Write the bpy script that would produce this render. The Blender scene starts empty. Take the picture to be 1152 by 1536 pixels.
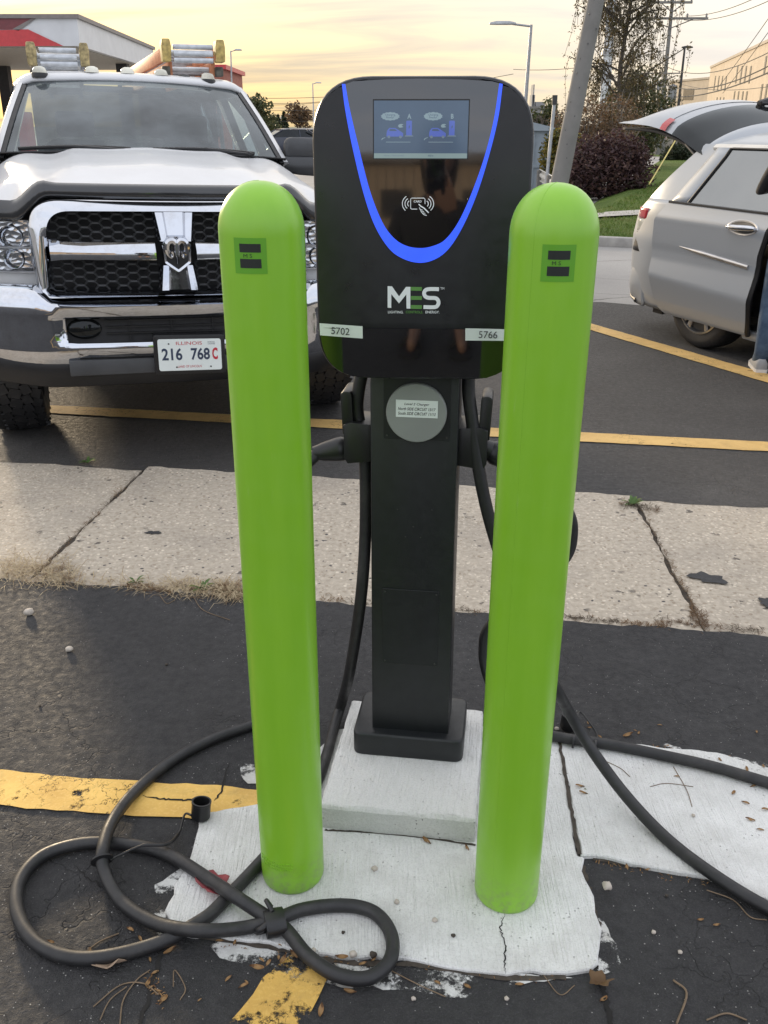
import bpy, bmesh, math, random
import numpy as np
from mathutils import Vector, Matrix
R = math.radians
rnd = random.Random(7)
scene = bpy.context.scene
C = scene.collection

# ------------------------------------------------------------------ camera
CAM_H, FOC, PITCH = 1.6, 1384.0, R(22.7)          # eye height (m), focal length in photo pixels, downward tilt
cam = bpy.data.cameras.new('camera'); camo = bpy.data.objects.new('camera', cam); C.objects.link(camo)
camo.location = (0, 0, CAM_H); camo.rotation_euler = (R(90) - PITCH, 0, 0)
cam.sensor_fit = 'VERTICAL'; cam.sensor_height = 36; cam.sensor_width = 27
cam.lens = FOC / 1536 * 36; cam.clip_start = 0.01; cam.clip_end = 4000
scene.camera = camo

# ------------------------------------------------------------------ sky, sun, exposure
SUN_AZ, SUN_EL = R(-27), R(9.5)                     # azimuth from +Y (negative = left), elevation
sun_dir = Vector((math.sin(SUN_AZ)*math.cos(SUN_EL), math.cos(SUN_AZ)*math.cos(SUN_EL), math.sin(SUN_EL)))
world = bpy.data.worlds.new('World'); scene.world = world; world.use_nodes = True
def build_world():
    nt = world.node_tree; N = nt.nodes; L = nt.links; N.clear()
    out = N.new('ShaderNodeOutputWorld'); bg = N.new('ShaderNodeBackground'); bg.inputs[1].default_value = 0.1
    L.new(bg.outputs[0], out.inputs[0])
    sky = N.new('ShaderNodeTexSky'); sky.sky_type = 'NISHITA'; sky.sun_disc = False
    sky.sun_elevation = SUN_EL; sky.sun_rotation = SUN_AZ; sky.dust_density = 3.0; sky.air_density = 1.2
    tc = N.new('ShaderNodeTexCoord')
    def vm(op, a, b):
        n = N.new('ShaderNodeVectorMath'); n.operation = op; L.new(a, n.inputs[0])
        if isinstance(b, tuple): n.inputs[1].default_value = b
        else: L.new(b, n.inputs[1])
        return n
    def m(op, a, b=None, clamp=False):
        n = N.new('ShaderNodeMath'); n.operation = op; n.use_clamp = clamp
        for i, v in enumerate((a, b)):
            if v is None: continue
            if isinstance(v, (int, float)): n.inputs[i].default_value = v
            else: L.new(v, n.inputs[i])
        return n.outputs[0]
    d = tc.outputs['Generated']
    sep = N.new('ShaderNodeSeparateXYZ'); L.new(d, sep.inputs[0])
    zc = m('MAXIMUM', sep.outputs[2], 0.0)
    den = m('ADD', zc, 0.10)
    pj = N.new('ShaderNodeCombineXYZ'); L.new(m('DIVIDE', sep.outputs[0], den), pj.inputs[0]); L.new(m('DIVIDE', sep.outputs[1], den), pj.inputs[1])
    nz = N.new('ShaderNodeTexNoise'); nz.inputs['Scale'].default_value = 0.7; nz.inputs['Detail'].default_value = 8; nz.inputs['Roughness'].default_value = 0.55
    nz.inputs['Distortion'].default_value = 0.6
    mp = N.new('ShaderNodeMapping'); mp.inputs['Scale'].default_value = (0.75, 1.7, 1); mp.inputs['Location'].default_value = (3.1, 1.4, 0)
    L.new(pj.outputs[0], mp.inputs[0]); L.new(mp.outputs[0], nz.inputs['Vector'])
    cov = N.new('ShaderNodeMapRange'); cov.inputs[1].default_value = 0.36; cov.inputs[2].default_value = 0.62
    cov.inputs[3].default_value = 0.86; cov.inputs[4].default_value = 0.98; cov.interpolation_type = 'SMOOTHSTEP'
    L.new(nz.outputs[0], cov.inputs[0])
    # cloud light: warm towards the low sun, grey-white away from it and overhead
    dt = vm('DOT_PRODUCT', d, tuple(sun_dir)).outputs['Value']
    near = m('POWER', m('MAXIMUM', m('MULTIPLY', m('ADD', dt, 1.0), 0.5), 0.0), 3.6)
    low = m('POWER', m('SUBTRACT', 1.0, zc), 3.2)
    warm = m('MULTIPLY', m('MULTIPLY', near, low), 1.14, True)
    def rgb(c):
        n = N.new('ShaderNodeRGB'); n.outputs[0].default_value = (*c, 1); return n.outputs[0]
    def mix(f, a, b):
        n = N.new('ShaderNodeMix'); n.data_type = 'RGBA'; L.new(f, n.inputs[0]); L.new(a, n.inputs[6]); L.new(b, n.inputs[7]); return n.outputs[2]
    side = m('MULTIPLY', m('ADD', dt, 1.0), 0.5, True)
    cc = mix(warm, mix(side, rgb((6.0, 6.6, 7.9)), rgb((8.7, 8.5, 8.5))), rgb((5.0, 3.8, 1.85)))
    # thicker cloud is greyer
    thick = N.new('ShaderNodeMapRange'); thick.inputs[1].default_value = 0.42; thick.inputs[2].default_value = 0.66; thick.inputs[3].default_value = 0.0; thick.inputs[4].default_value = 0.9
    L.new(nz.outputs[0], thick.inputs[0])
    cc = mix(thick.outputs[0], cc, mix(warm, rgb((7.0, 7.0, 7.3)), rgb((3.2, 2.6, 1.7))))
    fin = mix(cov.outputs[0], sky.outputs[0], cc)
    L.new(fin, bg.inputs[0])
build_world()
sun = bpy.data.lights.new('sun', 'SUN'); sun.energy = 2.0; sun.angle = R(5); sun.color = (1.0, 0.80, 0.55)
suno = bpy.data.objects.new('sun', sun); C.objects.link(suno)
suno.rotation_euler = (-sun_dir).to_track_quat('-Z', 'Y').to_euler(); suno.location = sun_dir * 60
vs = scene.view_settings
vs.view_transform = 'Standard'; vs.look = 'None'; vs.exposure = 0.90; vs.gamma = 1.0; vs.use_curve_mapping = False
scene.render.engine = 'CYCLES'
scene.cycles.max_bounces = 8; scene.cycles.transparent_max_bounces = 16

# ------------------------------------------------------------------ photo pixel -> place
_c, _s = math.cos(PITCH), math.sin(PITCH)
def ray(u, v):
    a = (u - 576) / FOC; b = (768 - v) / FOC
    return Vector((a, _c + b*_s, -_s + b*_c))
def gp(u, v, z=0.0):                                  # point of the horizontal plane z seen at photo pixel (u, v)
    r = ray(u, v); t = (z - CAM_H) / r.z
    return Vector((r.x*t, r.y*t, z))
def yp(u, v, Y):                                      # point at depth Y
    r = ray(u, v); t = Y / r.y
    return Vector((r.x*t, Y, CAM_H + r.z*t))
class Frame:                                          # local frame of a thing: X right, Y back, Z up
    def __init__(s, x, y, yaw): s.o = Vector((x, y, 0)); s.yaw = yaw; s.M = Matrix.Translation(s.o) @ Matrix.Rotation(yaw, 4, 'Z'); s.I = s.M.inverted()
    def hit(s, u, v, y=0.0, slope=0.0, z0=0.0):       # pixel -> local point on the plane  Y = y + slope*(Z-z0)
        o = s.I @ Vector((0, 0, CAM_H)); r = s.I.to_3x3() @ ray(u, v)
        t = (y + slope*(o.z - z0) - o.y) / (r.y - slope*r.z)
        return o + r*t
    def w(s, p): return s.M @ Vector(p)

# ------------------------------------------------------------------ mesh helpers
class MB:
    def __init__(s): s.v = []; s.f = []; s.m = []; s.cur = 0
    def add(s, vs_, fs, mi=None):
        b = len(s.v); s.v += [tuple(p) for p in vs_]
        for f in fs: s.f.append([i + b for i in f]); s.m.append(s.cur if mi is None else mi)
        return s
    def box(s, c, size, rot=None, mi=None):
        x, y, z = (q/2 for q in size); P = [Vector((a*x, b*y, d*z)) for d in (-1, 1) for b in (-1, 1) for a in (-1, 1)]
        if rot is not None: P = [rot @ p for p in P]
        c = Vector(c)
        return s.add([c + p for p in P], [(0,2,3,1), (4,5,7,6), (0,1,5,4), (2,6,7,3), (0,4,6,2), (1,3,7,5)], mi)
    def bb(s, a, b, mi=None):                         # box from min to max corner
        return s.box([(p+q)/2 for p, q in zip(a, b)], [abs(q-p) for p, q in zip(a, b)], None, mi)
    def grid(s, rows, cu=False, cv=False, mi=None):   # rows of points; cu closes along a row, cv closes the rows
        n = len(rows[0]); b = [p for r in rows for p in r]; F = []
        for i in range(len(rows) - (0 if cv else 1)):
            i2 = (i + 1) % len(rows)
            for j in range(n - (0 if cu else 1)):
                j2 = (j + 1) % n; F.append((i*n+j, i*n+j2, i2*n+j2, i2*n+j))
        return s.add(b, F, mi)
    def loft(s, rows, mi=None, cap=True):             # closed sections, capped ends
        n = len(rows[0]); k = len(s.v); s.grid(rows, cu=True, mi=mi)
        if cap:
            s.f.append([k + j for j in range(n)][::-1]); s.m.append(s.cur if mi is None else mi)
            e = k + (len(rows)-1)*n; s.f.append([e + j for j in range(n)]); s.m.append(s.cur if mi is None else mi)
        return s
    def tube(s, pts, r, seg=8, cap=True, closed=False, mi=None):
        pts = [Vector(p) for p in pts]; n = len(pts); rows = []; up = None
        for i, p in enumerate(pts):
            if closed: t = pts[(i+1) % n] - pts[i-1]
            else: t = pts[min(i+1, n-1)] - pts[max(i-1, 0)]
            if t.length < 1e-9: t = Vector((0, 0, 1))
            t.normalize()
            if up is None: up = Vector((0, 0, 1)) if abs(t.z) < .9 else Vector((1, 0, 0))
            a = up - t*up.dot(t)
            if a.length < 1e-6: a = t.orthogonal()
            a.normalize(); b = t.cross(a); up = a
            rr = r[i] if isinstance(r, (list, tuple)) else r
            rows.append([p + (a*math.cos(q) + b*math.sin(q))*rr for q in (2*math.pi*k/seg for k in range(seg))])
        if closed: return s.grid(rows, cu=True, cv=True, mi=mi)
        return s.loft(rows, mi, cap)
    def cyl(s, a, b, r, r2=None, seg=16, mi=None): return s.tube([a, b], [r, r if r2 is None else r2], seg, mi=mi)
    def lathe(s, prof, seg=24, M=None, mi=None, cap=True):       # prof = (radius, height) about Z
        rows = []
        for (r, z) in prof:
            row = [Vector((r*math.cos(q), r*math.sin(q), z)) for q in (2*math.pi*k/seg for k in range(seg))]
            rows.append([M @ p for p in row] if M else row)
        return s.loft(rows, mi, cap)
    def prism(s, poly, ext, M=None, mi=None):          # 2D polygon (x,y) extruded along z from ext[0] to ext[1]
        rows = [[Vector((p[0], p[1], e)) for p in poly] for e in ext]
        if M: rows = [[M @ p for p in r] for r in rows]
        return s.loft(rows, mi)
    def ball(s, c, r, seg=12, rings=7, mi=None):
        c = Vector(c); r = r if isinstance(r, (tuple, list)) else (r, r, r)
        rows = [[c + Vector((r[0]*math.sin(t)*math.cos(q), r[1]*math.sin(t)*math.sin(q), r[2]*math.cos(t))) for q in (2*math.pi*k/seg for k in range(seg))]
                for t in (math.pi*(i+.02)/(rings+.04) for i in range(rings+1))]
        return s.loft(rows, mi)
    def xf(s, fn): s.v = [tuple(fn(Vector(p))) for p in s.v]; return s
    def build(s, name, mat, parent=None, smooth=40, bevel=0, segs=2, norm=True, solid=0):
        me = bpy.data.meshes.new(name); me.from_pydata(s.v, [], s.f)
        mats = mat if isinstance(mat, (list, tuple)) else [mat]
        for q in mats: me.materials.append(M_[q] if isinstance(q, str) else q)
        if len(mats) > 1: me.polygons.foreach_set('material_index', s.m)
        if norm or bevel:
            bm = bmesh.new(); bm.from_mesh(me)
            if norm: bmesh.ops.recalc_face_normals(bm, faces=bm.faces)
            if bevel:
                es = [e for e in bm.edges if len(e.link_faces) == 2 and e.calc_face_angle(0) > R(35)]
                bmesh.ops.bevel(bm, geom=es, offset=bevel, segments=segs, affect='EDGES', profile=.5, clamp_overlap=True)
            bm.to_mesh(me); bm.free()
        if smooth:
            me.polygons.foreach_set('use_smooth', [True]*len(me.polygons)); me.set_sharp_from_angle(angle=R(smooth))
        me.update()
        o = bpy.data.objects.new(name, me); C.objects.link(o)
        if parent: o.parent = parent
        if solid:
            md = o.modifiers.new('thick', 'SOLIDIFY'); md.thickness = solid; md.offset = -1
        return o
def tag(o, label=None, cat=None, group=None, kind=None):
    if label: o['label'] = label
    if cat: o['category'] = cat
    if group: o['group'] = group
    if kind: o['kind'] = kind
    return o
def thing(name, label, cat, loc=(0, 0, 0), rz=0, group=None):
    o = bpy.data.objects.new(name, None); C.objects.link(o); o.empty_display_size = .2
    o.location = loc; o.rotation_euler = (0, 0, rz)
    return tag(o, label, cat, group)
def copy_tree(o, parent=None):
    c = o.copy(); C.objects.link(c); c.parent = parent
    for ch in [q for q in C.objects if q.parent == o]: copy_tree(ch, c)
    return c
def spline(P, n=10, closed=False):                    # Catmull-Rom through P
    P = [Vector(p) for p in P]; out = []; k = len(P)
    for i in range(k if closed else k-1):
        p0 = P[(i-1) % k] if closed or i > 0 else P[0]*2 - P[1]
        p1 = P[i]; p2 = P[(i+1) % k]; p3 = P[(i+2) % k] if closed or i+2 < k else P[-1]*2 - P[-2]
        for j in range(n):
            t = j/n
            out.append(.5*((2*p1) + (p2-p0)*t + (2*p0-5*p1+4*p2-p3)*t*t + (3*p1-p0-3*p2+p3)*t**3))
    if not closed: out.append(P[-1])
    return out
def rpoly(P, rad, n=6):                               # polygon with rounded corners
    out = []; k = len(P); P = [Vector((p[0], p[1])) for p in P]
    for i in range(k):
        a, p, b = P[i-1], P[i], P[(i+1) % k]; r = rad[i] if isinstance(rad, (list, tuple)) else rad
        d1 = (a-p).normalized(); d2 = (b-p).normalized(); ang = d1.angle(d2)
        l = min(r/math.tan(ang/2), .49*(a-p).length, .49*(b-p).length)
        q1 = p + d1*l; q2 = p + d2*l
        for j in range(n+1):
            t = j/n; out.append(q1*(1-t)**2 + p*2*t*(1-t) + q2*t*t)
    return out
def lerp(a, b, t): return a + (b-a)*t
def interp(x, xs, ys):
    return float(np.interp(x, xs, ys))
def sstep(a, b, x):
    t = max(0, min(1, (x-a)/(b-a))); return t*t*(3-2*t)
FRONT = Matrix(((1,0,0,0), (0,0,-1,0), (0,1,0,0), (0,0,0,1)))      # text plane -> upright, facing -Y
def txt(body, size, mat, parent, M, name='lettering', width=None, shear=0, align='CENTER', height=None, weight=0.0, spacing=1.0):
    cu = bpy.data.curves.new('t', 'FONT'); cu.body = body; cu.size = size; cu.align_x = align; cu.align_y = 'CENTER'; cu.shear = shear; cu.resolution_u = 3
    cu.offset = weight; cu.space_character = spacing
    t = bpy.data.objects.new('t', cu); C.objects.link(t)
    dg = bpy.context.evaluated_depsgraph_get(); me = bpy.data.meshes.new_from_object(t.evaluated_get(dg))
    bpy.data.objects.remove(t); bpy.data.curves.remove(cu)
    xs = [v.co.x for v in me.vertices]; ys = [v.co.y for v in me.vertices]
    sx = width/(max(xs)-min(xs)) if width else 1; sy = height/(max(ys)-min(ys)) if height else 1
    cy = (max(ys)+min(ys))/2; cx = (max(xs)+min(xs))/2 if align == 'CENTER' else min(xs)
    for v in me.vertices: v.co = M @ Vector(((v.co.x-cx)*sx, (v.co.y-cy)*sy, 0))
    me.materials.clear(); me.materials.append(M_[mat]); me.name = name
    o = bpy.data.objects.new(name, me); C.objects.link(o); o.parent = parent
    return o
# ------------------------------------------------------------------ materials (all procedural)
M_ = {}
class NB:                                             # small node builder
    def __init__(s, name):
        s.mat = bpy.data.materials.new(name); s.mat.use_nodes = True; s.nt = s.mat.node_tree; s.N = s.nt.nodes; s.L = s.nt.links
        s.b = s.N['Principled BSDF']; s.out = s.N['Material Output']; s.tc = s.N.new('ShaderNodeTexCoord'); M_[name] = s.mat
    def set(s, sock, v):
        if isinstance(v, (int, float)): sock.default_value = v
        elif isinstance(v, (tuple, list)): sock.default_value = (*v, 1) if len(v) == 3 and sock.type == 'RGBA' else v
        else: s.L.new(v, sock)
    def p(s, **k):
        for q, v in k.items(): s.set(s.b.inputs[q.replace('_', ' ')], v)
        return s
    def co(s, scale=(1,1,1), kind='Object', rot=(0,0,0), loc=(0,0,0)):
        n = s.N.new('ShaderNodeMapping'); n.inputs['Scale'].default_value = scale; n.inputs['Rotation'].default_value = rot; n.inputs['Location'].default_value = loc
        s.L.new(s.tc.outputs[kind], n.inputs[0]); return n.outputs[0]
    def noise(s, scale, detail=4, rough=.55, vec=None, dist=0, col=False):
        n = s.N.new('ShaderNodeTexNoise'); n.inputs['Scale'].default_value = scale; n.inputs['Detail'].default_value = detail; n.inputs['Roughness'].default_value = rough; n.inputs['Distortion'].default_value = dist
        s.L.new(vec if vec is not None else s.tc.outputs['Object'], n.inputs['Vector']); return n.outputs[1 if col else 0]
    def voro(s, scale, feature='F1', vec=None, out='Distance', rand=1):
        n = s.N.new('ShaderNodeTexVoronoi'); n.feature = feature; n.inputs['Scale'].default_value = scale; n.inputs['Randomness'].default_value = rand
        s.L.new(vec if vec is not None else s.tc.outputs['Object'], n.inputs['Vector']); return n.outputs[out]
    def rng(s, v, a, b, c=0, d=1, smooth=False):
        n = s.N.new('ShaderNodeMapRange'); s.L.new(v, n.inputs[0])
        for i, q in enumerate((a, b, c, d)): n.inputs[i+1].default_value = q
        if smooth: n.interpolation_type = 'SMOOTHSTEP'
        return n.outputs[0]
    def math(s, op, a, b=0.0):
        n = s.N.new('ShaderNodeMath'); n.operation = op; s.set(n.inputs[0], a); s.set(n.inputs[1], b); return n.outputs[0]
    def mix(s, f, a, b, mode='MIX'):
        n = s.N.new('ShaderNodeMix'); n.data_type = 'RGBA'; n.blend_type = mode
        s.set(n.inputs[0], f); s.set(n.inputs[6], a); s.set(n.inputs[7], b); return n.outputs[2]
    def bump(s, h, strength=.3, dist=.01, prev=None):
        n = s.N.new('ShaderNodeBump'); n.inputs['Strength'].default_value = strength; n.inputs['Distance'].default_value = dist
        s.L.new(h, n.inputs['Height'])
        if prev is not None: s.L.new(prev, n.inputs['Normal'])
        s.L.new(n.outputs[0], s.b.inputs['Normal']); return n.outputs[0]
    def alpha(s, f): s.set(s.b.inputs['Alpha'], f); return s
def simple(name, col, rough=.5, metal=0, var=.12, scale=8, bump=0, bscale=200, coat=0, spec=.5, emit=None, estr=0, rvar=.06):
    n = NB(name)
    f = n.rng(n.noise(scale, 5), .3, .7, 0, 1)
    n.p(Base_Color=n.mix(f, tuple(c*(1-var) for c in col), tuple(min(1, c*(1+var)) for c in col)), Metallic=metal, Specular_IOR_Level=spec)
    n.p(Roughness=n.rng(n.noise(scale*3, 3), .3, .7, max(0, rough-rvar), rough+rvar))
    if coat: n.p(Coat_Weight=coat, Coat_Roughness=.04)
    if bump: n.bump(n.noise(bscale, 3), bump, .002)
    if emit: n.p(Emission_Color=emit, Emission_Strength=estr)
    return n.mat

def mk_asphalt(name, lo, hi, speck=.5, bumpd=.004, worn=None):
    n = NB(name)
    big = n.rng(n.noise(.55, 5, .6), .34, .68)
    base = n.mix(big, lo, hi)
    mid = n.rng(n.noise(14, 6, .7), .3, .75)
    base = n.mix(n.math('MULTIPLY', mid, .6), base, tuple(c*1.7 for c in hi))
    base = n.mix(n.math('MULTIPLY', n.rng(n.noise(1.1, 6, .7, n.co(loc=(5,2,0))), .5, .75), n.rng(n.noise(75, 4, .75), .40, .70)), base, tuple(c*2.9 for c in hi))
    grit = n.noise(330, 2, .6)
    base = n.mix(n.rng(grit, .50, .72, 0, .7), base, tuple(c*2.4 for c in hi))
    # bare stone specks in drifts
    vd = n.voro(165); vc = n.voro(165, out='Color')
    sep = n.N.new('ShaderNodeSeparateColor'); n.L.new(vc, sep.inputs[0])
    drift = n.math('ADD', n.math('MULTIPLY', n.rng(n.noise(1.9, 6, .7), .46, .70), 1.0), .05)
    thr = n.math('MULTIPLY', n.math('LESS_THAN', sep.outputs[0], n.math('MULTIPLY', drift, .42*speck)), n.math('LESS_THAN', vd, n.rng(sep.outputs[1], 0, 1, .05, .27)))
    base = n.mix(thr, base, n.mix(sep.outputs[2], (.11,.105,.10), (.40,.39,.37)))
    # pale scuffs
    sc = n.noise(1.0, 6, .7, n.co((3.2, 14, 1), rot=(0,0,.7)))
    base = n.mix(n.rng(sc, .67, .8, 0, .28), base, (.24,.24,.24))
    n.p(Base_Color=base, Roughness=n.rng(n.noise(40, 3), .3, .7, .62, .88), Specular_IOR_Level=.45)
    h = n.math('ADD', n.math('MULTIPLY', n.noise(150, 4, .7), .8), n.math('MULTIPLY', n.noise(22, 4, .7), 1.1))
    cr = n.voro(7, 'DISTANCE_TO_EDGE', n.mix(.22, n.co(), n.noise(6, 4, .6, col=True)))
    h = n.math('ADD', h, n.math('MULTIPLY', n.rng(cr, 0, .02, -1, 0), n.rng(n.noise(1.7, 3), .5, .62, 0, .9)))
    n.bump(h, .85, bumpd)
    return n.mat
mk_asphalt('asphalt', (.0125,.0125,.0135), (.026,.0255,.026), .85, .010)
mk_asphalt('asphalt_far', (.021,.020,.020), (.039,.037,.035), .7, .008)

def mk_pavement():
    n = NB('pavement')
    b = n.mix(n.rng(n.noise(.35, 5), .35, .65), (.26,.25,.235), (.36,.345,.32))
    b = n.mix(n.rng(n.noise(60, 3), .4, .7, 0, .35), b, (.17,.165,.16))
    cr = n.voro(.55, 'DISTANCE_TO_EDGE', n.mix(.12, n.co(), n.noise(1.7, 6, .6, col=True)))
    b = n.mix(n.rng(cr, 0, .006, .8, 0), b, (.06,.055,.05))
    n.p(Base_Color=b, Roughness=.85); n.bump(n.noise(90, 3), .3, .003)
mk_pavement()
def mk_aggregate():
    n = NB('aggregate')
    vec = n.mix(.02, n.co(), n.noise(30, 2, col=True))
    vd = n.voro(62, vec=vec); vc = n.voro(62, vec=vec, out='Color')
    sep = n.N.new('ShaderNodeSeparateColor'); n.L.new(vc, sep.inputs[0])
    stone = n.mix(sep.outputs[1], (.33,.27,.20), (.70,.62,.50))
    stone = n.mix(n.math('GREATER_THAN', sep.outputs[2], .955), stone, (.075,.07,.07))
    cement = n.mix(n.rng(n.noise(45, 5), .3, .7), (.35,.30,.235), (.52,.455,.365))
    m = n.math('MULTIPLY', n.rng(vd, .34, .46, 1, 0), n.math('GREATER_THAN', sep.outputs[0], .32))
    b = n.mix(m, cement, stone)
    b = n.mix(n.rng(n.noise(1.6, 5, .65), .5, .75, 0, .5), b, (.21,.185,.16))
    pit = n.rng(n.voro(13, vec=n.mix(.1, n.co(), n.noise(20, 3, col=True))), .12, .19, 1, 0)
    pit = n.math('MULTIPLY', pit, n.rng(n.noise(7, 3), .48, .6))
    b = n.mix(n.math('MULTIPLY', pit, .85), b, (.085,.075,.065))
    n.p(Base_Color=b, Roughness=.9)
    h = n.math('ADD', n.math('MULTIPLY', m, n.rng(vd, 0, .4, 1, .2)), n.math('MULTIPLY', n.noise(120, 4, .7), .8))
    h = n.math('SUBTRACT', h, n.math('MULTIPLY', pit, 1.6))
    n.bump(h, .9, .005)
mk_aggregate()
def mk_concrete(name, lo, hi, broom, pits=.5, rot=R(-8), stain=.3):
    n = NB(name)
    b = n.mix(n.rng(n.noise(6, 6, .65), .3, .7), lo, hi)
    b = n.mix(n.rng(n.noise(260, 2), .48, .72, 0, .35), b, tuple(c*.62 for c in lo))
    b = n.mix(n.rng(n.noise(3.1, 7, .75), .47, .74, 0, stain), b, (.37,.35,.31)); b = n.mix(n.rng(n.noise(1, 6, .7, n.co((9, 2.2, 1), rot=(0,0,.9))), .6, .78, 0, stain*.8), b, (.30,.29,.27))
    pit = n.rng(n.voro(75), .10, .17, 1, 0); pit = n.math('MULTIPLY', pit, n.rng(n.noise(12, 4), .5, .6))
    b = n.mix(n.math('MULTIPLY', pit, pits), b, (.17,.16,.15))
    n.p(Base_Color=b, Roughness=.88, Specular_IOR_Level=.3)
    h = n.math('SUBTRACT', n.math('MULTIPLY', n.noise(110, 5, .7), .9), n.math('MULTIPLY', pit, .8))
    if broom:
        st = n.noise(1, 3, .6, n.co((190, 7, 7), rot=(0, 0, rot)), .2)
        h = n.math('ADD', h, n.math('MULTIPLY', st, 1.5))
    n.bump(h, .9, .005)
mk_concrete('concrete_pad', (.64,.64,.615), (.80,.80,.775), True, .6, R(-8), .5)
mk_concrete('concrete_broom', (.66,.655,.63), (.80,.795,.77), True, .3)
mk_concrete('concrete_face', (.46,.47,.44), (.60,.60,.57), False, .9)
def mk_paint(name, col, lo, hi, chip):
    n = NB(name)
    b = n.mix(n.rng(n.noise(9, 5), .3, .7), lo, col); b = n.mix(n.rng(n.noise(120, 3), .5, .75, 0, .5), b, hi)
    n.p(Base_Color=b, Roughness=.75)
    cr = n.voro(17, 'DISTANCE_TO_EDGE', n.mix(.12, n.co(), n.noise(14, 5, .6, col=True)))
    crk = n.math('MULTIPLY', n.rng(cr, .006, .02, 1, 0), n.rng(n.noise(3.2, 3), .52, .58))
    b = n.mix(n.rng(n.noise(5, 7, .75), .5, .75, 0, .45), b, (.20,.15,.07)); n.p(Base_Color=b)
    wear = n.rng(n.math('ADD', n.math('MULTIPLY', n.noise(11, 8, .75), .75), n.math('MULTIPLY', n.noise(2.2, 3), .25)), chip, chip+.05, 0, 1)
    n.alpha(n.math('SUBTRACT', n.math('SUBTRACT', 1.0, wear), n.math('MINIMUM', n.math('MULTIPLY', crk, .85), n.math('SUBTRACT', 1.0, wear))))
    n.bump(n.noise(160, 4, .7), .5, .003)
mk_paint('yellow_old', (.78,.50,.13), (.60,.36,.085), (.84,.58,.20), .572)
mk_paint('yellow_worn', (.66,.41,.09), (.50,.30,.07), (.74,.50,.15), .475)
mk_paint('yellow_line', (.66,.43,.15), (.54,.34,.11), (.72,.5,.2), .605)
mk_paint('white_spatter', (.62,.62,.60), (.45,.45,.43), (.7,.7,.68), .46)

def mk_green():
    n = NB('green_plastic')
    b = n.mix(n.rng(n.noise(1, 5, .6, n.co((14, 14, 1.2))), .32, .7), (.215,.475,.022), (.25,.515,.032))
    sc = n.math('MULTIPLY', n.rng(n.noise(1, 6, .75, n.co((70, 70, 9))), .62, .72), n.rng(n.noise(3.5, 3), .52, .66, 0, .5))     # dry rub marks
    b = n.mix(sc, b, (.34,.52,.17))
    sx = n.N.new('ShaderNodeSeparateXYZ'); n.L.new(n.tc.outputs['Object'], sx.inputs[0])
    foot = n.math('MULTIPLY', n.rng(n.math('ADD', sx.outputs[2], n.math('MULTIPLY', n.noise(18, 5, .7), .10)), .05, .16, 1, 0), n.rng(n.noise(60, 4, .7), .42, .7, 0, .65))   # splashed grit
    b = n.mix(foot, b, (.20,.19,.13))
    n.p(Base_Color=b, Roughness=n.rng(n.math('ADD', n.noise(25, 4), n.math('MULTIPLY', sc, .6)), .3, .9, .28, .55), Specular_IOR_Level=.5, Coat_Weight=.15, Coat_Roughness=.2)
    n.bump(n.noise(1, 3, .5, n.co((26, 26, 3))), .10, .002)
mk_green()
simple('green_dark', (.115,.35,.018), .4, var=.06)
simple('sticker_dark', (.012,.016,.012), .45)
simple('powder_black', (.011,.0125,.014), .42, var=.2, scale=30, bump=.12, bscale=900)
simple('head_black', (.011,.012,.014), .33, var=.15, scale=12, bump=.03, bscale=700)
simple('gloss_black', (.006,.006,.007), .035, var=.1, rvar=.015, spec=1.0, coat=.8)
def mk_rubber():
    n = NB('rubber'); f = n.rng(n.noise(9, 7, .75), .5, .78, 0, .6)
    n.p(Base_Color=n.mix(f, (.016,.016,.017), (.062,.058,.053)), Roughness=n.rng(n.noise(40, 4), .3, .7, .40, .62)); n.bump(n.noise(240, 4), .14, .002)
mk_rubber()
simple('plastic_black', (.011,.011,.012), .40, var=.2, bump=.06, bscale=500)
simple('plastic_grey', (.052,.054,.057), .55, var=.15, bump=.05, bscale=500)
simple('disc_grey', (.25,.262,.25), .48, var=.06, bump=.05, bscale=800)
simple('label_white', (.72,.77,.74), .45, var=.03)
simple('ink_black', (.01,.01,.012), .6)
simple('ink_white', (.78,.80,.82), .5, var=.03)
simple('ink_green', (.10,.26,.055), .5, var=.03)
simple('ink_red', (.50,.03,.05), .5)
simple('ink_navy', (.03,.045,.085), .5)
def mk_emit(name, col, st, rough=.25):
    n = NB(name); n.p(Base_Color=tuple(c*.25 for c in col), Roughness=rough, Emission_Color=n.mix(n.rng(n.noise(30, 2), .3, .7), tuple(c*.93 for c in col), col), Emission_Strength=st)
mk_emit('strip_blue', (.035,.105,1.0), .62)
mk_emit('screen_bg', (.062,.095,.145), .52, .08)
mk_emit('screen_bar', (.17,.23,.235), .6, .08)
mk_emit('screen_pale', (.17,.235,.27), .6, .08)
mk_emit('screen_blue', (.065,.10,.33), .65, .08)
mk_emit('screen_dim', (.11,.15,.20), .6, .08)
def mk_chrome():
    n = NB('chrome'); sm = n.rng(n.noise(14, 6, .7), .45, .8)
    n.p(Base_Color=n.mix(sm, (.60,.62,.66), (.50,.50,.51)), Metallic=1, Roughness=n.rng(n.noise(60, 5, .7), .4, .8, .03, .12))
    n.bump(n.noise(5, 2), .02, .01)
mk_chrome()
simple('alloy', (.50,.50,.51), .38, 1, .1); simple('aluminium', (.52,.54,.56), .42, 1, .2, 20); simple('steel_dark', (.09,.09,.09), .5, .8)
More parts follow.
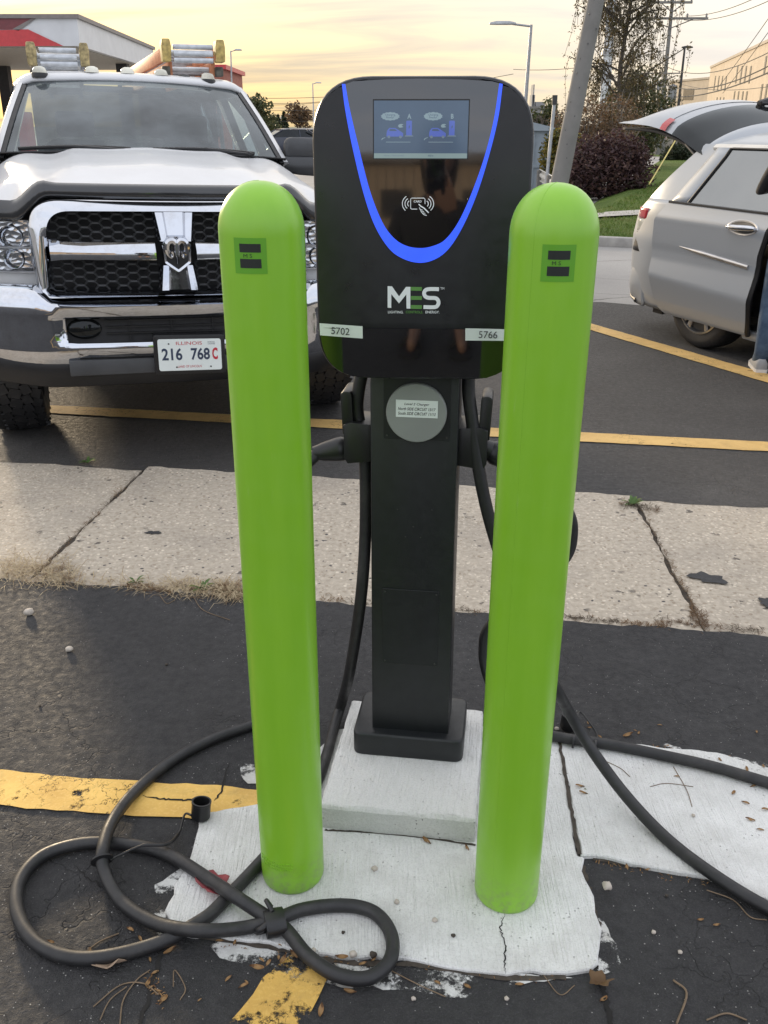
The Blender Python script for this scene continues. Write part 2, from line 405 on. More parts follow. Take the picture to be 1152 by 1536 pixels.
def mk_carpaint(name, col, dirt, metal=0, dcol=(.30,.27,.23)):
    n = NB(name)
    d = n.rng(n.noise(3.5, 7, .7), .45, .8, 0, dirt)
    sp = n.math('MULTIPLY', n.rng(n.noise(160, 3, .7), .58, .72), dirt)
    f = n.math('MINIMUM', n.math('ADD', d, sp), 1.0)
    n.p(Base_Color=n.mix(f, col, dcol), Metallic=metal, Roughness=n.rng(f, 0, .6, .32, .55), Coat_Weight=.28, Coat_Roughness=.06, Specular_IOR_Level=.5)
    n.bump(n.noise(350, 2), .015, .002)
mk_carpaint('white_paint', (.60,.605,.61), .14)
mk_carpaint('silver_paint', (.36,.38,.40), .10, .25, (.30,.295,.29))
mk_carpaint('navy_paint', (.02,.026,.045), .1); mk_carpaint('grey_paint', (.10,.11,.12), .1); mk_carpaint('dark_red_paint', (.12,.02,.02), .1)
def mk_glass(name, tint, gl, rough=.02, film=(.3,.33,.34), fa=.1):
    n = NB(name); tr = n.N.new('ShaderNodeBsdfTransparent'); tr.inputs[0].default_value = (*tint, 1)
    g = n.N.new('ShaderNodeBsdfGlossy'); g.inputs['Roughness'].default_value = rough; g.inputs['Color'].default_value = (.9,.95,.98,1)
    df = n.N.new('ShaderNodeBsdfDiffuse'); df.inputs[0].default_value = (*film, 1)
    lw = n.N.new('ShaderNodeLayerWeight'); lw.inputs[0].default_value = gl
    m1 = n.N.new('ShaderNodeMixShader'); n.L.new(n.rng(n.noise(2.2, 5, .6), .35, .7, fa*.4, fa*1.6), m1.inputs[0]); n.L.new(tr.outputs[0], m1.inputs[1]); n.L.new(df.outputs[0], m1.inputs[2])
    m2 = n.N.new('ShaderNodeMixShader'); n.L.new(lw.outputs['Fresnel'], m2.inputs[0]); n.L.new(m1.outputs[0], m2.inputs[1]); n.L.new(g.outputs[0], m2.inputs[2])
    n.N.remove(n.b); n.L.new(m2.outputs[0], n.out.inputs[0])
simple('smoked', (.03,.031,.033), .14, var=.2, coat=.5)
mk_glass('windshield', (.40,.50,.49), .38, fa=.22, film=(.34,.38,.40)); mk_glass('van_glass', (.07,.075,.075), .68, fa=.10, film=(.4,.38,.34)); mk_glass('lens_clear', (.93,.94,.95), .12, fa=.03); mk_glass('dark_glass', (.05,.055,.06), .30, fa=.03)
mk_glass('amber_lens', (.80,.76,.62), .15, fa=.75, film=(.74,.72,.62))
def mk_reflector():
    n = NB('reflector'); n.p(Base_Color=(.72,.73,.75), Metallic=1, Roughness=.12)
    n.bump(n.voro(24, vec=n.co((1, 1, 1.6))), .30, .010)
mk_reflector()
simple('red_lens', (.42,.03,.035), .15, var=.15, coat=.6)
simple('fibreglass_orange', (.58,.24,.12), .55, var=.18, scale=14, bump=.15); simple('rubber_yellow', (.44,.33,.11), .65, var=.45, scale=30); simple('rubber_tan', (.34,.27,.13), .7, var=.6, scale=40); simple('rubber_worn', (.09,.085,.07), .7, var=.6, scale=30)
simple('interior', (.03,.03,.031), .8); simple('seat_grey', (.10,.10,.105), .9)
simple('wood_pole', (.185,.178,.165), .85, var=.14, scale=3, bump=.5, bscale=60); simple('galvanised', (.40,.41,.42), .5, .6, .15); simple('dark_metal', (.05,.05,.05), .55, .5); simple('white_metal', (.62,.63,.64), .45)
simple('rail_white', (.60,.58,.53), .6); simple('shed_blue', (.25,.29,.32), .55, var=.12, scale=4)
simple('canopy_white', (.60,.61,.62), .45, var=.06, scale=2); simple('canopy_red', (.50,.045,.05), .4, var=.1); simple('canopy_dark', (.16,.035,.04), .4); simple('canopy_soffit', (.42,.39,.33), .6); simple('roof_trim', (.20,.18,.17), .5)
simple('brick_red', (.32,.12,.085), .85, var=.2, scale=5)
simple('beige_wall', (.52,.43,.32), .85, var=.08, scale=.6, bump=.2, bscale=8); simple('beige_shade', (.42,.36,.285), .85, var=.08, scale=.6); simple('window_dark', (.05,.05,.055), .2); simple('far_roof', (.20,.19,.18), .8); simple('far_grey', (.27,.27,.27), .8); simple('fence_wood', (.30,.265,.23), .85, var=.2, scale=3)
simple('kerb', (.36,.345,.32), .9, var=.2, scale=5, bump=.4, bscale=60)
simple('hazard_yellow', (.55,.45,.14), .6)
simple('brown_metal', (.40,.31,.23), .5, var=.15)
def mk_leaf(name, cols, scale, rough=.6, trans=.25):
    n = NB(name); sep = n.N.new('ShaderNodeSeparateColor'); v = n.voro(scale, out='Color'); n.L.new(v, sep.inputs[0])
    b = n.mix(sep.outputs[0], cols[0], cols[1]); b = n.mix(n.math('GREATER_THAN', sep.outputs[1], .72), b, cols[2])
    n.p(Base_Color=b, Roughness=rough, Specular_IOR_Level=.3)
    t = n.N.new('ShaderNodeBsdfTranslucent'); n.L.new(b, t.inputs[0]); m = n.N.new('ShaderNodeMixShader'); m.inputs[0].default_value = trans
    n.L.new(n.b.outputs[0], m.inputs[1]); n.L.new(t.outputs[0], m.inputs[2]); n.L.new(m.outputs[0], n.out.inputs[0])
mk_leaf('leaf_birch', ((.065,.06,.028), (.11,.09,.04), (.16,.11,.04)), 9)
mk_leaf('leaf_maroon', ((.045,.026,.028), (.075,.038,.038), (.10,.055,.04)), 14)
mk_leaf('leaf_yellow', ((.10,.10,.02), (.24,.17,.02), (.05,.06,.02)), 12)
mk_leaf('leaf_green', ((.045,.06,.026), (.08,.095,.036), (.12,.11,.045)), 9)
mk_leaf('leaf_conifer', ((.018,.028,.014), (.03,.042,.02), (.04,.045,.02)), 6)
mk_leaf('leaf_rust', ((.13,.08,.045), (.19,.115,.055), (.10,.075,.05)), 9)
mk_leaf('litter', ((.22,.115,.045), (.33,.21,.10), (.15,.08,.04)), 60, .8, .1)
mk_leaf('weed', ((.06,.12,.03), (.10,.17,.05), (.14,.17,.05)), 40)
mk_leaf('straw', ((.36,.28,.17), (.50,.41,.27), (.24,.17,.10)), 50, .8, .1)
mk_leaf('grass', ((.075,.13,.022), (.13,.185,.036), (.17,.19,.06)), 5, .7, .2)
simple('bark', (.09,.075,.06), .9, var=.3, scale=12, bump=.6, bscale=30); simple('bark_pale', (.22,.19,.16), .9, var=.35, scale=9)
simple('twig', (.17,.12,.075), .85, var=.3, scale=30)
simple('leaf_red', (.24,.045,.05), .7, var=.4, scale=25, bump=.4, bscale=80); simple('leaf_brown', (.30,.215,.15), .8, var=.3, scale=25, bump=.4, bscale=80)
simple('stone_pale', (.46,.41,.35), .9, var=.2, scale=40, bump=.5, bscale=90); simple('soil', (.055,.045,.035), .95, var=.4, scale=60, bump=.8, bscale=120); simple('crack_dark', (.012,.011,.010), .95)
simple('tar', (.03,.03,.031), .7, var=.3, scale=60, bump=.5, bscale=150)
def mk_lawn():
    n = NB('lawn')
    b = n.mix(n.rng(n.noise(1.3, 6, .65), .35, .7), (.055,.10,.018), (.11,.165,.032)); b = n.mix(n.rng(n.noise(26, 4, .7), .45, .75, 0, .7), b, (.16,.18,.055))
    n.p(Base_Color=b, Roughness=.9, Specular_IOR_Level=.15); n.bump(n.noise(45, 5, .75), .9, .04)
mk_lawn()
simple('terrain', (.10,.11,.06), .95, var=.3, scale=.1)
simple('skin', (.27,.16,.115), .5, var=.08); simple('hair', (.03,.02,.015), .5); simple('cloth_black', (.015,.015,.017), .85); simple('sole', (.62,.60,.57), .7)
def mk_denim():
    n = NB('denim'); n.p(Base_Color=n.mix(n.rng(n.noise(14, 6, .7), .3, .7), (.028,.05,.09), (.075,.115,.17)), Roughness=.9); n.bump(n.noise(26, 3), .4, .01)
mk_denim()
# ------------------------------------------------------------------ ground, road, slabs, markings
nrng = np.random.default_rng(3)
def wavy(P, step=.05, amp=.006, seed=1, closed=True):   # subdivide an outline and make it ragged
    r = random.Random(seed); out = []; k = len(P); off = 0; ph = [r.uniform(0, 6.3) for _ in range(4)]; s = 0
    for i in range(k if closed else k-1):
        a = Vector(P[i]).to_2d(); b = Vector(P[(i+1) % k]).to_2d(); L = (b-a).length; n = max(1, int(L/step))
        if L < 1e-6: continue
        nn = Vector((-(b-a).y, (b-a).x))/L
        for j in range(n):
            s += L/n; w = math.sin(s*9+ph[0])*.5 + math.sin(s*23+ph[1])*.35 + math.sin(s*61+ph[2])*.25 + r.uniform(-.45, .45)
            out.append(a.lerp(b, j/n) + nn*w*amp*(0 if j == 0 else 1))
    if not closed: out.append(Vector(P[-1]).to_2d())
    return out
def sheet(name, poly, z, mat, parent=None, kind=None):
    mb = MB(); mb.add([(p[0], p[1], z) for p in poly], [list(range(len(poly)))])
    o = mb.build(name, mat, parent, smooth=0)
    if o.data.polygons[0].normal.z < 0: o.data.flip_normals()
    if kind: o['kind'] = kind
    return o
def ribbon(name, P, w, z, mat, parent, seed=0, taper=True, jit=.35):
    r = random.Random(seed); P = [Vector(p) for p in P]; n = len(P); mb = MB(); rows = []
    for i, p in enumerate(P):
        t = P[min(i+1, n-1)] - P[max(i-1, 0)]; t.z = 0; t.normalize(); q = Vector((-t.y, t.x, 0))
        k = (min(1, 4*i/n+.15, 4*(n-1-i)/n+.15) if taper else 1) * w/2
        rows.append([Vector((p.x, p.y, z)) + q*k*(1+r.uniform(-jit, jit)), Vector((p.x, p.y, z)) - q*k*(1+r.uniform(-jit, jit))])
    return mb.grid(rows).build(name, mat, parent, smooth=0)
def crackline(pts, n=14, amp=.006, seed=0):
    r = random.Random(seed); P = spline([gp(*p) for p in pts], n)
    return [p + Vector((r.uniform(-amp, amp), r.uniform(-amp, amp), 0)) for p in P]

e1 = Vector((math.cos(R(-8)), math.sin(R(-8)), 0)); e2 = Vector((-e1.y, e1.x, 0))
sheet('ground', [(-1500,-600), (1500,-600), (1500,2500), (-1500,2500)], -.20, 'terrain', kind='structure')
rd = Vector((math.cos(R(-20)), math.sin(R(-20)), 0))
pa = Vector((2.25, 9.1, 0))
sheet('road', [(-150,-40), (150,-40), (150, 170), (-150, 170)], -.012, 'pavement', kind='structure')
# lot beyond the concrete strip
n0, n1 = gp(0, 868), gp(1152, 955); f0, f1 = gp(0, 692), gp(1152, 762)
def ext(a, b, l, r): d = (b-a).normalized(); return a - d*l, b + d*r
N0, N1 = ext(n0, n1, 14, 14); F0, F1 = ext(f0, f1, 14, 14)
le0, le1 = pa - rd*22, pa + rd*22
far_edge = wavy([F0, F1], .06, .012, 5, False)
lot_far = sheet('parking_lot', far_edge + wavy([le1, le0], .25, .05, 6, False), 0.0, 'asphalt_far', kind='structure')
near_edge = wavy([N1, N0], .04, .012, 8, False)
lot = sheet('parking_lot', near_edge + [Vector((-16, -16)), Vector((16, -16))], .004, 'asphalt', kind='structure')
# concrete strip: slabs with open joints
strip = bpy.data.objects.new('concrete_strip', None); C.objects.link(strip); strip['kind'] = 'structure'
dS = (n1-n0).normalized()
def on_line(a, b, u, v0, v1):
    d = (b-a).normalized(); best = None
    return None
def line_x(a, b, p, q):                                # intersection of two ground lines
    d1 = b-a; d2 = q-p; t = ((p.x-a.x)*d2.y - (p.y-a.y)*d2.x)/(d1.x*d2.y - d1.y*d2.x); return a + d1*t
joints = [((205,715), (60,855)), ((962,768), (1050,935))]
nb, fb = n0 - dS*0 - e2*.05, f0 + e2*.05
nl = (n0 - e2*.05, n1 - e2*.05); fl = (f0 + e2*.05, f1 + e2*.05)
cuts = []
for (a, b) in joints:
    A, B = gp(*a), gp(*b); cuts.append((line_x(nl[0], nl[1], A, B), line_x(fl[0], fl[1], A, B)))
w1 = (cuts[1][0] - cuts[0][0])
allc = [(c[0] - w1*k, c[1] - (cuts[1][1]-cuts[0][1])*k) for k in (2, 1) for c in cuts[:1]] + cuts + [(cuts[1][0] + w1*k, cuts[1][1] + (cuts[1][1]-cuts[0][1])*k) for k in (1, 2)]
for i in range(len(allc)-1):
    a, b = allc[i], allc[i+1]; g = .008
    P = [a[0] + dS*g, b[0] - dS*g, b[1] - dS*g, a[1] + dS*g]
    poly = wavy([q.to_2d() for q in P], .035, .009, 20+i)
    MB().prism([(q.x, q.y) for q in poly], (-.12, .001 - .003*(i % 2))).build('slab', 'aggregate', strip, smooth=30)
MB().add([(*q.to_2d(), -.009) for q in (nl[0]-dS*14, nl[1]+dS*14, fl[1]+dS*14, fl[0]-dS*14)], [(0,1,2,3)]).build('joint_soil', 'soil', strip, smooth=0)
# tar blots on the slabs
def blot(u, v, r, seed, mat, z, parent, sx=1.0, name='tar_spot'):
    c = gp(u, v); q = random.Random(seed); P = []
    for k in range(26):
        a = 2*math.pi*k/26; rr = r*(1+.28*math.sin(2*a+seed)+.18*math.sin(5*a+seed*2)+q.uniform(-.12, .12)); P.append((c.x + rr*sx*math.cos(a), c.y + rr*math.sin(a)))
    return sheet(name, P, z, mat, parent)
blot(1062, 868, .045, 3, 'tar', .0045, strip, 1.3); blot(1150, 905, .03, 5, 'tar', .0045, strip); blot(230, 800, .02, 8, 'tar', .0045, strip, 1.4)
# yellow lines: far bay line, bay divider beyond, near line, worn corner mark
def line(name, P, mat, z, amp=.004, seed=1, parent=lot):
    return sheet(name, wavy([q.to_2d() for q in P], .04, amp, seed), z, mat, parent)
a, b = gp(100, 610), gp(1152, 664); c_, d_ = gp(100, 622), gp(1152, 678); A, B = ext(a, b, 6, 6); D_, C_ = ext(c_, d_, 6, 6)
line('bay_line', [A, B, C_, D_], 'yellow_line', .005, .004, 2, lot_far)
a, b = gp(890, 487), gp(1152, 562); c_, d_ = gp(890, 497), gp(1152, 575); A, B = ext(a, b, .9, 5); D_, C_ = ext(c_, d_, .9, 5)
line('bay_line', [A, B, C_, D_], 'yellow_line', .005, .004, 3, lot_far)
line('bay_line', [gp(-400,1129), gp(392,1189), gp(380,1240), gp(296,1233), gp(-400,1183)], 'yellow_old', .008, .006, 4)
line('bay_line', [gp(436,1436), gp(500,1452), gp(478,1500), gp(440,1580), gp(300,1580), gp(360,1520), gp(395,1470)], 'yellow_worn', .008, .012, 6)
# concrete pad (two slabs) and raised plinth
pad = bpy.data.objects.new('concrete_pad', None); C.objects.link(pad); pad['kind'] = 'structure'
PADZ = .014
pl, pr = gp(487, 1250), gp(713, 1272)
jo0, jo1 = gp(838, 1113), gp(866, 1290)
back_l = gp(470, 1128)
P1 = [gp(300,1228), gp(296,1255), gp(283,1300), gp(262,1335), gp(248,1372), gp(262,1404), gp(330,1410), gp(420,1424), gp(520,1444), gp(620,1446), gp(700,1462), gp(760,1468), gp(800,1462),
      gp(850,1466), gp(896,1452), gp(902,1400), gp(890,1350), gp(872,1312), gp(876,1292), jo1, jo0, gp(700,1090), gp(500,1100), gp(430,1195), gp(385,1212)]
poly = wavy([p.to_2d() for p in P1], .02, .0055, 31)
MB().prism([(p.x, p.y) for p in poly], (-.08, PADZ)).build('slab', 'concrete_pad', pad, smooth=30, bevel=.003, segs=1)
P2 = [jo0 + e1*.006, gp(950,1122), gp(1060,1134), gp(1152,1158), gp(1420,1225), gp(1420,1425), gp(1152,1358), gp(1060,1322), gp(960,1304), gp(890,1290), jo1 + e1*.006]
poly = wavy([p.to_2d() for p in P2], .02, .006, 33)
MB().prism([(p.x, p.y) for p in poly], (-.08, PADZ+.002)).build('slab', 'concrete_pad', pad, smooth=30, bevel=.003, segs=1)
CHG = Frame(0.0665, 1.992, R(-8))
PLZ = .0855
def plinth():
    x0, x1 = -.192, .185; y0 = (CHG.I @ pl).y; y1 = .215
    y0 = -.232
    mb = MB(); nx, ny, nz = 22, 24, 5; r = random.Random(5)
    import itertools
    bm = bmesh.new()
    P = rpoly([(x0,y0), (x1,y0), (x1,y1), (x0,y1)], .006, 2)
    out = wavy([(p.x, p.y) for p in P], .015, .0016, 9)
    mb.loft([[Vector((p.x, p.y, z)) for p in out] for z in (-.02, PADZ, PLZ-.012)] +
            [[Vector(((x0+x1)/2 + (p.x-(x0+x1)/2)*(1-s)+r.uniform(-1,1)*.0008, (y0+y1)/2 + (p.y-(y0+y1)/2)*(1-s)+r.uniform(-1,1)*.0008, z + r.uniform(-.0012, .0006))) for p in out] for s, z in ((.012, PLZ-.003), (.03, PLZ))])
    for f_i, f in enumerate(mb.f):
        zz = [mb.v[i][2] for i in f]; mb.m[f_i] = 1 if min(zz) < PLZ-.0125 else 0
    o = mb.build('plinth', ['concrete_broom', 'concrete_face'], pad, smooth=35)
    o.location = CHG.o; o.rotation_euler = (0, 0, CHG.yaw)
plinth()
# joints, cracks and seams (dark gaps a hair above the surface they split)
ribbon('crack', crackline([(757,1378), (750,1400), (757,1420), (756,1448), (758,1468)], 8, .0022, 1), .0028, PADZ+.0006, 'crack_dark', pad, 1)
ribbon('crack', crackline([(487,1252), (560,1256), (640,1264), (713,1275)], 12, .0015, 2), .006, PADZ+.0008, 'soil', pad, 2, False)
ribbon('crack', crackline([(838,1116), (852,1200), (868,1290)], 14, .001, 3), .009, PADZ+.0028, 'soil', pad, 3, False)
ribbon('crack', crackline([(890,1290), (960,1302), (1060,1320), (1152,1355)], 14, .003, 4), .014, .0062, 'soil', lot, 4, False)
ribbon('seam', crackline([(262,1395), (245,1425), (230,1475), (205,1560)], 12, .002, 5), .008, .0062, 'crack_dark', lot, 5, False)
ribbon('seam', crackline([(893,1452), (905,1490), (918,1545)], 12, .002, 6), .009, .0062, 'crack_dark', lot, 6, False)
ribbon('seam', crackline([(345,1145), (332,1190), (322,1205)], 10, .002, 7), .005, .0092, 'crack_dark', lot, 7)
ribbon('seam', crackline([(215,1198), (250,1203), (285,1204), (300,1200)], 10, .003, 8), .006, .0092, 'crack_dark', lot, 8)
ribbon('seam', crackline([(262,1404), (330,1412), (420,1427), (520,1447), (620,1450), (760,1470), (850,1468)], 10, .003, 9), .012, .0064, 'soil', lot, 9, False, .7)
ribbon('seam', crackline([(900,1400), (884,1345), (874,1300)], 10, .003, 10), .010, .0064, 'soil', lot, 10, False, .7)
ribbon('seam', crackline([(110,1300), (150,1330), (190,1325)], 10, .004, 11), .003, .0062, 'crack_dark', lot, 11)
# cement slurry splashed on the asphalt round the pad
for i, P in enumerate(([(232,1330), (300,1290), (268,1345), (255,1420), (225,1390)], [(300,1405), (520,1435), (700,1462), (860,1470), (700,1500), (560,1482), (420,1468), (330,1440)], [(360,1150), (395,1150), (395,1180), (372,1178)], [(880,1330), (925,1420), (930,1460), (890,1470)], [(900,1128), (1000,1118), (1152,1150), (1152,1165), (1000,1135)])):
    sheet('cement_splash', wavy([gp(*p).to_2d() for p in P], .02, .008, 60+i), .0055 + .0002*i, 'white_spatter', lot)
blot(910, 1332, .010, 4, 'white_spatter', .0075, lot, name='cement_splash')
# kerb, lawn and footpath across the road
k0 = Vector((3.09, 13.87, 0)); kd = Vector((math.cos(R(-24)), math.sin(R(-24)), 0)); kn = Vector((-kd.y, kd.x, 0))
kr = bpy.data.objects.new('kerb', None); C.objects.link(kr); kr['kind'] = 'structure'
for i in range(14):
    a = k0 + kd*(-.9 + i*1.85); b = a + kd*1.84
    P = [a, b, b + kn*.16, a + kn*.16]
    MB().prism([(p.x, p.y) for p in P], (-.03, .12)).build('kerb_stone', 'kerb', kr, bevel=.02)
def lawn_h(s, t):                                      # s along kerb, t away from it
    h = .11 + .012*t
    h += .42*math.exp(-((t-9.5)/4.2)**2)*sstep(-2, 3, s)
    return h
rows = []
for i in range(40):
    t = .15 + i*.75; row = []
    for j in range(50):
        s = -.9 - .10*t + j*.62; p = k0 + kd*s + kn*t; row.append(Vector((p.x, p.y, lawn_h(s, t)*sstep(-1.1-.1*t, -.2-.1*t, s) + .0)))
    rows.append(row)
lawn = MB().grid(rows).build('lawn', 'lawn', None, smooth=60); lawn['kind'] = 'structure'
# grass blades over the near lawn
def blades():
    n = 34000; s = nrng.uniform(-.8, 9, n); t = .15 + nrng.uniform(0, 1, n)**1.3*13
    V = []; F = []
    for i in range(n):
        p = k0 + kd*s[i] + kn*t[i]; z = lawn_h(s[i], t[i]) - .01; a = nrng.uniform(0, 6.28); h = nrng.uniform(.03, .075); w = .008 + .0006*t[i]
        dx, dy = math.cos(a)*w, math.sin(a)*w; lx, ly = nrng.normal(0, .02, 2)
        b = len(V); V += [(p.x-dx, p.y-dy, z), (p.x+dx, p.y+dy, z), (p.x+lx, p.y+ly, z+h)]; F.append((b, b+1, b+2))
    o = MB().add(V, F).build('grass_blades', 'grass', None, smooth=0, norm=False); tag(o, 'short green mown grass blades on the lawn beyond the kerb', 'grass', kind='stuff')
blades()
def footpath():
    rows = []; A, B_ = gp(872, 317, .24), gp(1010, 313, .24)
    for i in range(40):
        c = A.lerp(B_, i/39*3); q = []
        for dy in (-.35, .35):
            p = c + Vector((0, dy, 0)); v = p - k0; s, t = v.dot(kd), v.dot(kn); q.append(Vector((p.x, p.y, lawn_h(s, t)*sstep(-1.1-.1*t, -.2-.1*t, s) + .03)))
        rows.append(q)
    o = MB().grid(rows).build('footpath', 'kerb', None); o['kind'] = 'structure'
footpath()
far_lawn = sheet('far_lawn', [(9.5,58), (40,50), (60,75), (9.0,80)], -.004, 'lawn', kind='structure')
# ------------------------------------------------------------------ bollards
BL, BR = Vector((-.209, 1.640, PADZ)), Vector((.274, 1.585, PADZ))
def bollard(pos, label, px_sticker, seam_deg, emboss_deg):
    root = thing('bollard', label, 'bollard', pos, 0, 'green bollards guarding the charger')
    prof = [(.066, 0), (.0690, .004), (.0705, .012), (.0708, .10), (.0728, 1.20), (.0735, 1.43-PADZ), (.0735, 1.436-PADZ)]
    for k in range(1, 12):
        a = R(90)*k/12; prof.append((.0735*math.cos(a)**.92, 1.436-PADZ + .080*math.sin(a)))
    prof.append((.001, 1.516-PADZ))
    mb = MB().lathe(prof, 72)
    mb.build('sleeve', 'green_plastic', root, smooth=35)
    # moulding seam
    a = R(seam_deg); S = []
    for (r, z) in prof[2:]: S.append(((r-.0003)*math.cos(a), (r-.0003)*math.sin(a), z))
    MB().tube(S, .0007, 5).build('seam', 'green_plastic', root)
    # code sticker, its code left out
    c = [Frame(pos.x, pos.y, 0).hit(u, v, -.0725) for u, v in px_sticker]
    x0, x1 = c[0].x, c[1].x; z0, z1 = c[2].z - PADZ, c[0].z - PADZ
    def patch(name, xa, xb, za, zb, off, mat, par):
        rows = []
        for i in range(2):
            z = lerp(za, zb, i); r = interp(z, [q[1] for q in prof[:7]], [q[0] for q in prof[:7]]) + off
            rows.append([Vector((x, -math.sqrt(max(1e-9, r*r-x*x)), z)) for x in np.linspace(xa, xb, 13)])
        return MB().grid(rows).build(name, mat, par, norm=False)
    st = patch('sticker', x0, x1, z0, z1, .0004, 'green_dark', root)
    m = (x1-x0)*.17
    patch('print_block', x0+m, x1-m, z0+m, lerp(z0, z1, .42), .0007, 'sticker_dark', st); patch('print_block', x0+m, x1-m, lerp(z0, z1, .60), z1-m, .0007, 'sticker_dark', st)
    xm = (x0+x1)/2; r = .0728
    txt('M S', .010, 'sticker_dark', st, Matrix.Translation((xm - .004, -math.sqrt(r*r-xm*xm) - .0022, lerp(z0, z1, .51))) @ FRONT, height=.006)
    if emboss_deg is None: return root
    # raised moulded lines near the foot
    mb = MB(); rg = random.Random(3)
    for row, (z, a0, a1) in enumerate(((.088, -62, 8), (.080, -62, 8), (.072, -55, 8))):
        aa = a0
        while aa < a1:
            w = rg.uniform(1.2, 3.6)
            q = R(emboss_deg + aa - 90); zz = z + rg.uniform(-.0012, .0012)
            mb.box((.0714*math.cos(q), .0714*math.sin(q), zz), (.0016, R(w)*.071, rg.uniform(.0018, .0045)), Matrix.Rotation(q, 3, 'Z')); aa += w + rg.uniform(.8, 2.6)
    mb.build('moulded_mark', 'green_plastic', root)
    return root
bollard(BL, 'lime green domed bollard beside the cable coiled on the ground', [(349,357), (399,357), (351,411)], 170, 0)
br_ = bollard(BR, 'lime green domed bollard with a moulding seam, beside the concrete slab extension', [(808,367), (859,367), (808,423)], -125, None)

# ------------------------------------------------------------------ charging station
ch = thing('charging_station', 'black pedestal charging station with blue light strip on concrete plinth', 'charger', CHG.o, CHG.yaw)
MB().prism([(p.x, p.y) for p in rpoly([(-.146,-.030), (.141,-.030), (.141,.168), (-.146,.168)], .026, 6)], (PLZ-.002, PLZ+.066)).build('base', 'powder_black', ch, bevel=.007, segs=3)
pole = MB().bb((-.0985, 0, PLZ+.062), (.1005, .125, 1.115)).build('pedestal', 'powder_black', ch, bevel=.004)
pt = MB().prism([(p.x, p.y) for p in rpoly([(-.0715,.352), (.0685,.352), (.0685,.562), (-.0715,.562)], .003, 2)], (0, .0022), FRONT).build('access_plate', 'powder_black', pole, bevel=.0006, segs=1)
sc = MB()
for x, z in ((-.064,.36), (.061,.36), (-.064,.554), (.061,.554)): MB().cyl((x, -.001, z), (x, -.0040, z), .0026, .0022, 10).build('screw', 'steel_dark', pt)
MB().prism([(p.x, p.y) for p in rpoly([(-.068,.945), (.083,.945), (.083,1.11), (-.068,1.11)], .003, 2)], (0, .002), FRONT).build('meter_plate', 'powder_black', pole, bevel=.0006, segs=1)
sc = MB()
for x, z in ((-.060,.953), (.076,.953)): MB().cyl((x, -.001, z), (x, -.0042, z), .0024, .002, 10).build('screw', 'steel_dark', pole)
for u, v in ((596,764), (648,765), (620,790), (608,805), (631,806)):
    p = CHG.hit(u, v, 0); MB().cyl((p.x, .001, p.z), (p.x, -.0012, p.z), .0022, .0018, 8).build('plug', 'steel_dark', pole)
disc = MB().lathe([(.060, 0), (.0665, .001), (.068, .003), (.068, .012), (.066, .0145), (.001, .015)], 56, Matrix.Translation((.0070, 0, 1.0105)) @ FRONT).build('cover_disc', 'disc_grey', pole)
pl_ = [CHG.hit(u, v, -.0155) for u, v in ((594,600), (657,601), (656,627), (595,624))]
lx, lz = (pl_[0].x+pl_[1].x)/2, (pl_[0].z+pl_[2].z)/2
lb = MB().box((lx, -.0156, lz), (.0935, .0006, .0395)).build('circuit_label', 'label_white', disc)
for i, s in enumerate(('Level 2 Charger', 'North SIDE CIRCUIT 15/17', 'South SIDE CIRCUIT 11/13')):
    txt(s, .0085, 'ink_black', lb, Matrix.Translation((lx, -.0162, lz + .0102 - .0105*i)) @ FRONT, width=(.056, .084, .084)[i], height=.0068, shear=.25, weight=.0001)
# head: leans back a little
HY, LEAN, HZ, HYAW = -.075, math.tan(R(2.2)), 1.10, R(5.0)
HF = Frame(CHG.o.x, CHG.o.y, CHG.yaw + HYAW)               # the head is turned a little on its pedestal
HROT = Matrix.Rotation(HYAW, 4, 'Z')
TF = HROT @ Matrix.Rotation(-math.atan(LEAN), 4, 'X') @ FRONT  # text plane -> head face
def hpx(u, v, d=0.0): p = HF.hit(u, v, HY - d, LEAN, HZ); return Vector((p.x, p.z))
def hp(x, z, d=0.0): return HROT @ Vector((x, HY + LEAN*(z-HZ) - d + .165*max(0, 1.2125-z), z))          # d = proud of the face; chin slopes back
hl, hr = hpx(470, 300).x, hpx(797, 300).x; hl2 = hpx(480, 484).x; HT, HB = hpx(632, 113.5).y, hpx(615, 572).y
hm = (hl+hr)/2; wb = hm - hl2 + .004
ol = rpoly([(hm-wb,HB), (hm+wb,HB), (hr,HT), (hl,HT)], [.105, .105, .118, .118], 12)
def hrow(inset, d):
    cx, cz = hm, 1.393; out = []
    for p in ol:
        q = Vector((cx, cz)); v = p - q; L = v.length; q2 = q + v*(1 - inset/L); out.append(hp(q2.x, q2.y, d) if d > -.1 else HROT @ Vector((q2.x, HY - d, q2.y)))
    return out
# the front is a fan of strips so that the chin can slope
def head_front():
    mb = MB(); P = hrow(.006, 0); n = len(P)
    loc = [HROT.inverted() @ p for p in P]; zs = sorted(set([1.2125] + [round(z, 4) for z in np.linspace(HB+.006, HT-.006, 40)])); rows = []
    for z in zs:
        xs = []
        for i in range(n):
            a, b = loc[i], loc[(i+1) % n]
            if (a.z-z)*(b.z-z) <= 0 and abs(a.z-b.z) > 1e-9: xs.append(a.x + (b.x-a.x)*(z-a.z)/(b.z-a.z))
        if len(xs) >= 2: rows.append([hp(lerp(min(xs), max(xs), t), z, 0) for t in np.linspace(0, 1, 9)])
    mb.grid(rows); return mb
mb = head_front(); rr_ = [hrow(.012, -.165), hrow(.002, -.150), hrow(0, -.02), hrow(0, -.006), hrow(.002, -.002), hrow(.006, 0)]
mb.grid(rr_, cu=True); k = len(mb.v); mb.add(rr_[0], [list(range(len(ol)))])
mb.build('housing', 'head_black', ch, smooth=35)
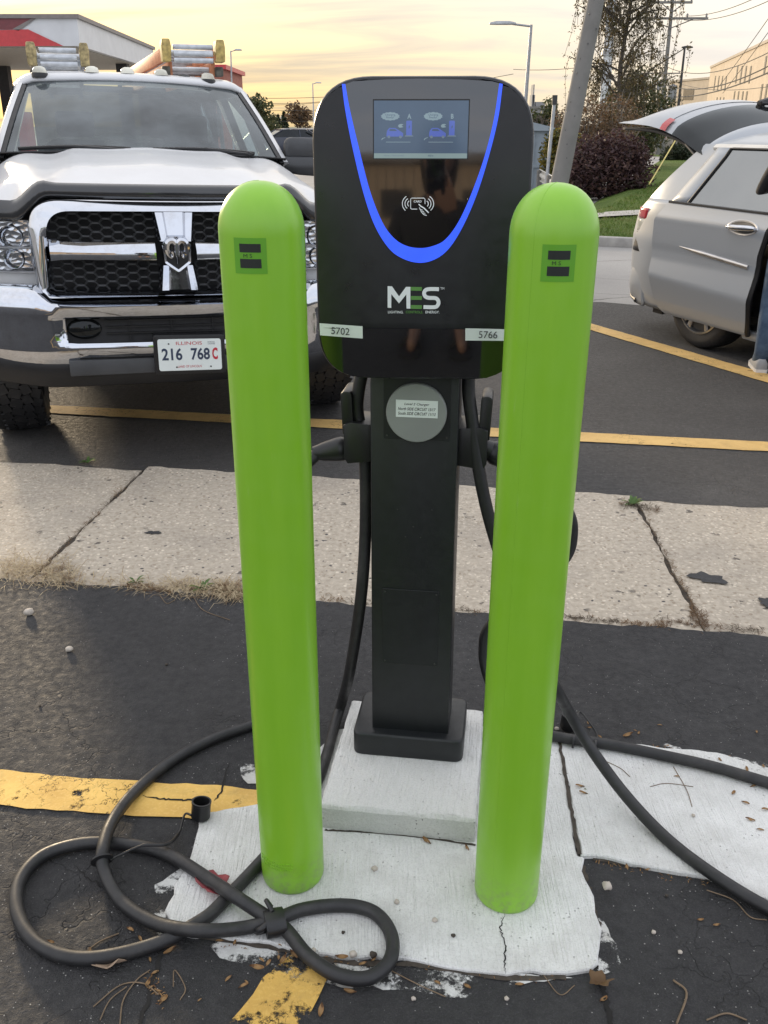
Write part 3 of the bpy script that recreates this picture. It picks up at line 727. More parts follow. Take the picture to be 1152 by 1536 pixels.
def face(name, poly2, d, mat, par, th=None):
    mb = MB()
    if th: mb.loft([[hp(p[0], p[1], d-th) for p in poly2], [hp(p[0], p[1], d) for p in poly2]])
    else: mb.add([hp(p[0], p[1], d) for p in poly2], [list(range(len(poly2)))])
    return mb.build(name, mat, par, smooth=20)
# glossy lower band
lowp = [p for p in ol]
zb = [hpx(480,484).y, hpx(620,492).y, hpx(757,489).y]
band = []
for p in ol:
    if p.y < 1.2105: q = Vector((hm, 1.393)); v = p-q; band.append(q + v*(1-.004/v.length))
band.sort(key=lambda p: math.atan2(p.y-1.3, p.x-.011) if True else 0)
band = sorted([p for p in band], key=lambda p: p.x)
bx = sorted(p.x for p in band); tx0, tx1 = bx[0], bx[-1]
mb = MB(); rows = []
for z in np.linspace(HB+.005, 1.2105, 14):
    xs = []
    for i in range(len(ol)):
        p, q = ol[i], ol[(i+1) % len(ol)]
        if (p.y-z)*(q.y-z) <= 0 and abs(p.y-q.y) > 1e-9: xs.append(p.x + (q.x-p.x)*(z-p.y)/(q.y-p.y))
    rows.append([hp(lerp(min(xs)+.005, max(xs)-.005, t), z, .0018) for t in np.linspace(0, 1, 11)])
mb.grid(rows).build('lower_panel', 'gloss_black', ch, smooth=60)
# blue light strip: outer and inner curve of the U
LO = [(513,126), (518,165), (529,222), (546,292), (563,340), (584,373), (605,388), (629,394), (652,389), (673,373), (694,340), (715,292), (733,235), (747,178), (754,126)]
LI = [(749,125), (741,178), (727,234), (708,288), (688,332), (668,359), (649,369), (629,372), (608,368), (590,356), (573,332), (555,286), (538,220), (525,165), (518,126)]
so = spline([(*hpx(*p), 0) for p in LO], 6); si = spline([(*hpx(*p), 0) for p in LI], 6)
n_ = len(so); rows = []
mb = MB(); A = [hp(p.x, p.y, .0025) for p in so]; B = [hp(p.x, p.y, .0025) for p in si][::-1]; A0 = [hp(p.x, p.y, -.001) for p in so]; B0 = [hp(p.x, p.y, -.001) for p in si][::-1]
mb.loft([[A[i], B[i], B0[i], A0[i]] for i in range(n_)]).build('light_strip', 'strip_blue', ch, smooth=30)
glass = [(p.x, p.y) for p in si] + [tuple(hpx(*p)) for p in ((530,122), (580,119), (630,118), (690,119), (738,122))]
gl = face('display_glass', glass, .0014, 'gloss_black', ch, .002)
# screen with its menu
S = [hpx(561,150.5), hpx(703.5,151), hpx(700.5,239), hpx(561,235.5)]
sx0, sx1, sz0, sz1 = (S[0].x+S[3].x)/2, (S[1].x+S[2].x)/2, (S[2].y+S[3].y)/2, (S[0].y+S[1].y)/2
sw, sh = sx1-sx0, sz1-sz0
def sp(u, v): return (sx0 + sw*(u-562)/(141), sz1 - sh*(v-151)/(87))      # photo pixel on the screen -> face position
face('screen_bezel', [(sx0-.002, sz0-.002), (sx1+.002, sz0-.002), (sx1+.002, sz1+.0025), (sx0-.002, sz1+.0025)], .0018, 'plastic_black', gl)
scr = face('screen', [(sx0, sz0), (sx1, sz0), (sx1, sz1), (sx0, sz1)], .0021, 'screen_bg', gl)
def sf(name, P, mat, d=.0025): return face(name, [sp(*p) for p in P], d, mat, scr)
sf('status_bar', [(562,238.2), (702.6,238.2), (702.6,230.5), (562,230.5)], 'screen_bar')
def stxt(s, u, v, h, mat, w=None, d=.0030, weight=0):
    x, z = sp(u, v); txt(s, .01, mat, scr, Matrix.Translation(hp(x, z, d)) @ TF, height=h, width=w, weight=weight)
for k in (0, 1):
    o = 64*k
    P = []
    for i in range(28):
        a = 2*math.pi*i/28; rr = 1 if i % 2 else .90; P.append((586.5+o + 14.5*rr*math.cos(a), 174.5 + 6.5*rr*math.sin(a)))
    sf('speech_cloud', P, 'screen_pale')
    stxt('Charging\nReady?', 586.5+o, 174.5, .0088, 'screen_bg', .0195)
    stxt('AB'[k], 615+o, 174.5, .0088, 'screen_pale', None, .003, .0003)
    sf('charger_icon', [(610.5+o,203.5), (619+o,203.5), (619+o,182), (618+o,181), (611.5+o,181), (610.5+o,182)], 'screen_blue')
    sf('charger_icon', [(608+o,205), (621.5+o,205), (620.5+o,203.2), (609+o,203.2)], 'screen_dim', .0027)
    sf('bolt_icon', [(614.5+o,193.5), (614.2+o,190), (615.8+o,187.5), (615.6+o,189.8), (616.4+o,189.8)], 'screen_bg', .0028)
    sf('car_icon', [(581+o,205), (606+o,205), (606+o,200), (602+o,197), (598+o,194.5), (594+o,192), (585+o,192), (582+o,196), (581+o,200)], 'screen_blue')
    sf('car_window', [(585+o,196.5), (597+o,196.5), (593.5+o,193.6), (586+o,193.6)], 'screen_bg', .0028)
    for wx in (584.5, 602): sf('wheel_icon', [(wx+o+2.2*math.cos(2*math.pi*i/12), 205.5+2.2*math.sin(2*math.pi*i/12)) for i in range(12)], 'screen_dim', .0029)
    sf('plug_icon', [(598+o,189), (600+o,191.5), (603+o,191.5), (606+o,190.6), (606+o,189.8), (604+o,189.4), (604+o,187.8), (606+o,187.4), (606+o,186.6), (603+o,185.8), (600+o,186.4)], 'screen_pale', .0028)
    sf('road_line', [(580+o,213.8), (617+o,213.8), (617+o,213.0), (580+o,213.0)], 'screen_pale')
    sf('road_curve', [(573+o,210), (574.5+o,207.5), (579+o,206), (579+o,206.8), (575.5+o,208.4), (574+o,210.5)], 'screen_pale')
stxt('Time: (Thousands)', 592, 234.3, .0034, 'screen_dim', .040, .0030); stxt('PEV', 648, 234.3, .0034, 'screen_bg', .010, .0030)
# card reader symbol
cx, cz = hpx(627, 305)
def fz(name, P, mat='ink_white', d=.0022): return face(name, P, d, mat, gl)
px = lambda u, v: tuple(hpx(u, v))
def stroke(name, P, w, mat='ink_white', d=.0022, par=gl, closed=False):
    P = [Vector((*p, 0)) for p in P]; n = len(P); L_, R_ = [], []
    for i, p in enumerate(P):
        t = (P[(i+1) % n] - P[i-1]) if closed else P[min(i+1, n-1)] - P[max(i-1, 0)]
        t.normalize(); q = Vector((-t.y, t.x, 0)); L_.append(p+q*w/2); R_.append(p-q*w/2)
    return MB().grid([[hp(a.x, a.y, d), hp(b.x, b.y, d)] for a, b in zip(L_, R_)], cv=closed).build(name, mat, par, smooth=0)
stroke('card_symbol', [px(u, v) for u, v in ((616,313), (616,298.5), (617.5,297), (636,297), (637.5,298.5), (637.5,306))], .0014)
stroke('card_symbol', [px(u, v) for u, v in ((616,312), (617.5,313.5), (626,313.5))], .0014)
txt('CARD', .008, 'ink_white', gl, Matrix.Translation(hp(*px(626.5, 302), .0022)) @ TF, height=.0042, width=.0155, weight=.0002)
stroke('hand_symbol', [px(u, v) for u, v in ((628,306), (631,309), (636,312), (643,319))], .0024); stroke('hand_symbol', [px(u, v) for u, v in ((629,311), (632,318), (636,322), (640,323))], .0014)
for k in range(3): stroke('hand_symbol', [px(629+k*2, 313+k*3), px(634+k*2, 315+k*2.4)], .0012)
for sgn in (-1, 1):
    for k, r_ in enumerate((5, 9, 13)):
        c0 = 627 + sgn*10.5
        stroke('signal_symbol', [px(c0 + sgn*r_*math.cos(R(a)), 305.5 + r_*math.sin(R(a))) for a in range(-58, 59, 12)], .0016)
# maker's lettering on the front
def bar(P, mat='ink_white', name='logo_lettering'): return face(name, [px(*p) for p in P], .0012, mat, ch)
bar([(581.5,461.5), (587,461.7), (587,441), (598.5,455), (609.5,441.5), (609.8,462.6), (615.5,462.8), (615.6,430.2), (609,430.1), (598.6,444.5), (588,429.3), (581.5,429)])
for a, b in ((430.2, 435.8), (443.8, 449.6), (457.4, 463)): bar([(616,a), (633,a+.3), (632.6,b+.2), (616,b)], 'ink_green')
ss = [(658.4,433.6), (645,433.4), (638.5,435), (636.2,439.5), (638,444.5), (643,446.6), (652,446.9), (656.2,449), (657.8,453.6), (656,458.5), (651,460.6), (635.2,460.4)]
stroke('logo_lettering', [(p.x, p.y) for p in spline([(*px(*q), 0) for q in ss], 5)], .0078, 'ink_white', .0012, ch)
txt('TM', .006, 'ink_white', ch, Matrix.Translation(hp(*px(663.5, 432.5), .0012)) @ TF, height=.0048, width=.0080)
for s, u, w, mt in (('LIGHTING.', 593.5, .0318, 'ink_white'), ('CONTROLS.', 621.5, .0352, 'ink_green'), ('ENERGY.', 648.8, .0288, 'ink_white')):
    txt(s, .008, mt, ch, Matrix.Translation(hp(*px(u, 468.0), .0012)) @ TF, height=.0052, width=w, weight=.00008)
# number labels
def numlabel(P, s, tu):
    q = [px(*p) for p in P]; o = face('number_label', q, .0026, 'label_white', ch)
    ang = math.atan2(q[1][1]-q[0][1], q[1][0]-q[0][0])
    c = px(*tu); t_ = txt(s, .02, 'ink_black', o, Matrix.Translation(hp(c[0], c[1], .0048)) @ TF @ Matrix.Rotation(ang, 4, 'Z'), height=.0150, width=.0385)
    for v in t_.data.vertices: q_ = HROT.inverted() @ v.co; v.co = hp(q_.x, q_.z, .0065)
numlabel([(479.5,484.5), (544,489), (544,508), (480,503)], '5702', (511,496)); numlabel([(698,492), (760,493.5), (760,511.5), (698,511)], '5766', (732,501.5))
# holsters on both sides of the pedestal
def holster(sg):
    xo = .001; mb = MB()
    x0 = .0985
    # cup
    prof = [(x0-.003,.880), (x0+.060,.872), (x0+.068,.885), (x0+.068,.965), (x0+.052,.972), (x0-.003,.968)]
    mb.prism(prof, (-.02, -.125), Matrix(((1,0,0,0), (0,0,-1,0), (0,1,0,0), (0,0,0,1))))
    # hook plate curving up on the outside
    hk = rpoly([(x0+.046,.94), (x0+.072,.94), (x0+.076,1.042), (x0+.050,1.042)], [.002,.002,.012,.018], 5)
    mb.prism([(p.x, p.y) for p in hk], (-.030, -.115), Matrix(((1,0,0,0), (0,0,-1,0), (0,1,0,0), (0,0,0,1))))
    if sg < 0: mb.xf(lambda p: Vector((.002-p.x, p.y, p.z)))
    return mb.build('holster', 'plastic_black', ch, bevel=.004, segs=2)
holster(-1); holster(1)

# ------------------------------------------------------------------ cables
CR = .0148
def cp(u, v, y): return CHG.w(CHG.hit(u, v, y))
def connector(root, base, tip, mat='plastic_black'):
    base, tip = Vector(base), Vector(tip); d = tip-base
    P = [base + d*t for t in (0, .12, .3, .5, .7, .88, 1)]
    MB().tube(P, [.024, .029, .028, .025, .022, .018, CR+.001], 16).build('plug_handle', mat, root, smooth=50)
    MB().tube([base - d*.25, base], [.022, .024], 16).build('plug_nose', mat, root, smooth=50)
cl = thing('charging_cable', 'thick black cable looped and tied on the ground around the concrete pad corner', 'cable', tuple(gp(230,1340)), 0, 'cables of the charging station')
org = Vector(cl.location)
zg = .0195
def G(u, v, z=zg): return gp(u, v, z)
zp = PADZ + CR
PL = [cp(543,560,.05), cp(538,585,.05), cp(536,615,.055), cp(543,655,.055), cp(548,700,.05), cp(548,800,.045), cp(541,900,.03), cp(525,1005,.11), G(513,1052,.075), G(504,1082,.030), G(485,1148,.022), G(462,1200,.024), G(428,1250,.028),
      G(392,1292,zp), G(335,1352,zp), G(300,1382,zp), G(228,1418), G(130,1438), G(62,1420), G(28,1375), G(28,1325), G(62,1285), G(120,1266), G(185,1266), G(252,1282), G(318,1322, zp+.012), G(350,1343,.055), G(395,1372,.040), G(428,1394,zp),
      G(462,1434,zp), G(505,1462,.026), G(552,1467,.026), G(585,1440,zp), G(586,1400,zp), G(560,1368,zp), G(515,1358,zp), G(455,1364,zp), G(412,1380,zp+.004), G(365,1392,zp), G(300,1396,.054), G(235,1385,.028), G(185,1355,.022),
      G(158,1312,.028), G(154,1275,.050), G(170,1230,.040), G(205,1185,.024), G(260,1140), G(320,1108), G(382,1086), G(415,1068,.05), cp(432,985,.03), cp(440,860,.02), cp(446,760,.0), cp(455,705,.02), cp(474,682,.045)]
cable_pts = spline([p-org for p in PL], 10)
MB().tube(cable_pts, CR, 16).build('hose', 'rubber', cl, smooth=60)
connector(cl, cp(520,672,.065)-org, cp(470,680,.045)-org)
# collar ring, tether and open dust cap
rp = G(153,1290,.04)-org; tdir = (G(157,1305,.03) - G(152,1272,.05)).normalized()
rq = Vector((0,0,1)).rotation_difference(tdir).to_matrix().to_4x4()
MB().lathe([(CR+.0005,-.006), (CR+.003,-.006), (CR+.011,-.002), (CR+.011,.002), (CR+.003,.006), (CR+.0005,.006)], 24, Matrix.Translation(rp) @ rq).build('collar', 'plastic_black', cl)
capc = gp(301, 1228, .012) - org
cm = Matrix.Translation(capc + Vector((0,0,.004))) @ Matrix.Rotation(R(-8), 4, 'X') @ Matrix.Rotation(R(6), 4, 'Y')
cap = MB().lathe([(.001,0), (.021,0), (.0235,.003), (.0235,.040), (.0245,.041), (.0245,.046), (.0205,.046), (.0195,.040), (.0200,.034), (.0190,.030), (.0195,.006), (.001,.005)], 28, cm).build('dust_cap', 'plastic_black', cl, smooth=40)
tp = spline([capc + Vector((-.020,-.006,.016)), G(277,1222,.022)-org, G(268,1250,.018)-org, G(250,1266,.042)-org, G(215,1268,.046)-org, G(185,1280,.036)-org, G(165,1290,.040)-org], 8)
mb = MB(); rows = []
MB().tube(tp, [.0042 if abs(i-len(tp)/2) < 8 else .0028 for i in range(len(tp))], 8).build('tether', 'plastic_black', cl)
# fastening strap round the crossing
tc_ = G(412,1384,zp+.006)-org
mb = MB()
dirs = [(G(440,1376,zp)-G(380,1390,zp)).normalized()]
t = dirs[0]; q = Vector((0,0,1)).rotation_difference(t).to_matrix().to_4x4()
mb.lathe([(.021,-.021), (.026,-.021), (.0275,0), (.026,.021), (.021,.021)], 20, Matrix.Translation(tc_) @ q @ Matrix.Diagonal((1,1.35,1,1)))
mb.tube(spline([tc_+Vector((-.004,.006,.024)), tc_+Vector((-.018,.028,.030)), tc_+Vector((-.020,.040,.018)), tc_+Vector((-.010,.030,.012))], 6), .0055, 8)
mb.tube(spline([tc_+Vector((-.005,-.012,.018)), tc_+Vector((-.022,-.026,.012)), tc_+Vector((-.034,-.022,-.002)), tc_+Vector((-.020,-.012,-.008))], 6), .0075, 8)
mb.build('tie_strap', 'plastic_black', cl, smooth=50)

cr_ = thing('charging_cable', 'black cable draped behind the bollard and trailing over the white slab extension', 'cable', tuple(gp(1000,1140)), 0, 'cables of the charging station')
org = Vector(cr_.location)
PR = [cp(703,558,.045), cp(703,590,.04), cp(708,630,.035), cp(716,690,.03), cp(726,745,.03), cp(740,800,.035), cp(766,880,.03), cp(800,965,.0), cp(833,1030,-.03), G(856,1072,.22), G(890,1128,.13), G(940,1195,.06), G(1000,1258,zp), G(1070,1312,zp), G(1152,1362,.021), G(1240,1400), G(1340,1385), G(1370,1300), G(1300,1225), G(1225,1194,zp+.003), G(1152,1174,zp+.003),
      G(1070,1150,zp+.003), G(990,1132,zp+.003), G(910,1116,zp+.003), G(835,1105,zp+.003), G(785,1090,.03), cp(748,1045,.06), cp(731,1010,.10), cp(726,975,.12), cp(735,940,.13), cp(790,890,.13), cp(845,840,.12), cp(858,800,.11), cp(850,765,.10), cp(815,720,.09), cp(775,695,.07)]
MB().tube(spline([p-org for p in PR], 10), CR, 16).build('hose', 'rubber', cr_, smooth=60)
connector(cr_, cp(735,676,.065)-org, cp(790,700,.07)-org)
capc = gp(852, 1092, .012) - org
cm = Matrix.Translation(capc) @ Matrix.Rotation(R(4), 4, 'Y')
MB().lathe([(.001,0), (.021,0), (.0235,.003), (.0235,.046), (.0205,.046), (.0195,.006), (.001,.005)], 28, cm).build('dust_cap', 'plastic_black', cr_, smooth=40)
MB().tube(spline([capc + Vector((.022,0,.022)), G(870,1068,.030)-org, G(885,1085,.025)-org, G(896,1104,.02)-org, G(890,1118,.036)-org], 7), .0026, 8).build('tether', 'plastic_black', cr_)
mb = MB()
for u, v in ((860,1112), (893,1120)):
    c = G(u, v, zp+.003)-org; q = Vector((0,0,1)).rotation_difference((G(910,1116,.03)-G(835,1105,.03)).normalized()).to_matrix().to_4x4()
    MB().lathe([(CR+.0005,-.003), (CR+.0035,-.003), (CR+.0035,.003), (CR+.0005,.003)], 20, Matrix.Translation(c) @ q).build('collar', 'plastic_black', cr_)

br_.rotation_euler = (0, .005, 0)
# ------------------------------------------------------------------ pickup truck
TRK = Frame(-.976, 4.49, R(17))
tk = thing('pickup_truck', 'white work pickup with chrome crosshair grille and ladders on its roof rack', 'pickup truck', TRK.o, TRK.yaw)
def roll(p): return Vector((p.x, p.y, p.z - .028*p.x*min(1, p.z/.6)))
def tb(mb, name, mat, par=tk, **k): return mb.xf(roll).build(name, mat, par, **k)
def sym(mb_fn):                                         # both sides
    for s in (-1, 1): mb_fn(s)
# bumper: chrome shell with a central opening
def by(x): a = abs(x); return .0 + .03*(a/.62)**2 if a < .62 else .03 + .55*(a-.62)**1.35 + .05*(a-.62)
def bprof(z): return interp(z, [.50,.53,.56,.62,.66,.72,.76,.80,.845,.868,.875], [.075,.045,.028,.022,.018,.014,.008,.0,.020,.052,.10])
def bumper():
    mb = MB(); X = np.concatenate([np.linspace(-1.0,-.56,14), np.linspace(-.54,.54,25), np.linspace(.56,1.0,14)])
    Z = [.50,.515,.53,.56,.60,.628,.64,.70,.74,.752,.765,.80,.83,.85,.865,.872,.875]
    P = [[Vector((x, by(x) + bprof(z) + (.018 if .63 < z < .76 and abs(x) < .57 else 0), (z if z <= .80 else .80 + (z-.80)*lerp(.22, 1.12, sstep(.585, .665, abs(x)))) + .02*sstep(.75,1,abs(x))*(1 if z < .6 else 0))) for x in X] for z in Z]
    b = [p for r in P for p in r]; n = len(X); F = []
    for i in range(len(Z)-1):
        for j in range(n-1):
            xm = (X[j]+X[j+1])/2; zm = (Z[i]+Z[i+1])/2
            if abs(xm) < .545 and .628 < zm < .752: continue
            if abs(xm) < .48 and zm < .56: continue
            F.append((i*n+j, i*n+j+1, (i+1)*n+j+1, (i+1)*n+j))
    mb.add(b, F)
    return tb(mb, 'bumper', 'chrome', smooth=60, norm=False, solid=-.012)
bp = bumper()
mb = MB(); mb.bb((-.56,.075,.60), (.56,.16,.77)); tb(mb, 'bumper_recess', 'interior', bp)
def slats():
    for z in (.665, .695, .725): tb(MB().bb((-.36, .062, z-.004), (.54, .08, z+.004)), 'slat', 'plastic_black', bp)
slats()
for x in (-.25, -.05, .15, .35): tb(MB().bb((x-.004, .066, .63), (x+.004, .078, .75)), 'slat_support', 'plastic_black', bp)
def fog(s):
    tb(MB().lathe([(.001,.012), (.04,.008), (.05,0), (.055,-.02), (.001,-.03)], 24, Matrix.Translation((s*.46,.062,.69)) @ FRONT @ Matrix.Diagonal((1.5,.95,1,1))), 'fog_lamp', 'dark_glass', bp)
sym(fog)
# lower valance
mb = MB(); rows = []
for z, dy in ((.60,.07), (.56,.05), (.53,.035), (.46,.04), (.41,.07), (.395,.12)):
    rows.append([Vector((x, by(x)*.9 + dy, z + .03*sstep(.6,1,abs(x)))) for x in np.linspace(-.97, .97, 41)])
tb(mb.grid(rows), 'valance', 'plastic_black', bp, norm=False, solid=-.01)
tb(MB().bb((-.55,.028,.472), (.52,.05,.548)), 'valance_step', 'plastic_grey', bp, bevel=.006)
# licence plate in its bracket
def plate():
    c = TRK.hit(284.5, 530.5, .012); c = Vector((c.x+.0, 0, c.z)); c.z += .028*c.x; x, z = c.x, c.z
    tl = -R(1.0)
    Mx = Matrix.Translation((x, -.006, z)) @ FRONT @ Matrix.Rotation(tl, 4, 'Z')
    br = tb(MB().prism([(p.x, p.y) for p in rpoly([(-.172,-.096), (.172,-.096), (.172,.098), (-.172,.098)], .014, 4)], (-.05, .004), Mx), 'plate_bracket', 'plastic_black', bp, bevel=.003)
    pl = tb(MB().prism([(p.x, p.y) for p in rpoly([(-.1525,-.078), (.1525,-.078), (.1525,.078), (-.1525,.078)], .012, 4)], (.004, .0055), Mx), 'licence_plate', 'label_white', bp, bevel=.0006, segs=1)
    def t(s, dx, dz, h, w, mat, wt=0):
        o = txt(s, .05, mat, pl, Mx @ Matrix.Translation((dx, dz, .0064)), height=h, width=w, weight=wt)
        for v in o.data.vertices: v.co = roll(v.co)
    t('ILLINOIS', -.002, .0575, .0165, .125, 'ink_red'); t('216', -.087, .004, .060, .098, 'ink_navy', .0012); t('768', .050, .004, .060, .092, 'ink_navy', .0012); t('C', .121, .004, .060, .027, 'ink_red', .002)
    t('LAND OF LINCOLN', -.005, -.0575, .0115, .115, 'ink_red')
    t('B TRUCK', .106, .0615, .006, .034, 'ink_navy'); t('LICENSE', .106, .0530, .006, .034, 'ink_navy')
    for dx, dz in ((-.1, .055), (-.068,-.0605), (.098,-.0605)): tb(MB().lathe([(.0042,0), (.0042,.0012)], 10, Mx @ Matrix.Translation((dx, dz, .0056))), 'plate_bolt', 'steel_dark', pl)
plate()
# grille: chrome surround, crosshair bars, four honeycomb inserts, badge
outer = rpoly([(-.650,.822), (.650,.822), (.655,1.275), (-.655,1.275)], [.05,.05,.155,.155], 10)
inner = rpoly([(-.575,.868), (.575,.868), (.560,1.222), (-.560,1.222)], [.02,.02,.115,.115], 10)
def gy(x): return .012 + .10*(abs(x)/.66)**2.2
mb = MB(); rings = []
for t in (-.02, 0, .12, .3, .5, .7, .85, .95, 1.0):
    row = []
    for o, i in zip(outer, inner):
        pk = lerp(.30, .86, sstep(.84, 1.2, o.y)); f = (t/pk if t < pk else 1 - ((t-pk)/(1-pk))**2*1.6)
        dy = .055 if t < 0 else (.040 - .056*f**.8 if t <= pk else -.016 + .11*((t-pk)/(1-pk))**2)
        row.append(Vector((lerp(o.x, i.x, t), gy(o.x) + dy, lerp(o.y, i.y, t))))
    rings.append(row)
gr = tb(mb.grid(rings, cu=True), 'grille', 'chrome', smooth=50)
tb(MB().grid([[Vector((x, .185 + .1*(abs(x)/.66)**2, z)) for x in np.linspace(-.63,.63,15)] for z in (.84, 1.26)]), 'grille_back', 'interior', gr)
def hbar(s):
    rows = []
    for x in np.linspace(.095, .572, 12):
        y = gy(x) + .035; k = 1 + .25*sstep(.50, .572, x)
        rows.append([Vector((s*x, y + a, 1.047 + b*k)) for a, b in ((.05,.036), (.024,.040), (-.014,.004), (-.016,-.002), (-.012,-.036), (.05,-.040))])
    tb(MB().loft(rows), 'grille_bar', 'chrome', gr, smooth=45)
sym(hbar)
def vbar(zs):
    rows = []
    for k in range(9):
        z = lerp(zs[0], zs[1], k/8); w = lerp(.060, .088, abs(z-1.045)/.2); y = (.012 + (z-1.10)*.20) if z > 1.05 else (.018 - (.99-z)*.10)
        rows.append([Vector((x, y + d, z)) for x, d in ((-w-.016,.07), (-w-.012,.012), (-w,-.014), (-w*.62,-.010), (-w*.5,.012), (w*.5,.012), (w*.62,-.010), (w,-.014), (w+.012,.012), (w+.016,.07))])
    tb(MB().loft(rows), 'grille_bar', 'chrome', gr, smooth=35)
vbar((.875, .99)); vbar((1.10, 1.228))
def honeycomb(x0, x1, z0, z1):
    mb = MB(); w, h = .066, .040; r0 = 0; j = 0; z = z0
    def pt(x, zz): return Vector((x, .115 + .09*(abs(x)/.66)**2.2, zz))
    def seg(a, b):
        d = Vector((b[0]-a[0], 0, b[1]-a[1])); L = d.length
        if L < 1e-4: return
        n = Vector((-d.z, 0, d.x))/L*.0042; A, B = pt(*a), pt(*b); k = Vector((0, .022, 0))
        mb.add([A-n, B-n, B+n, A+n, A-n+k, B-n+k, B+n+k, A+n+k], [(0,1,2,3), (0,4,5,1), (3,2,6,7)])
    def cl(a, b):
        if a[0] > b[0]: a, b = b, a
        if b[0] < x0 or a[0] > x1: return None
        def at(x): t = (x-a[0])/(b[0]-a[0]) if b[0] != a[0] else 0; return (x, a[1]+(b[1]-a[1])*t)
        return (at(x0) if a[0] < x0 else a, at(x1) if b[0] > x1 else b)
    while z < z1 + h:
        x = x0 - w + (w*.75 if j % 2 else 0)
        while x < x1 + w:
            for a, b in (((x, z), (x+w*.22, z+h*.5)), ((x+w*.22, z+h*.5), (x+w*.78-w*.0, z+h*.5)), ((x, z), (x+w*.22, z-h*.5))):
                pass
            hx = [(x-w*.5, z), (x-w*.25, z+h*.5), (x+w*.25, z+h*.5), (x+w*.5, z)]
            for a, b in zip(hx, hx[1:]):
                if max(a[1], b[1]) > z1 or min(a[1], b[1]) < z0: continue
                c = cl(a, b)
                if c: seg(*c)
            for a, b in (((x-w*.5, z), (x-w*.25, z-h*.5)), ((x+w*.25, z-h*.5), (x+w*.5, z))):
                if min(a[1], b[1]) < z0 or max(a[1], b[1]) > z1: continue
                c = cl(a, b)
                if c: seg(*c)
            x += w*1.5
        z += h*.5; j += 1
    tb(mb, 'grille_mesh', 'plastic_grey', gr, smooth=0, norm=False)
for s in (-1, 1):
    a, b = (.09, .585) if s > 0 else (-.585, -.09)
    honeycomb(a, b, 1.07, 1.235); honeycomb(a, b, .862, 1.02)
sh = rpoly([(0,.955), (.062,1.000), (.068,1.085), (.040,1.125), (-.040,1.125), (-.068,1.085), (-.062,1.000)], .012, 3)
sh2 = [Vector((p.x*.80, 1.045+(p.y-1.045)*.82)) for p in sh]
bd = tb(MB().loft([[Vector((p.x, .11, p.y)) for p in sh], [Vector((p.x, .003, p.y)) for p in sh], [Vector((p.x*.96, -.006, 1.045+(p.y-1.045)*.96)) for p in sh], [Vector((p.x, -.002, p.y)) for p in sh2]]), 'badge', 'chrome', gr, smooth=35)
tb(MB().add([Vector((p.x, -.0035, p.y)) for p in sh2], [list(range(len(sh2)))]), 'badge_field', 'plastic_black', bd)
def horn(s):                                            # curled horn of the ram's head
    P = [Vector((s*a, -.008-.004*math.sin(i), b)) for i, (a, b) in enumerate(((.006,1.093), (.020,1.105), (.038,1.098), (.045,1.075), (.040,1.045), (.028,1.030), (.021,1.040), (.024,1.056)))]
    tb(MB().tube(spline(P, 5), [.006+.011*math.sin(math.pi*min(1,.35+i/44)) for i in range(36)], 8), 'horn', 'chrome', bd)
sym(horn)
tb(MB().loft([[Vector((x*k, -.002 + d, z)) for x, z in ((-.013,1.092), (.013,1.092), (.016,1.070), (.009,1.030), (.006,1.000), (-.006,1.000), (-.009,1.030), (-.016,1.070))] for k, d in ((1.15, 0), (1, -.010), (.45, -.016))]), 'ram_face', 'chrome', bd)
# headlights
def headlight(s):
    def P(x, z, d): return Vector((s*x, .155 + .10*(x/.66)**2*.5 + .62*max(0, x-.70)**1.6 + d, z))
    Z = (.945, 1.05, 1.165)
    ho = tb(MB().grid([[P(x, lerp(.938, 1.172, j/4), .055) for x in np.linspace(.655, .965, 9)] for j in range(5)]), 'headlight', 'reflector', tk, norm=False)
    tb(MB().grid([[P(x, lerp(.938, 1.172, j/6), .0) for x in np.linspace(.655, .970, 12)] for j in range(7)]), 'lens', 'lens_clear', ho, norm=False, smooth=60)
    mb = MB()
    for c, r in (((.745, 1.095), .055), ((.745, .995), .045), ((.87, 1.095), .05)):
        mb.lathe([(r, .0), (r*.85, -.02), (r*.45, -.035), (.001, -.04)], 20, Matrix.Translation(P(c[0], c[1], .030)) @ FRONT, cap=False)
    tb(mb, 'lamp_bowl', 'chrome', ho)
    mb = MB()
    mb.tube([P(x, .938, .01) for x in np.linspace(.655,.97,10)], .006, 6); mb.tube([P(x, 1.050, .02) for x in np.linspace(.655,.97,10)], .006, 6); mb.tube([P(.655, z, .01) for z in (.938,1.05,1.172)], .006, 6)
    tb(mb, 'lamp_trim', 'alloy', ho)
    tb(MB().grid([[P(x, z, .03) for x in np.linspace(.655, .985, 9)] for z in (.868, .932)]), 'filler_panel', 'white_paint', tk, norm=False)
sym(headlight)
# hood and fender tops in one pressing
def hoodz(x, y):
    a = abs(x); base = interp(y, [.08,.12,.18,.30,.6,1.0,1.5], [1.290,1.300,1.315,1.330,1.362,1.392,1.418])
    dome = .034*(1-sstep(.40, .56, a))*sstep(.15, .55, y) + .012*(1-sstep(0, .3, a))*sstep(.3, .8, y)
    side = -.26*max(0, (a-.66)/.33)**2.1 - .02*sstep(.62,.72,a)*(1-sstep(.8,1.4,y))
    front = -.06*sstep(.60, .75, a)*(1-sstep(.14, .4, y))
    return base + dome + side + front
def hoody(x, t): return .130 + .10*(abs(x)/.7)**2.2*(1-t) + t*1.42 + (.05*(1-(x/.9)**2) if t > .9 else 0)*-1
mb = MB(); rows = []
for i in range(30):
    t = (i/29)**1.25
    rows.append([Vector((x, hoody(x, t), hoodz(x, .085 + t*1.42))) for x in np.linspace(-.99, .99, 67)])
tb(mb.grid(rows), 'hood', 'white_paint', smooth=50, norm=False, solid=-.02)
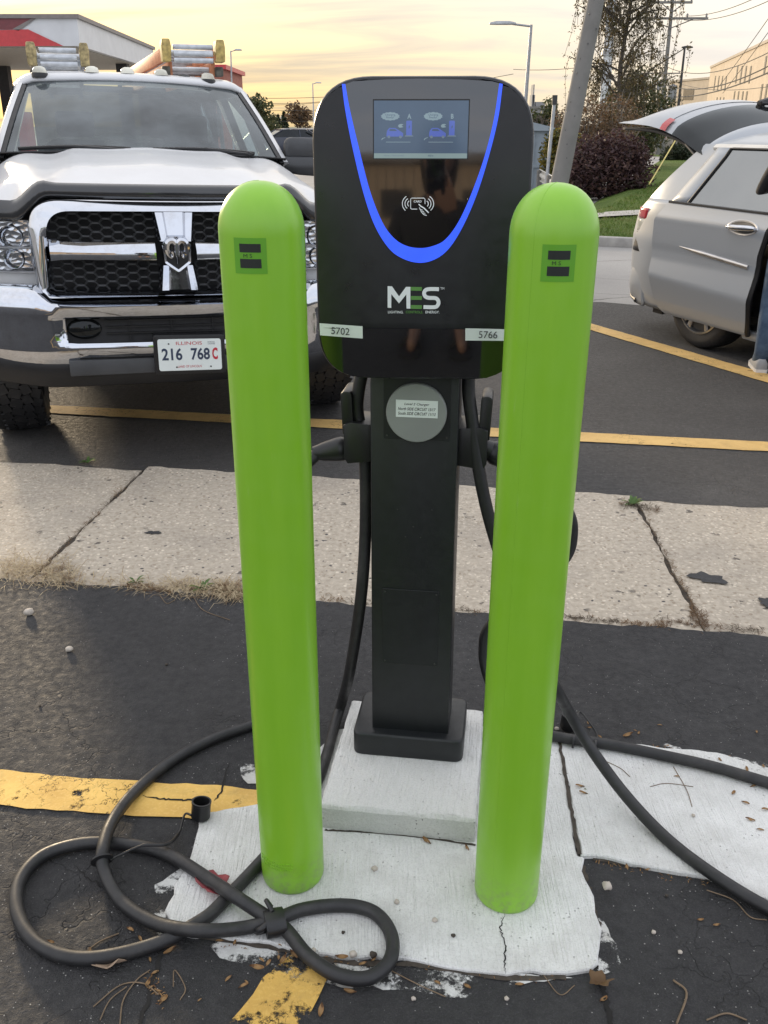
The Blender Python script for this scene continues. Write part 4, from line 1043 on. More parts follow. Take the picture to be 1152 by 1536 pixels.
# smoked deflector along the hood's leading edge
rows = []
for x in np.linspace(-.80, .80, 61):
    a = abs(x); drop = .115*sstep(.55, .72, a); hgt = .060 + .03*sstep(.50, .66, a)
    y = .078 + .10*(a/.7)**2.2 + .05*sstep(.6,.8,a)
    rows.append([Vector((x, y, 1.283-drop)), Vector((x, y-.012, 1.305-drop)), Vector((x, y-.004, 1.283-drop+hgt*.8)), Vector((x, y+.02, 1.283-drop+hgt+.004)), Vector((x, y+.035, 1.283-drop+hgt))])
tb(MB().grid(rows), 'bug_deflector', 'smoked', norm=False, smooth=60, solid=-.006)
# front fenders and body sides with wheel arches (outline in Y/Z, panel bulged outward)
WB, FO, TR_, WR = 3.79, .93, .865, .405
def side(s):
    def arch(yc, n=15): return [(yc + .50*math.cos(a), .40 + .50*math.sin(a)) for a in np.linspace(math.pi, 0, n)]
    P = [(.28,.60)] + arch(FO) + [(FO+.52,.48)] + [(FO+WB-.54,.48)] + arch(FO+WB) + [(FO+WB+.95,.58), (FO+WB+.98,1.25), (3.62,1.26), (3.60,1.22), (1.50,1.20), (.9,1.17), (.30,1.15)]
    mb = MB(); mb.prism([(y, z) for y, z in P], (s*.93, s*.985), Matrix(((0,0,1,0), (1,0,0,0), (0,1,0,0), (0,0,0,1))))
    b = tb(mb, 'body_side', 'white_paint', smooth=30, bevel=.012)
    tb(MB().bb((s*.80, .35, .5), (s*.93, 1.48, 1.12)), 'inner_fender', 'interior', b)
    for y0, y1 in ((1.52, 2.55), (2.58, 3.55)):
        d = tb(MB().bb((s*.975, y0, .52), (s*.992, y1, 1.19)), 'door', 'white_paint', tk, bevel=.012); tb(MB().bb((s*.99, y1-.22, 1.02), (s*1.02, y1-.06, 1.06)), 'handle', 'chrome', d, bevel=.01)
sym(side)
tb(MB().bb((-.90, .5, .42), (.90, FO+WB+.9, .56)), 'chassis', 'interior'); tb(MB().bb((-.86, 3.70, .56), (.86, FO+WB+.93, .60)).bb((-.93, FO+WB+.9, .58), (.93, FO+WB+.97, 1.25)), 'cargo_bed', 'white_paint')
tb(MB().bb((-.9, .35, .55), (.9, 1.4, .9)), 'engine_block', 'interior')
# cab: cowl, windshield, pillars, roof, rear wall, interior
def roofz(x, y): return 1.858 + .026*(1-(x/.72)**2) + .022*sstep(2.05, 2.4, y) - .05*max(0,(abs(x)-.60)/.12)**2 - .012*sstep(3.2, 3.6, y)
def ws(u, t, d=0):                                      # windshield: u -1..1 across, t 0..1 up
    x = u*lerp(.815, .655, t); y = lerp(1.40, 2.08, t) + .20*abs(u)**2.3*(1-.35*t) + d; z = lerp(1.440 - .02*u*u, roofz(u*.655, 2.07) - .012, t) + .015*math.sin(math.pi*t)
    return Vector((x, y, z))
wsd = tb(MB().grid([[ws(u, t) for u in np.linspace(-1, 1, 25)] for t in np.linspace(0, 1, 12)]), 'windshield', 'windshield', norm=False, smooth=60)
mb = MB()
mb.prism([(-.10,0), (.10,0), (.075,-.045), (.03,-.06), (-.03,-.06), (-.075,-.045)], (-.004, .0))
mb.xf(lambda p: ws(p.x/.66, 1 + p.y/.78, .012 + p.z))
tb(mb, 'sensor_patch', 'interior', wsd)
MBz = MB()
rows = [[ws(u, t, .012) for u in np.linspace(-1, 1, 25)] for t in (.955, 1.0)]
tb(MBz.grid(rows), 'shade_band', 'interior', wsd, norm=False)
def pillar(s):
    rows = []; rows2 = []
    for t in np.linspace(-.04, 1.02, 10):
        p = ws(s*1.0, t); o = Vector((s*.055, .055, -.004)); rows.append([p + Vector((-s*.006,-.006,.006)), p + Vector((s*.022,.004,.008)), p + Vector((s*.024,.05,-.01)), p + Vector((-s*.004,.03,-.01))]); rows2.append([p + Vector((s*.020,.004,.012)), p + Vector((s*.050,.030,.012)), p + Vector((s*.066,.075,.0)), p + Vector((s*.050,.11,-.02)), p + Vector((s*.02,.05,-.02))])
    a = tb(MB().loft(rows2), 'pillar', 'white_paint', smooth=60); tb(MB().loft(rows), 'pillar_trim', 'plastic_black', a, smooth=60)
sym(pillar)
rows = [[Vector((x, y + (.20*abs(x/.70)**2.3*.65 if y < 2.4 else 0)*(2.4-y)/.33, roofz(x, y) - .10*max(0, (2.13-y)/.06)**2*.3)) for x in np.linspace(-.73, .73, 41)] for y in np.concatenate([[2.07,2.09,2.12,2.17], np.linspace(2.25,3.62,12)])]
rf = tb(MB().grid(rows), 'roof', 'white_paint', norm=False, smooth=60, solid=-.02)
def sidecab(s):
    def sg(y, z): return Vector((s*lerp(.975, .725, (z-1.19)/.67), y, z))
    tb(MB().loft([[sg(y, z) + Vector((d, 0, 0)) for d in (-.02, .02) for _ in (0,)] for y, z in ()]) if False else MB().grid([[sg(y, z) for y in (lerp(1.62, 2.22, (z-1.19)/.62), 2.52)] for z in (1.19, 1.5, 1.82)]), 'side_window', 'van_glass'); tb(MB().grid([[sg(y, z) for y in (2.62, 3.42)] for z in (1.19, 1.5, 1.82)]), 'side_window', 'van_glass')
    for y0, y1 in ((2.52, 2.62), (3.42, 3.62)): tb(MB().loft([[sg(y0, z) + Vector((-s*.03,0,0)), sg(y1, z) + Vector((-s*.03,0,0)), sg(y1, z) + Vector((s*.012,0,0)), sg(y0, z) + Vector((s*.012,0,0))] for z in (1.18, 1.5, 1.87)]), 'pillar', 'white_paint', smooth=30)
    tb(MB().loft([[sg(y, z) + Vector((d, 0, 0)) for z, d in ((1.81,-s*.05), (1.81,-s*.01), (1.87,-s*.02), (1.87,-s*.06))] for y in (2.45, 2.9, 3.6)]), 'door_frame', 'white_paint')
sym(sidecab)
tb(MB().bb((-.90, 3.56, .6), (.90, 3.60, 1.30)), 'cab_back', 'white_paint'); tb(MB().grid([[Vector((x, 3.585, z)) for x in np.linspace(-.70,.70,3)] for z in (1.30, 1.86)]), 'rear_window', 'van_glass')
mb = MB(); mb.grid([[Vector((x, lerp(1.46,1.95,t) + .1*(x/.8)**2, 1.43 - .10*t*t + .0)) for x in np.linspace(-.80,.80,9)] for t in np.linspace(0,1,5)]); mb.bb((-.85,1.95,.9), (.85,2.02,1.33))
tb(mb, 'dashboard', 'interior')
for x in (-.40, .40):
    st = tb(MB().loft([[Vector((x + a*w, 2.75 + b + (z-1.0)*.22, z)) for a, b in ((-1,-.06), (1,-.06), (1,.06), (-1,.06))] for z, w in ((.85,.24), (1.2,.25), (1.45,.22), (1.50,.18))]), 'seat', 'seat_grey', bevel=.03)
    tb(MB().box((x, 2.88, 1.60), (.26,.10,.17)), 'headrest', 'seat_grey', st, bevel=.03)
wh = MB().lathe([(.19,-.012), (.20,0), (.19,.012), (.18,0)], 28, Matrix.Translation((.42, 2.12, 1.30)) @ Matrix.Rotation(R(62), 4, 'X'), cap=False); wh.cyl((.42,2.12,1.30), (.42,1.98,1.24), .03)
tb(wh, 'steering_wheel', 'interior')
rows = [[Vector((x, lerp(1.46, 1.62, t) - .09*(1-(x/.86)**2) + .12*(abs(x)/.82)**2.3, 1.452 - .012*t - .03*(x/.86)**2 + .004)) for x in np.linspace(-.86,.86,21)] for t in (0,.5,1)]
tb(MB().grid(rows), 'cowl', 'plastic_black', norm=False, solid=-.01)
def wiper(xa, xb, pv):
    A = [ws(u/.815, .075 + .018*math.sin((u-xa)/(xb-xa)*math.pi), -.018) for u in np.linspace(xa, xb, 11)]
    mb = MB(); mb.tube(A, .0085, 6); mb.tube([p + Vector((0,.006,-.008)) for p in A], .006, 6); arm = spline([Vector((pv, 1.44, 1.462)), ws((pv*.7+xb*.3)/.815, .055, -.035), A[5]], 5); mb.tube(arm, .010, 6)
    tb(mb, 'wiper', 'plastic_black')
wiper(-.74, -.10, -.16); wiper(.03, .66, .60)
for x in (-.24, .36): tb(MB().ball((x, 1.30, hoodz(x, 1.30)+.008), (.014,.018,.010)), 'washer_jet', 'plastic_black')
for u, v in ((59,104), (138,107), (191,110), (241,112), (311,119)):
    p = TRK.hit(u, v, 2.20); z = roofz(p.x, 2.2)
    b = tb(MB().loft([[Vector((p.x + a*.046*k, 2.17 + bb_*.045*k + d, z + h)) for a, bb_ in ((math.cos(q), math.sin(q)) for q in np.linspace(0, 2*math.pi, 20, endpoint=False))] for k, h, d in ((1.08,-.012,0), (1.08,.010,0), (1.02,.016,0))]), 'lamp_base', 'plastic_black', rf)
    tb(MB().loft([[Vector((p.x + a*.044*k, 2.17 + bb_*.045*k + d, z + h)) for a, bb_ in ((math.cos(q), math.sin(q)) for q in np.linspace(0, 2*math.pi, 20, endpoint=False))] for k, h, d in ((1,.013,0), (.95,.030,.003), (.80,.046,.008), (.40,.054,.012))]), 'clearance_lamp', 'amber_lens', b, smooth=60)
p = TRK.hit(277, 116, 2.26); tb(MB().loft([[Vector((p.x + a*.050*k, 2.30 + b_*.06*k, roofz(p.x, 2.3) + h)) for a, b_ in ((math.cos(q), math.sin(q)) for q in np.linspace(0, 2*math.pi, 14, endpoint=False))] for k, h in ((1,-.01), (.95,.012), (.6,.028), (.1,.032))]), 'antenna_base', 'plastic_black', rf)
def mirror(s):
    mb = MB(); mb.loft([[Vector((s*x, 1.72 + dy, z)) for dy, z in ((-.05,1.325+lo), (.05,1.325+lo), (.06,1.385), (.04,1.445), (-.06,1.445), (-.075,1.385))] for x, lo in ((.80,.035), (.88,.02), (.96,.008), (1.12,.0), (1.155,.015))])
    a = tb(mb, 'mirror_arm', 'plastic_grey', bevel=.012)
    mb = MB(); mb.loft([[Vector((s*x, 1.72 + dy, z)) for dy, z in ((-.05,1.44), (.05,1.44), (.05,1.54-c), (.02,1.56-c), (-.04,1.56-c), (-.06,1.52-c))] for x, c in ((.875,.03), (.895,.005), (.93,0), (1.12,0), (1.14,.02))])
    tb(mb, 'mirror_head', 'plastic_grey', a, bevel=.012)
sym(mirror)
# rack with two cross bars and posts
rk = tb(MB().bb((-.60,2.95,1.895), (.60,3.0,1.945)), 'ladder_rack', 'steel_dark'); tb(MB().bb((-.86,4.9,1.88), (.86,4.95,1.93)), 'rack_bar', 'steel_dark', rk)
for s in (-1, 1):
    tb(MB().tube([(s*.82, 4.925, 1.91), (s*.90, 4.925, 1.8), (s*.93, 4.925, 1.22)], .02, 8), 'rack_post', 'steel_dark', rk); tb(MB().bb((s*.50, 2.93, 1.86), (s*.56, 3.02, 1.91)), 'rack_foot', 'rubber', rk)
# wheels
def wheel(x, y, s, front):
    M = Matrix.Translation((x, y, WR)) @ Matrix.Rotation(R(90)*s, 4, 'Y')
    prof = [(.235,-.125), (.30,-.135), (.355,-.138), (.385,-.128), (.398,-.105), (.4035,-.06), (.405,0), (.4035,.06), (.398,.105), (.385,.128), (.355,.138), (.30,.135), (.235,.125)]
    w = bpy.data.objects.new('wheel', None); C.objects.link(w); w.parent = tk
    MB().lathe([(r-.012 if r > .38 else r, z) for r, z in prof], 64, M, cap=False).build('tyre', 'rubber', w, smooth=50)
    mb = MB(); n = 40
    for row, (z0, wd, ph) in enumerate(((-.108,.040,0), (-.060,.040,.5), (-.003,.055,.15), (.056,.040,.6), (.106,.040,.3))):
        r = .398 if abs(z0) < .09 else .391
        for k in range(n):
            a = 2*math.pi*(k+ph)/n; c = M @ Vector((r*math.cos(a), r*math.sin(a), z0)); rm = M.to_3x3() @ Matrix.Rotation(a, 3, 'Z') @ Matrix.Rotation((.32 if row % 2 else -.32), 3, 'X') if True else None
            mb.box(c, (.014, .058, wd+.008), rm)
    mb.build('tread', 'rubber', w, smooth=0, norm=False)
    MB().lathe([(.235,-.11), (.225,.06), (.21,.09), (.12,.07), (.10,.11), (.001,.115)], 32, M).build('rim', 'alloy', w, smooth=40)
    mb = MB()
    for k in range(8): a = 2*math.pi*k/8; mb.cyl(M @ Vector((.085*math.cos(a), .085*math.sin(a), .10)), M @ Vector((.085*math.cos(a), .085*math.sin(a), .125)), .012, seg=6)
    mb.build('wheel_nuts', 'chrome', w)
for s in (-1, 1):
    wheel(s*TR_, FO, s, True); wheel(s*TR_, FO+WB, s, False)
tb(MB().cyl((-.8, FO, .40), (.8, FO, .40), .05).cyl((-.8, FO+WB, .40), (.8, FO+WB, .40), .06), 'axle', 'steel_dark')
# ------------------------------------------------------------------ ladders on the rack
def ladder(label, pxs, back, length, w_dir, rail_mat, end_mat, thick, name='ladder', layers=2):
    A, B = [TRK.hit(u, v, back) for u, v in pxs]                      # ends of the front end, on the plane 'back'
    A.z = B.z = (A.z+B.z)/2 - .03
    root = thing(name, label, 'ladder', TRK.w(A), TRK.yaw, None)
    d = Vector((math.sin(w_dir), math.cos(w_dir), -.012)); xw = (B.x-A.x)
    def L(x, t, z): return Vector((x + d.x*t, d.y*t, z + d.z*t))
    for lay in range(layers):
        z0 = -.098*lay; ins = .018*lay; st = .10*lay
        for xx in (ins, xw-ins):
            MB().loft([[L(xx-.014, t, z0-.045), L(xx+.014, t, z0-.045), L(xx+.014, t, z0+.045), L(xx-.014, t, z0+.045)] for t in (st, length)]).build('rail', rail_mat, root, bevel=.004)
        k = 0; t = .10 + st
        while t < length - .1:
            MB().cyl(L(ins, t, z0), L(xw-ins, t, z0), .019, seg=10).build('rung', 'aluminium', root); t += .305
    for k, xx in enumerate((0, xw)):
        o = (-.016 if k == 0 else .016)
        f = MB().loft([[L(xx+o-.025, t, .076), L(xx+o+.025, t, .076), L(xx+o+.032, t, .03), L(xx+o+.028, t, -.062), L(xx+o-.028, t, -.062), L(xx+o-.032, t, .03)] for t in (-.030, -.022, .055, .075)]).build('foot', end_mat, root, bevel=.010)
        MB().loft([[L(xx+o-.026, t, -.085), L(xx+o+.026, t, -.085), L(xx+o+.026, t, -.145), L(xx+o-.026, t, -.145)] for t in (.05, .13)]).build('guide_bracket', 'rubber_worn', root, bevel=.006)
    for z in (.03, -.012, -.052): MB().bb((.03, -.005, z-.016), (xw-.03, .02, z+.016)).build('end_rung', 'aluminium', root, bevel=.005)
    return root
ladder('grey aluminium extension ladder with worn yellow feet on the truck rack', ((50,74), (122,77)), 2.45, 3.2, 0.0, 'aluminium', 'rubber_tan', .05)
ladder('orange fibreglass extension ladder with yellow end caps on the truck rack', ((252,68), (326,73)), 2.45, 3.4, R(-3), 'fibreglass_orange', 'rubber_yellow', .05)
# ------------------------------------------------------------------ minivan (sliding door and tailgate open)
VAN = Frame(2.417, 7.146, R(-68))                       # X rear -> front along the near side, Y into the van
vn = thing('minivan', 'silver grey minivan with its side door slid open and tailgate raised', 'minivan', VAN.o, VAN.yaw)
def tum(z): return interp(z, [.15,.3,.5,.75,.95,1.06,1.2,1.45,1.53,1.57], [.06,.02,.0,-.015,.005,.03,.085,.20,.27,.36])   # side profile: depth inward at height z
def roundr(x): return .10*max(0, (-.55-x)/.45)**2 if x < -.55 else 0
def vp(x, z, d=0.0): return Vector((x, tum(z) + roundr(x) - d, z))
def rowgrid(zs, xl, xr, d, n=14): return [[vp(x, z, d(x, z) if callable(d) else d) for x in np.linspace(xl(z), xr(z), n)] for z in zs]
def I(xs, ys): return lambda z: interp(z, xs, ys)
# sliding door, moved back along the flank and standing proud of it
DX = .105
xl = I([.205,.26,.40,.54,.75,.92,1.03,1.065], [-.47,-.555,-.60,-.630,-.640,-.630,-.545,-.515]); xl_ = xl; xl = lambda z: xl_(z) + DX
xr_0 = I([.205,.30,.5,.78,.95,1.0,1.05], [.440,.468,.494,.521,.572,.590,.604]); xr = lambda z: xr_0(z) + DX
def dd(x, z):                                           # how far the skin stands out at (x, z)
    k = .47 + .035*(.2-x)                               # lower feature line rises towards the rear
    p = interp(z, [.19, .22, .25, k-.012, k+.012, .63, .70, .90, .945, .96, 1.0, 1.065], [.030, .050, .056, .099, .101, .074, .072, .094, .100, .096, .086, .075])
    return p + tum(z)*.0 + .004
def vd(x, z, e=0.0): return Vector((x, tum(z)*.55 - dd(x, z) - e, z))
zs_ = np.concatenate([[.205,.212,.225], np.linspace(.25,1.04,46), [1.05,1.062]])
door = MB().grid([[vd(x, z) for x in np.linspace(xl(z), xr(z), 44)] for z in zs_]).build('sliding_door', 'silver_paint', vn, smooth=60, norm=False)
MB().grid([[vd(x, z, -.05) for x in np.linspace(xl(z), xr(z), 6)] for z in zs_[::6]]).build('door_inner', 'interior', door, norm=False)
MB().grid([[vd(xl(z), z, e) for e in (0, -.05)] for z in zs_]).build('door_edge', 'silver_paint', door, norm=False); MB().grid([[vd(lerp(xl(.205), xr(.205), t), .205, e) for e in (0, -.05)] for t in np.linspace(0, 1, 9)]).build('door_edge', 'silver_paint', door, norm=False)
# window in the door with frame
def wp(x, z, e=0.0): return Vector((x, lerp(-.045, .13, (z-1.05)/.39) - e, z))
wl = I([1.05,1.078,1.43], [-.325+DX,-.311+DX,-.130+DX]); wr = I([1.03,1.45], [.60+DX,.52+DX])
MB().grid([[wp(x, z) for x in np.linspace(wl(z), wr(z), 10)] for z in np.linspace(1.058, 1.445, 8)]).build('door_window', 'van_glass', door, smooth=60, norm=False)
MB().tube([wp(wl(z), z, .008) for z in np.linspace(1.055, 1.448, 8)] + [wp(x, 1.45, .008) for x in np.linspace(-.1+DX, .52+DX, 6)], .0085, 6).build('window_seal', 'plastic_black', door)
fl_ = I([1.06,1.45], [-.52+DX,-.275+DX])
MB().grid([[wp(x, z, .004 + .012*math.sin(math.pi*t)) for t, x in ((t, lerp(fl_(z), wl(z), t)) for t in np.linspace(0, 1, 6))] for z in np.linspace(1.055, 1.455, 8)]).build('door_pillar', 'silver_paint', door, smooth=60, norm=False, solid=.03)
MB().tube([wp(x, lerp(1.062, 1.052, (x+.5)/1.2), .022) for x in np.linspace(-.515+DX, .60+DX, 9)], .0105, 6).build('belt_seal', 'plastic_black', door)
MB().tube([wp(.70, 1.06, .01), wp(.685, 1.2, .01), wp(.63, 1.44, .01)], .012, 6).build('window_edge', 'rail_white', door)
# dark seal round the door's front edge
MB().tube([vd(xr(z)+.010, z, -.018) for z in np.linspace(.205, 1.05, 24)], .019, 8).build('door_seal', 'plastic_black', door)
# chrome moulding
mz = lambda x: lerp(.752, .690, (x+.30-DX)/.745)
pa_ = [vd(x, mz(x), .002) for x in np.linspace(-.30+DX, .447+DX, 16)]
MB().tube(pa_, [.003 + .014*min(1, i/5) for i in range(16)], 8).build('moulding', 'alloy', door, smooth=60)
# handle in its recess
hc_ = VAN.hit(1115, 341.5, -.09)
MB().loft([[vd(hc_.x + a*.145*k, hc_.z + b*.050*k, e) for a, b in ((math.cos(q), math.sin(q)) for q in np.linspace(0, 2*math.pi, 28, endpoint=False))] for k, e in ((1.06, -.002), (1.03, .003), (.97, .003), (.90, .001), (.5, .0006))]).build('handle_recess', 'alloy', door, smooth=60)
MB().loft([[vd(hc_.x + a*.130*k, hc_.z + b*.040*k, e) for a, b in ((math.cos(q), math.sin(q)) for q in np.linspace(0, 2*math.pi, 28, endpoint=False))] for k, e in ((1.0, .0025), (.5, .002))]).build('handle_cup', 'steel_dark', door, smooth=60)
hd = MB().tube([vd(hc_.x + x, hc_.z + .004*math.sin(x*14), .014 + .018*math.sin(math.pi*(x+.135)/.27)) for x in np.linspace(-.135, .135, 12)], [.010,.016,.020,.021,.021,.021,.021,.021,.021,.020,.018,.012], 10).build('door_handle', 'chrome', door, smooth=60)
# body flank behind the door: lower quarter, pillar, side glass, rocker, roof rail
MB().grid(rowgrid(np.linspace(.22, 1.06, 24), I([.22,.32,.50,.75,.95,1.06], [-.75,-.92,-.98,-.98,-.93,-.78]), I([.2,1.1], [.30,.30]), 0.0, 24)).build('rear_quarter', 'silver_paint', vn, smooth=60, norm=False, solid=-.02)
MB().grid(rowgrid(np.linspace(1.04, 1.475, 10), I([1.05,1.45,1.50], [-.82,-.42,-.38]), I([1.05,1.44,1.50], [-.40,-.20,-.18]), .012, 6)).build('rear_pillar', 'silver_paint', vn, smooth=60, norm=False)
MB().grid(rowgrid(np.linspace(1.05, 1.45, 5), I([1.05,1.45], [-.30,-.13]), I([1,2], [.48,.48]), -.03, 4)).build('quarter_window', 'dark_glass', vn, norm=False)
MB().loft([[vp(x, z, d) for z, d in ((1.435,.015), (1.452,.030), (1.475,.024), (1.478,-.05), (1.43,-.05))] for x in np.linspace(-.27, 3.1, 14)]).build('roof_rail', 'rail_white', vn, smooth=40)
rows = []
for x in np.concatenate([[-.33,-.31], np.linspace(-.27, 3.2, 20)]):
    e = sstep(-.36, -.15, x)
    rows.append([Vector((x, lerp(.215, 1.70, t), 1.466 + (.115*(1-abs(2*t-1)**3.2))*lerp(.55, 1, e) + .0)) for t in np.linspace(0, 1, 21)])
MB().grid(rows).build('roof', 'silver_paint', vn, smooth=60, norm=False, solid=-.03)
MB().bb((.45, .03, .16), (3.35, .10, .235)).build('rocker', 'silver_paint', vn, bevel=.02)
MB().bb((1.55, .02, .2), (3.3, .09, 1.05)).build('front_door', 'silver_paint', vn, bevel=.03)
MB().grid(rowgrid((1.06, 1.25, 1.44), I([1,2], [1.66,1.66]), I([1.06,1.44], [2.9,2.3]), 0, 3)).build('front_window', 'van_glass', vn)
MB().bb((1.55,.06,1.0), (1.66,.12,1.2)).loft([[vp(x, z, d) for d in (.01,-.05) for x in ((1.54,1.67) if d > 0 else (1.67,1.54))] for z in (1.0,1.2,1.46)]).build('centre_pillar', 'plastic_black', vn)
# front end out of the picture, kept simple but whole
rows = []
for x, zt in ((2.6,1.10), (3.2,1.05), (3.7,.98), (3.95,.85), (4.02,.5), (3.98,.22)): rows.append([Vector((x, lerp(.04, 1.88, t), zt - .05*abs(2*t-1)**3)) for t in np.linspace(0,1,13)])
MB().grid(rows).build('bonnet', 'silver_paint', vn, norm=False, solid=-.02); MB().bb((3.2,.03,.2), (3.9,.06,.98)).build('front_wing', 'silver_paint', vn, bevel=.02)
MB().grid([[Vector((lerp(2.95,2.15,s), lerp(.15+.1*s,1.77-.1*s,t), lerp(1.08,1.53,s))) for t in (0,.5,1)] for s in (0,.5,1)]).build('windscreen', 'van_glass', vn)
# rear bumper wraps round the corner
rows = []
def bz(z): return interp(z, [.21,.28,.36,.45,.56,.66], [.10,.03,.0,.01,.04,.08])
for z in np.linspace(.21, .66, 14):
    rows.append([Vector((-.70,.03,z)), Vector((-.88,.045 + bz(z)*.5,z)), Vector((-1.00 + bz(z),.10,z)), Vector((-1.08+bz(z),.20,z)), Vector((-1.12+bz(z),.40,z)), Vector((-1.14+bz(z),.95,z)), Vector((-1.12+bz(z),1.5,z)), Vector((-1.06+bz(z),1.72,z)), Vector((-.70,1.88,z))])
bm_ = MB().grid([spline(r, 4) for r in rows]).build('rear_bumper', 'silver_paint', vn, smooth=60, norm=False, solid=.02)
MB().tube(spline([(-.84,.05,.235), (-1.0,.12,.26), (-1.07,.22,.33), (-1.11,.42,.345), (-1.13,.95,.35)], 5), .020, 8).build('bumper_trim', 'steel_dark', bm_); MB().box((-1.075,.22,.335), (.03,.10,.05), Matrix.Rotation(R(-32),3,'Z')).build('exhaust_trim', 'chrome', bm_, bevel=.01)
MB().bb((-.62,.06,.17), (-.50,.12,.24)).build('mud_flap', 'plastic_black', vn)
# tail light: red upper lens, clear and dark lower part
def tl(z0, z1, mat, nm, par=None):
    rows = [[Vector((lerp(a, b, (z-.62)/.38) , y, z)) for a, b, y in ((-.80,-.74,.022), (-.91,-.86,.045), (-.99,-.93,.095), (-1.03,-.97,.18))] for z in np.linspace(z0, z1, 5)]
    return MB().grid([spline(r, 3) for r in rows]).build(nm, mat, par or vn, smooth=60, norm=False, solid=.02)
lt = tl(.90, .985, 'red_lens', 'tail_light'); tl(.80, .895, 'amber_lens', 'lens', lt); tl(.64, .795, 'plastic_black', 'lens', lt)
MB().tube([(-.76,.012,.94), (-.88,.032,.94), (-.95,.085,.942), (-.99,.18,.945)], .006, 6).build('light_trim', 'rail_white', lt)
# tailgate swung up past level: outer skin faces up and forward
edge = [(-.27,1.475), (-.33,1.375), (-.50,1.44), (-.72,1.525), (-1.00,1.590), (-1.25,1.612), (-1.50,1.620)]
ep = spline([(x, 0, z) for x, z in edge[1:]], 6)
def gate(s, t):                                         # s 0..1 hinge -> lower edge, t 0..1 across
    i = s*(len(ep)-1); k = min(int(i), len(ep)-2); p = ep[k].lerp(ep[k+1], i-k)
    cr = math.sin(math.pi*t)**.55
    return Vector((p.x + .10*cr*(1-s)*0 + .03*cr, .17 + t*1.55, p.z + cr*(.165 + .05*math.sin(math.pi*min(1, s*1.15)))*(1-.75*sstep(.72, 1, s))))
def gpart(s0, s1, t0, t1, mat, nm, par, off=0.0, n=14, m=24, solid=-.03):
    rows = []
    for s in np.linspace(s0, s1, n):
        row = []
        for t in np.linspace(t0, t1, m):
            p = gate(s, t); q = gate(min(1, s+.01), t) - gate(max(0, s-.01), t); r = gate(s, min(1, t+.01)) - gate(s, max(0, t-.01)); nn = q.cross(r)
            if nn.length > 0: nn.normalize()
            if nn.z < 0: nn = -nn
            row.append(p + nn*off)
        rows.append(row)
    return MB().grid(rows).build(nm, mat, par, smooth=60, norm=False, solid=solid)
tg = gpart(0, .54, 0, 1, 'silver_paint', 'tailgate', vn, 0, 22, 40, 0)
gpart(.05, .43, .0, 1.0, 'dark_glass', 'rear_glass', tg, .010, 18, 40, 0)
def spl(t): return .06 + .10*math.sin(math.pi*t)**.7
rows = [[gate(k*spl(t), t) + Vector((0, 0, .030 - .018*abs(2*k-1))) for t in np.linspace(.01, .99, 34)] for k in np.linspace(0, 1, 6)]
MB().grid(rows).build('spoiler', 'silver_paint', tg, smooth=60, norm=False)
gpart(.52, 1.0, 0, 1, 'silver_paint', 'lower_panel', tg, .004, 10, 30, 0)
gpart(.49, .54, .0, .05, 'red_lens', 'tail_light', tg, .014, 4, 6, 0)
mb = MB(); mb.tube([gate(.39, .50+.06*k) + Vector((0,0,.035)) for k in range(7)], .014, 8); mb.tube([gate(.41, .50) + Vector((0,0,.02)), gate(.40, .56)+Vector((0,0,.055)), gate(.39,.66)+Vector((0,0,.035))], .028, 8)
mb.build('rear_wiper', 'plastic_black', tg)
rows = [[Vector((p.x+.03, y, p.z-.05)) for y in (.20, .9, 1.68)] for p in ep]
MB().grid(rows).build('gate_trim', 'interior', tg, norm=False, solid=-.02)
MB().cyl((-.40,.18,1.35), (-.62,.20,1.47), .012).build('gas_strut', 'steel_dark', tg)
# interior seen through the door opening
MB().bb((-.6,.15,.18), (3.0,1.80,.30)).build('floor', 'interior', vn); MB().bb((-.58,.45,.3), (-.5,1.6,1.0)).build('load_sill', 'interior', vn)
MB().grid([[Vector((x, 1.80 - tum(z)*.8, z)) for x in (-.6, 1, 3)] for z in (.2,.6,1.0,1.45)]).build('far_side', 'interior', vn)
for x in (.35, 1.5): 
    st = MB().loft([[Vector((x + a + (z-.75)*-.2, .95 + b, z)) for a, b in ((-.08,-.55), (.08,-.55), (.08,.55), (-.08,.55))] for z in (.55, .9, 1.2)]).bb((x, .4, .45), (x+.5, 1.5, .62)).build('seat', 'interior', vn, bevel=.04)
    for y in (.65, 1.25): MB().box((x-.13, y, 1.30), (.10,.26,.16)).build('headrest', 'interior', st, bevel=.03)
MB().tube([vp(x, z, .0) for x, z in ((.62,.24), (.66,.5), (.70,.8), (.78,1.02))], .02, 8).build('opening_seal', 'plastic_black', vn); MB().bb((.50,.04,.235), (1.55,.12,.27)).build('sill_plate', 'plastic_black', vn, bevel=.01)
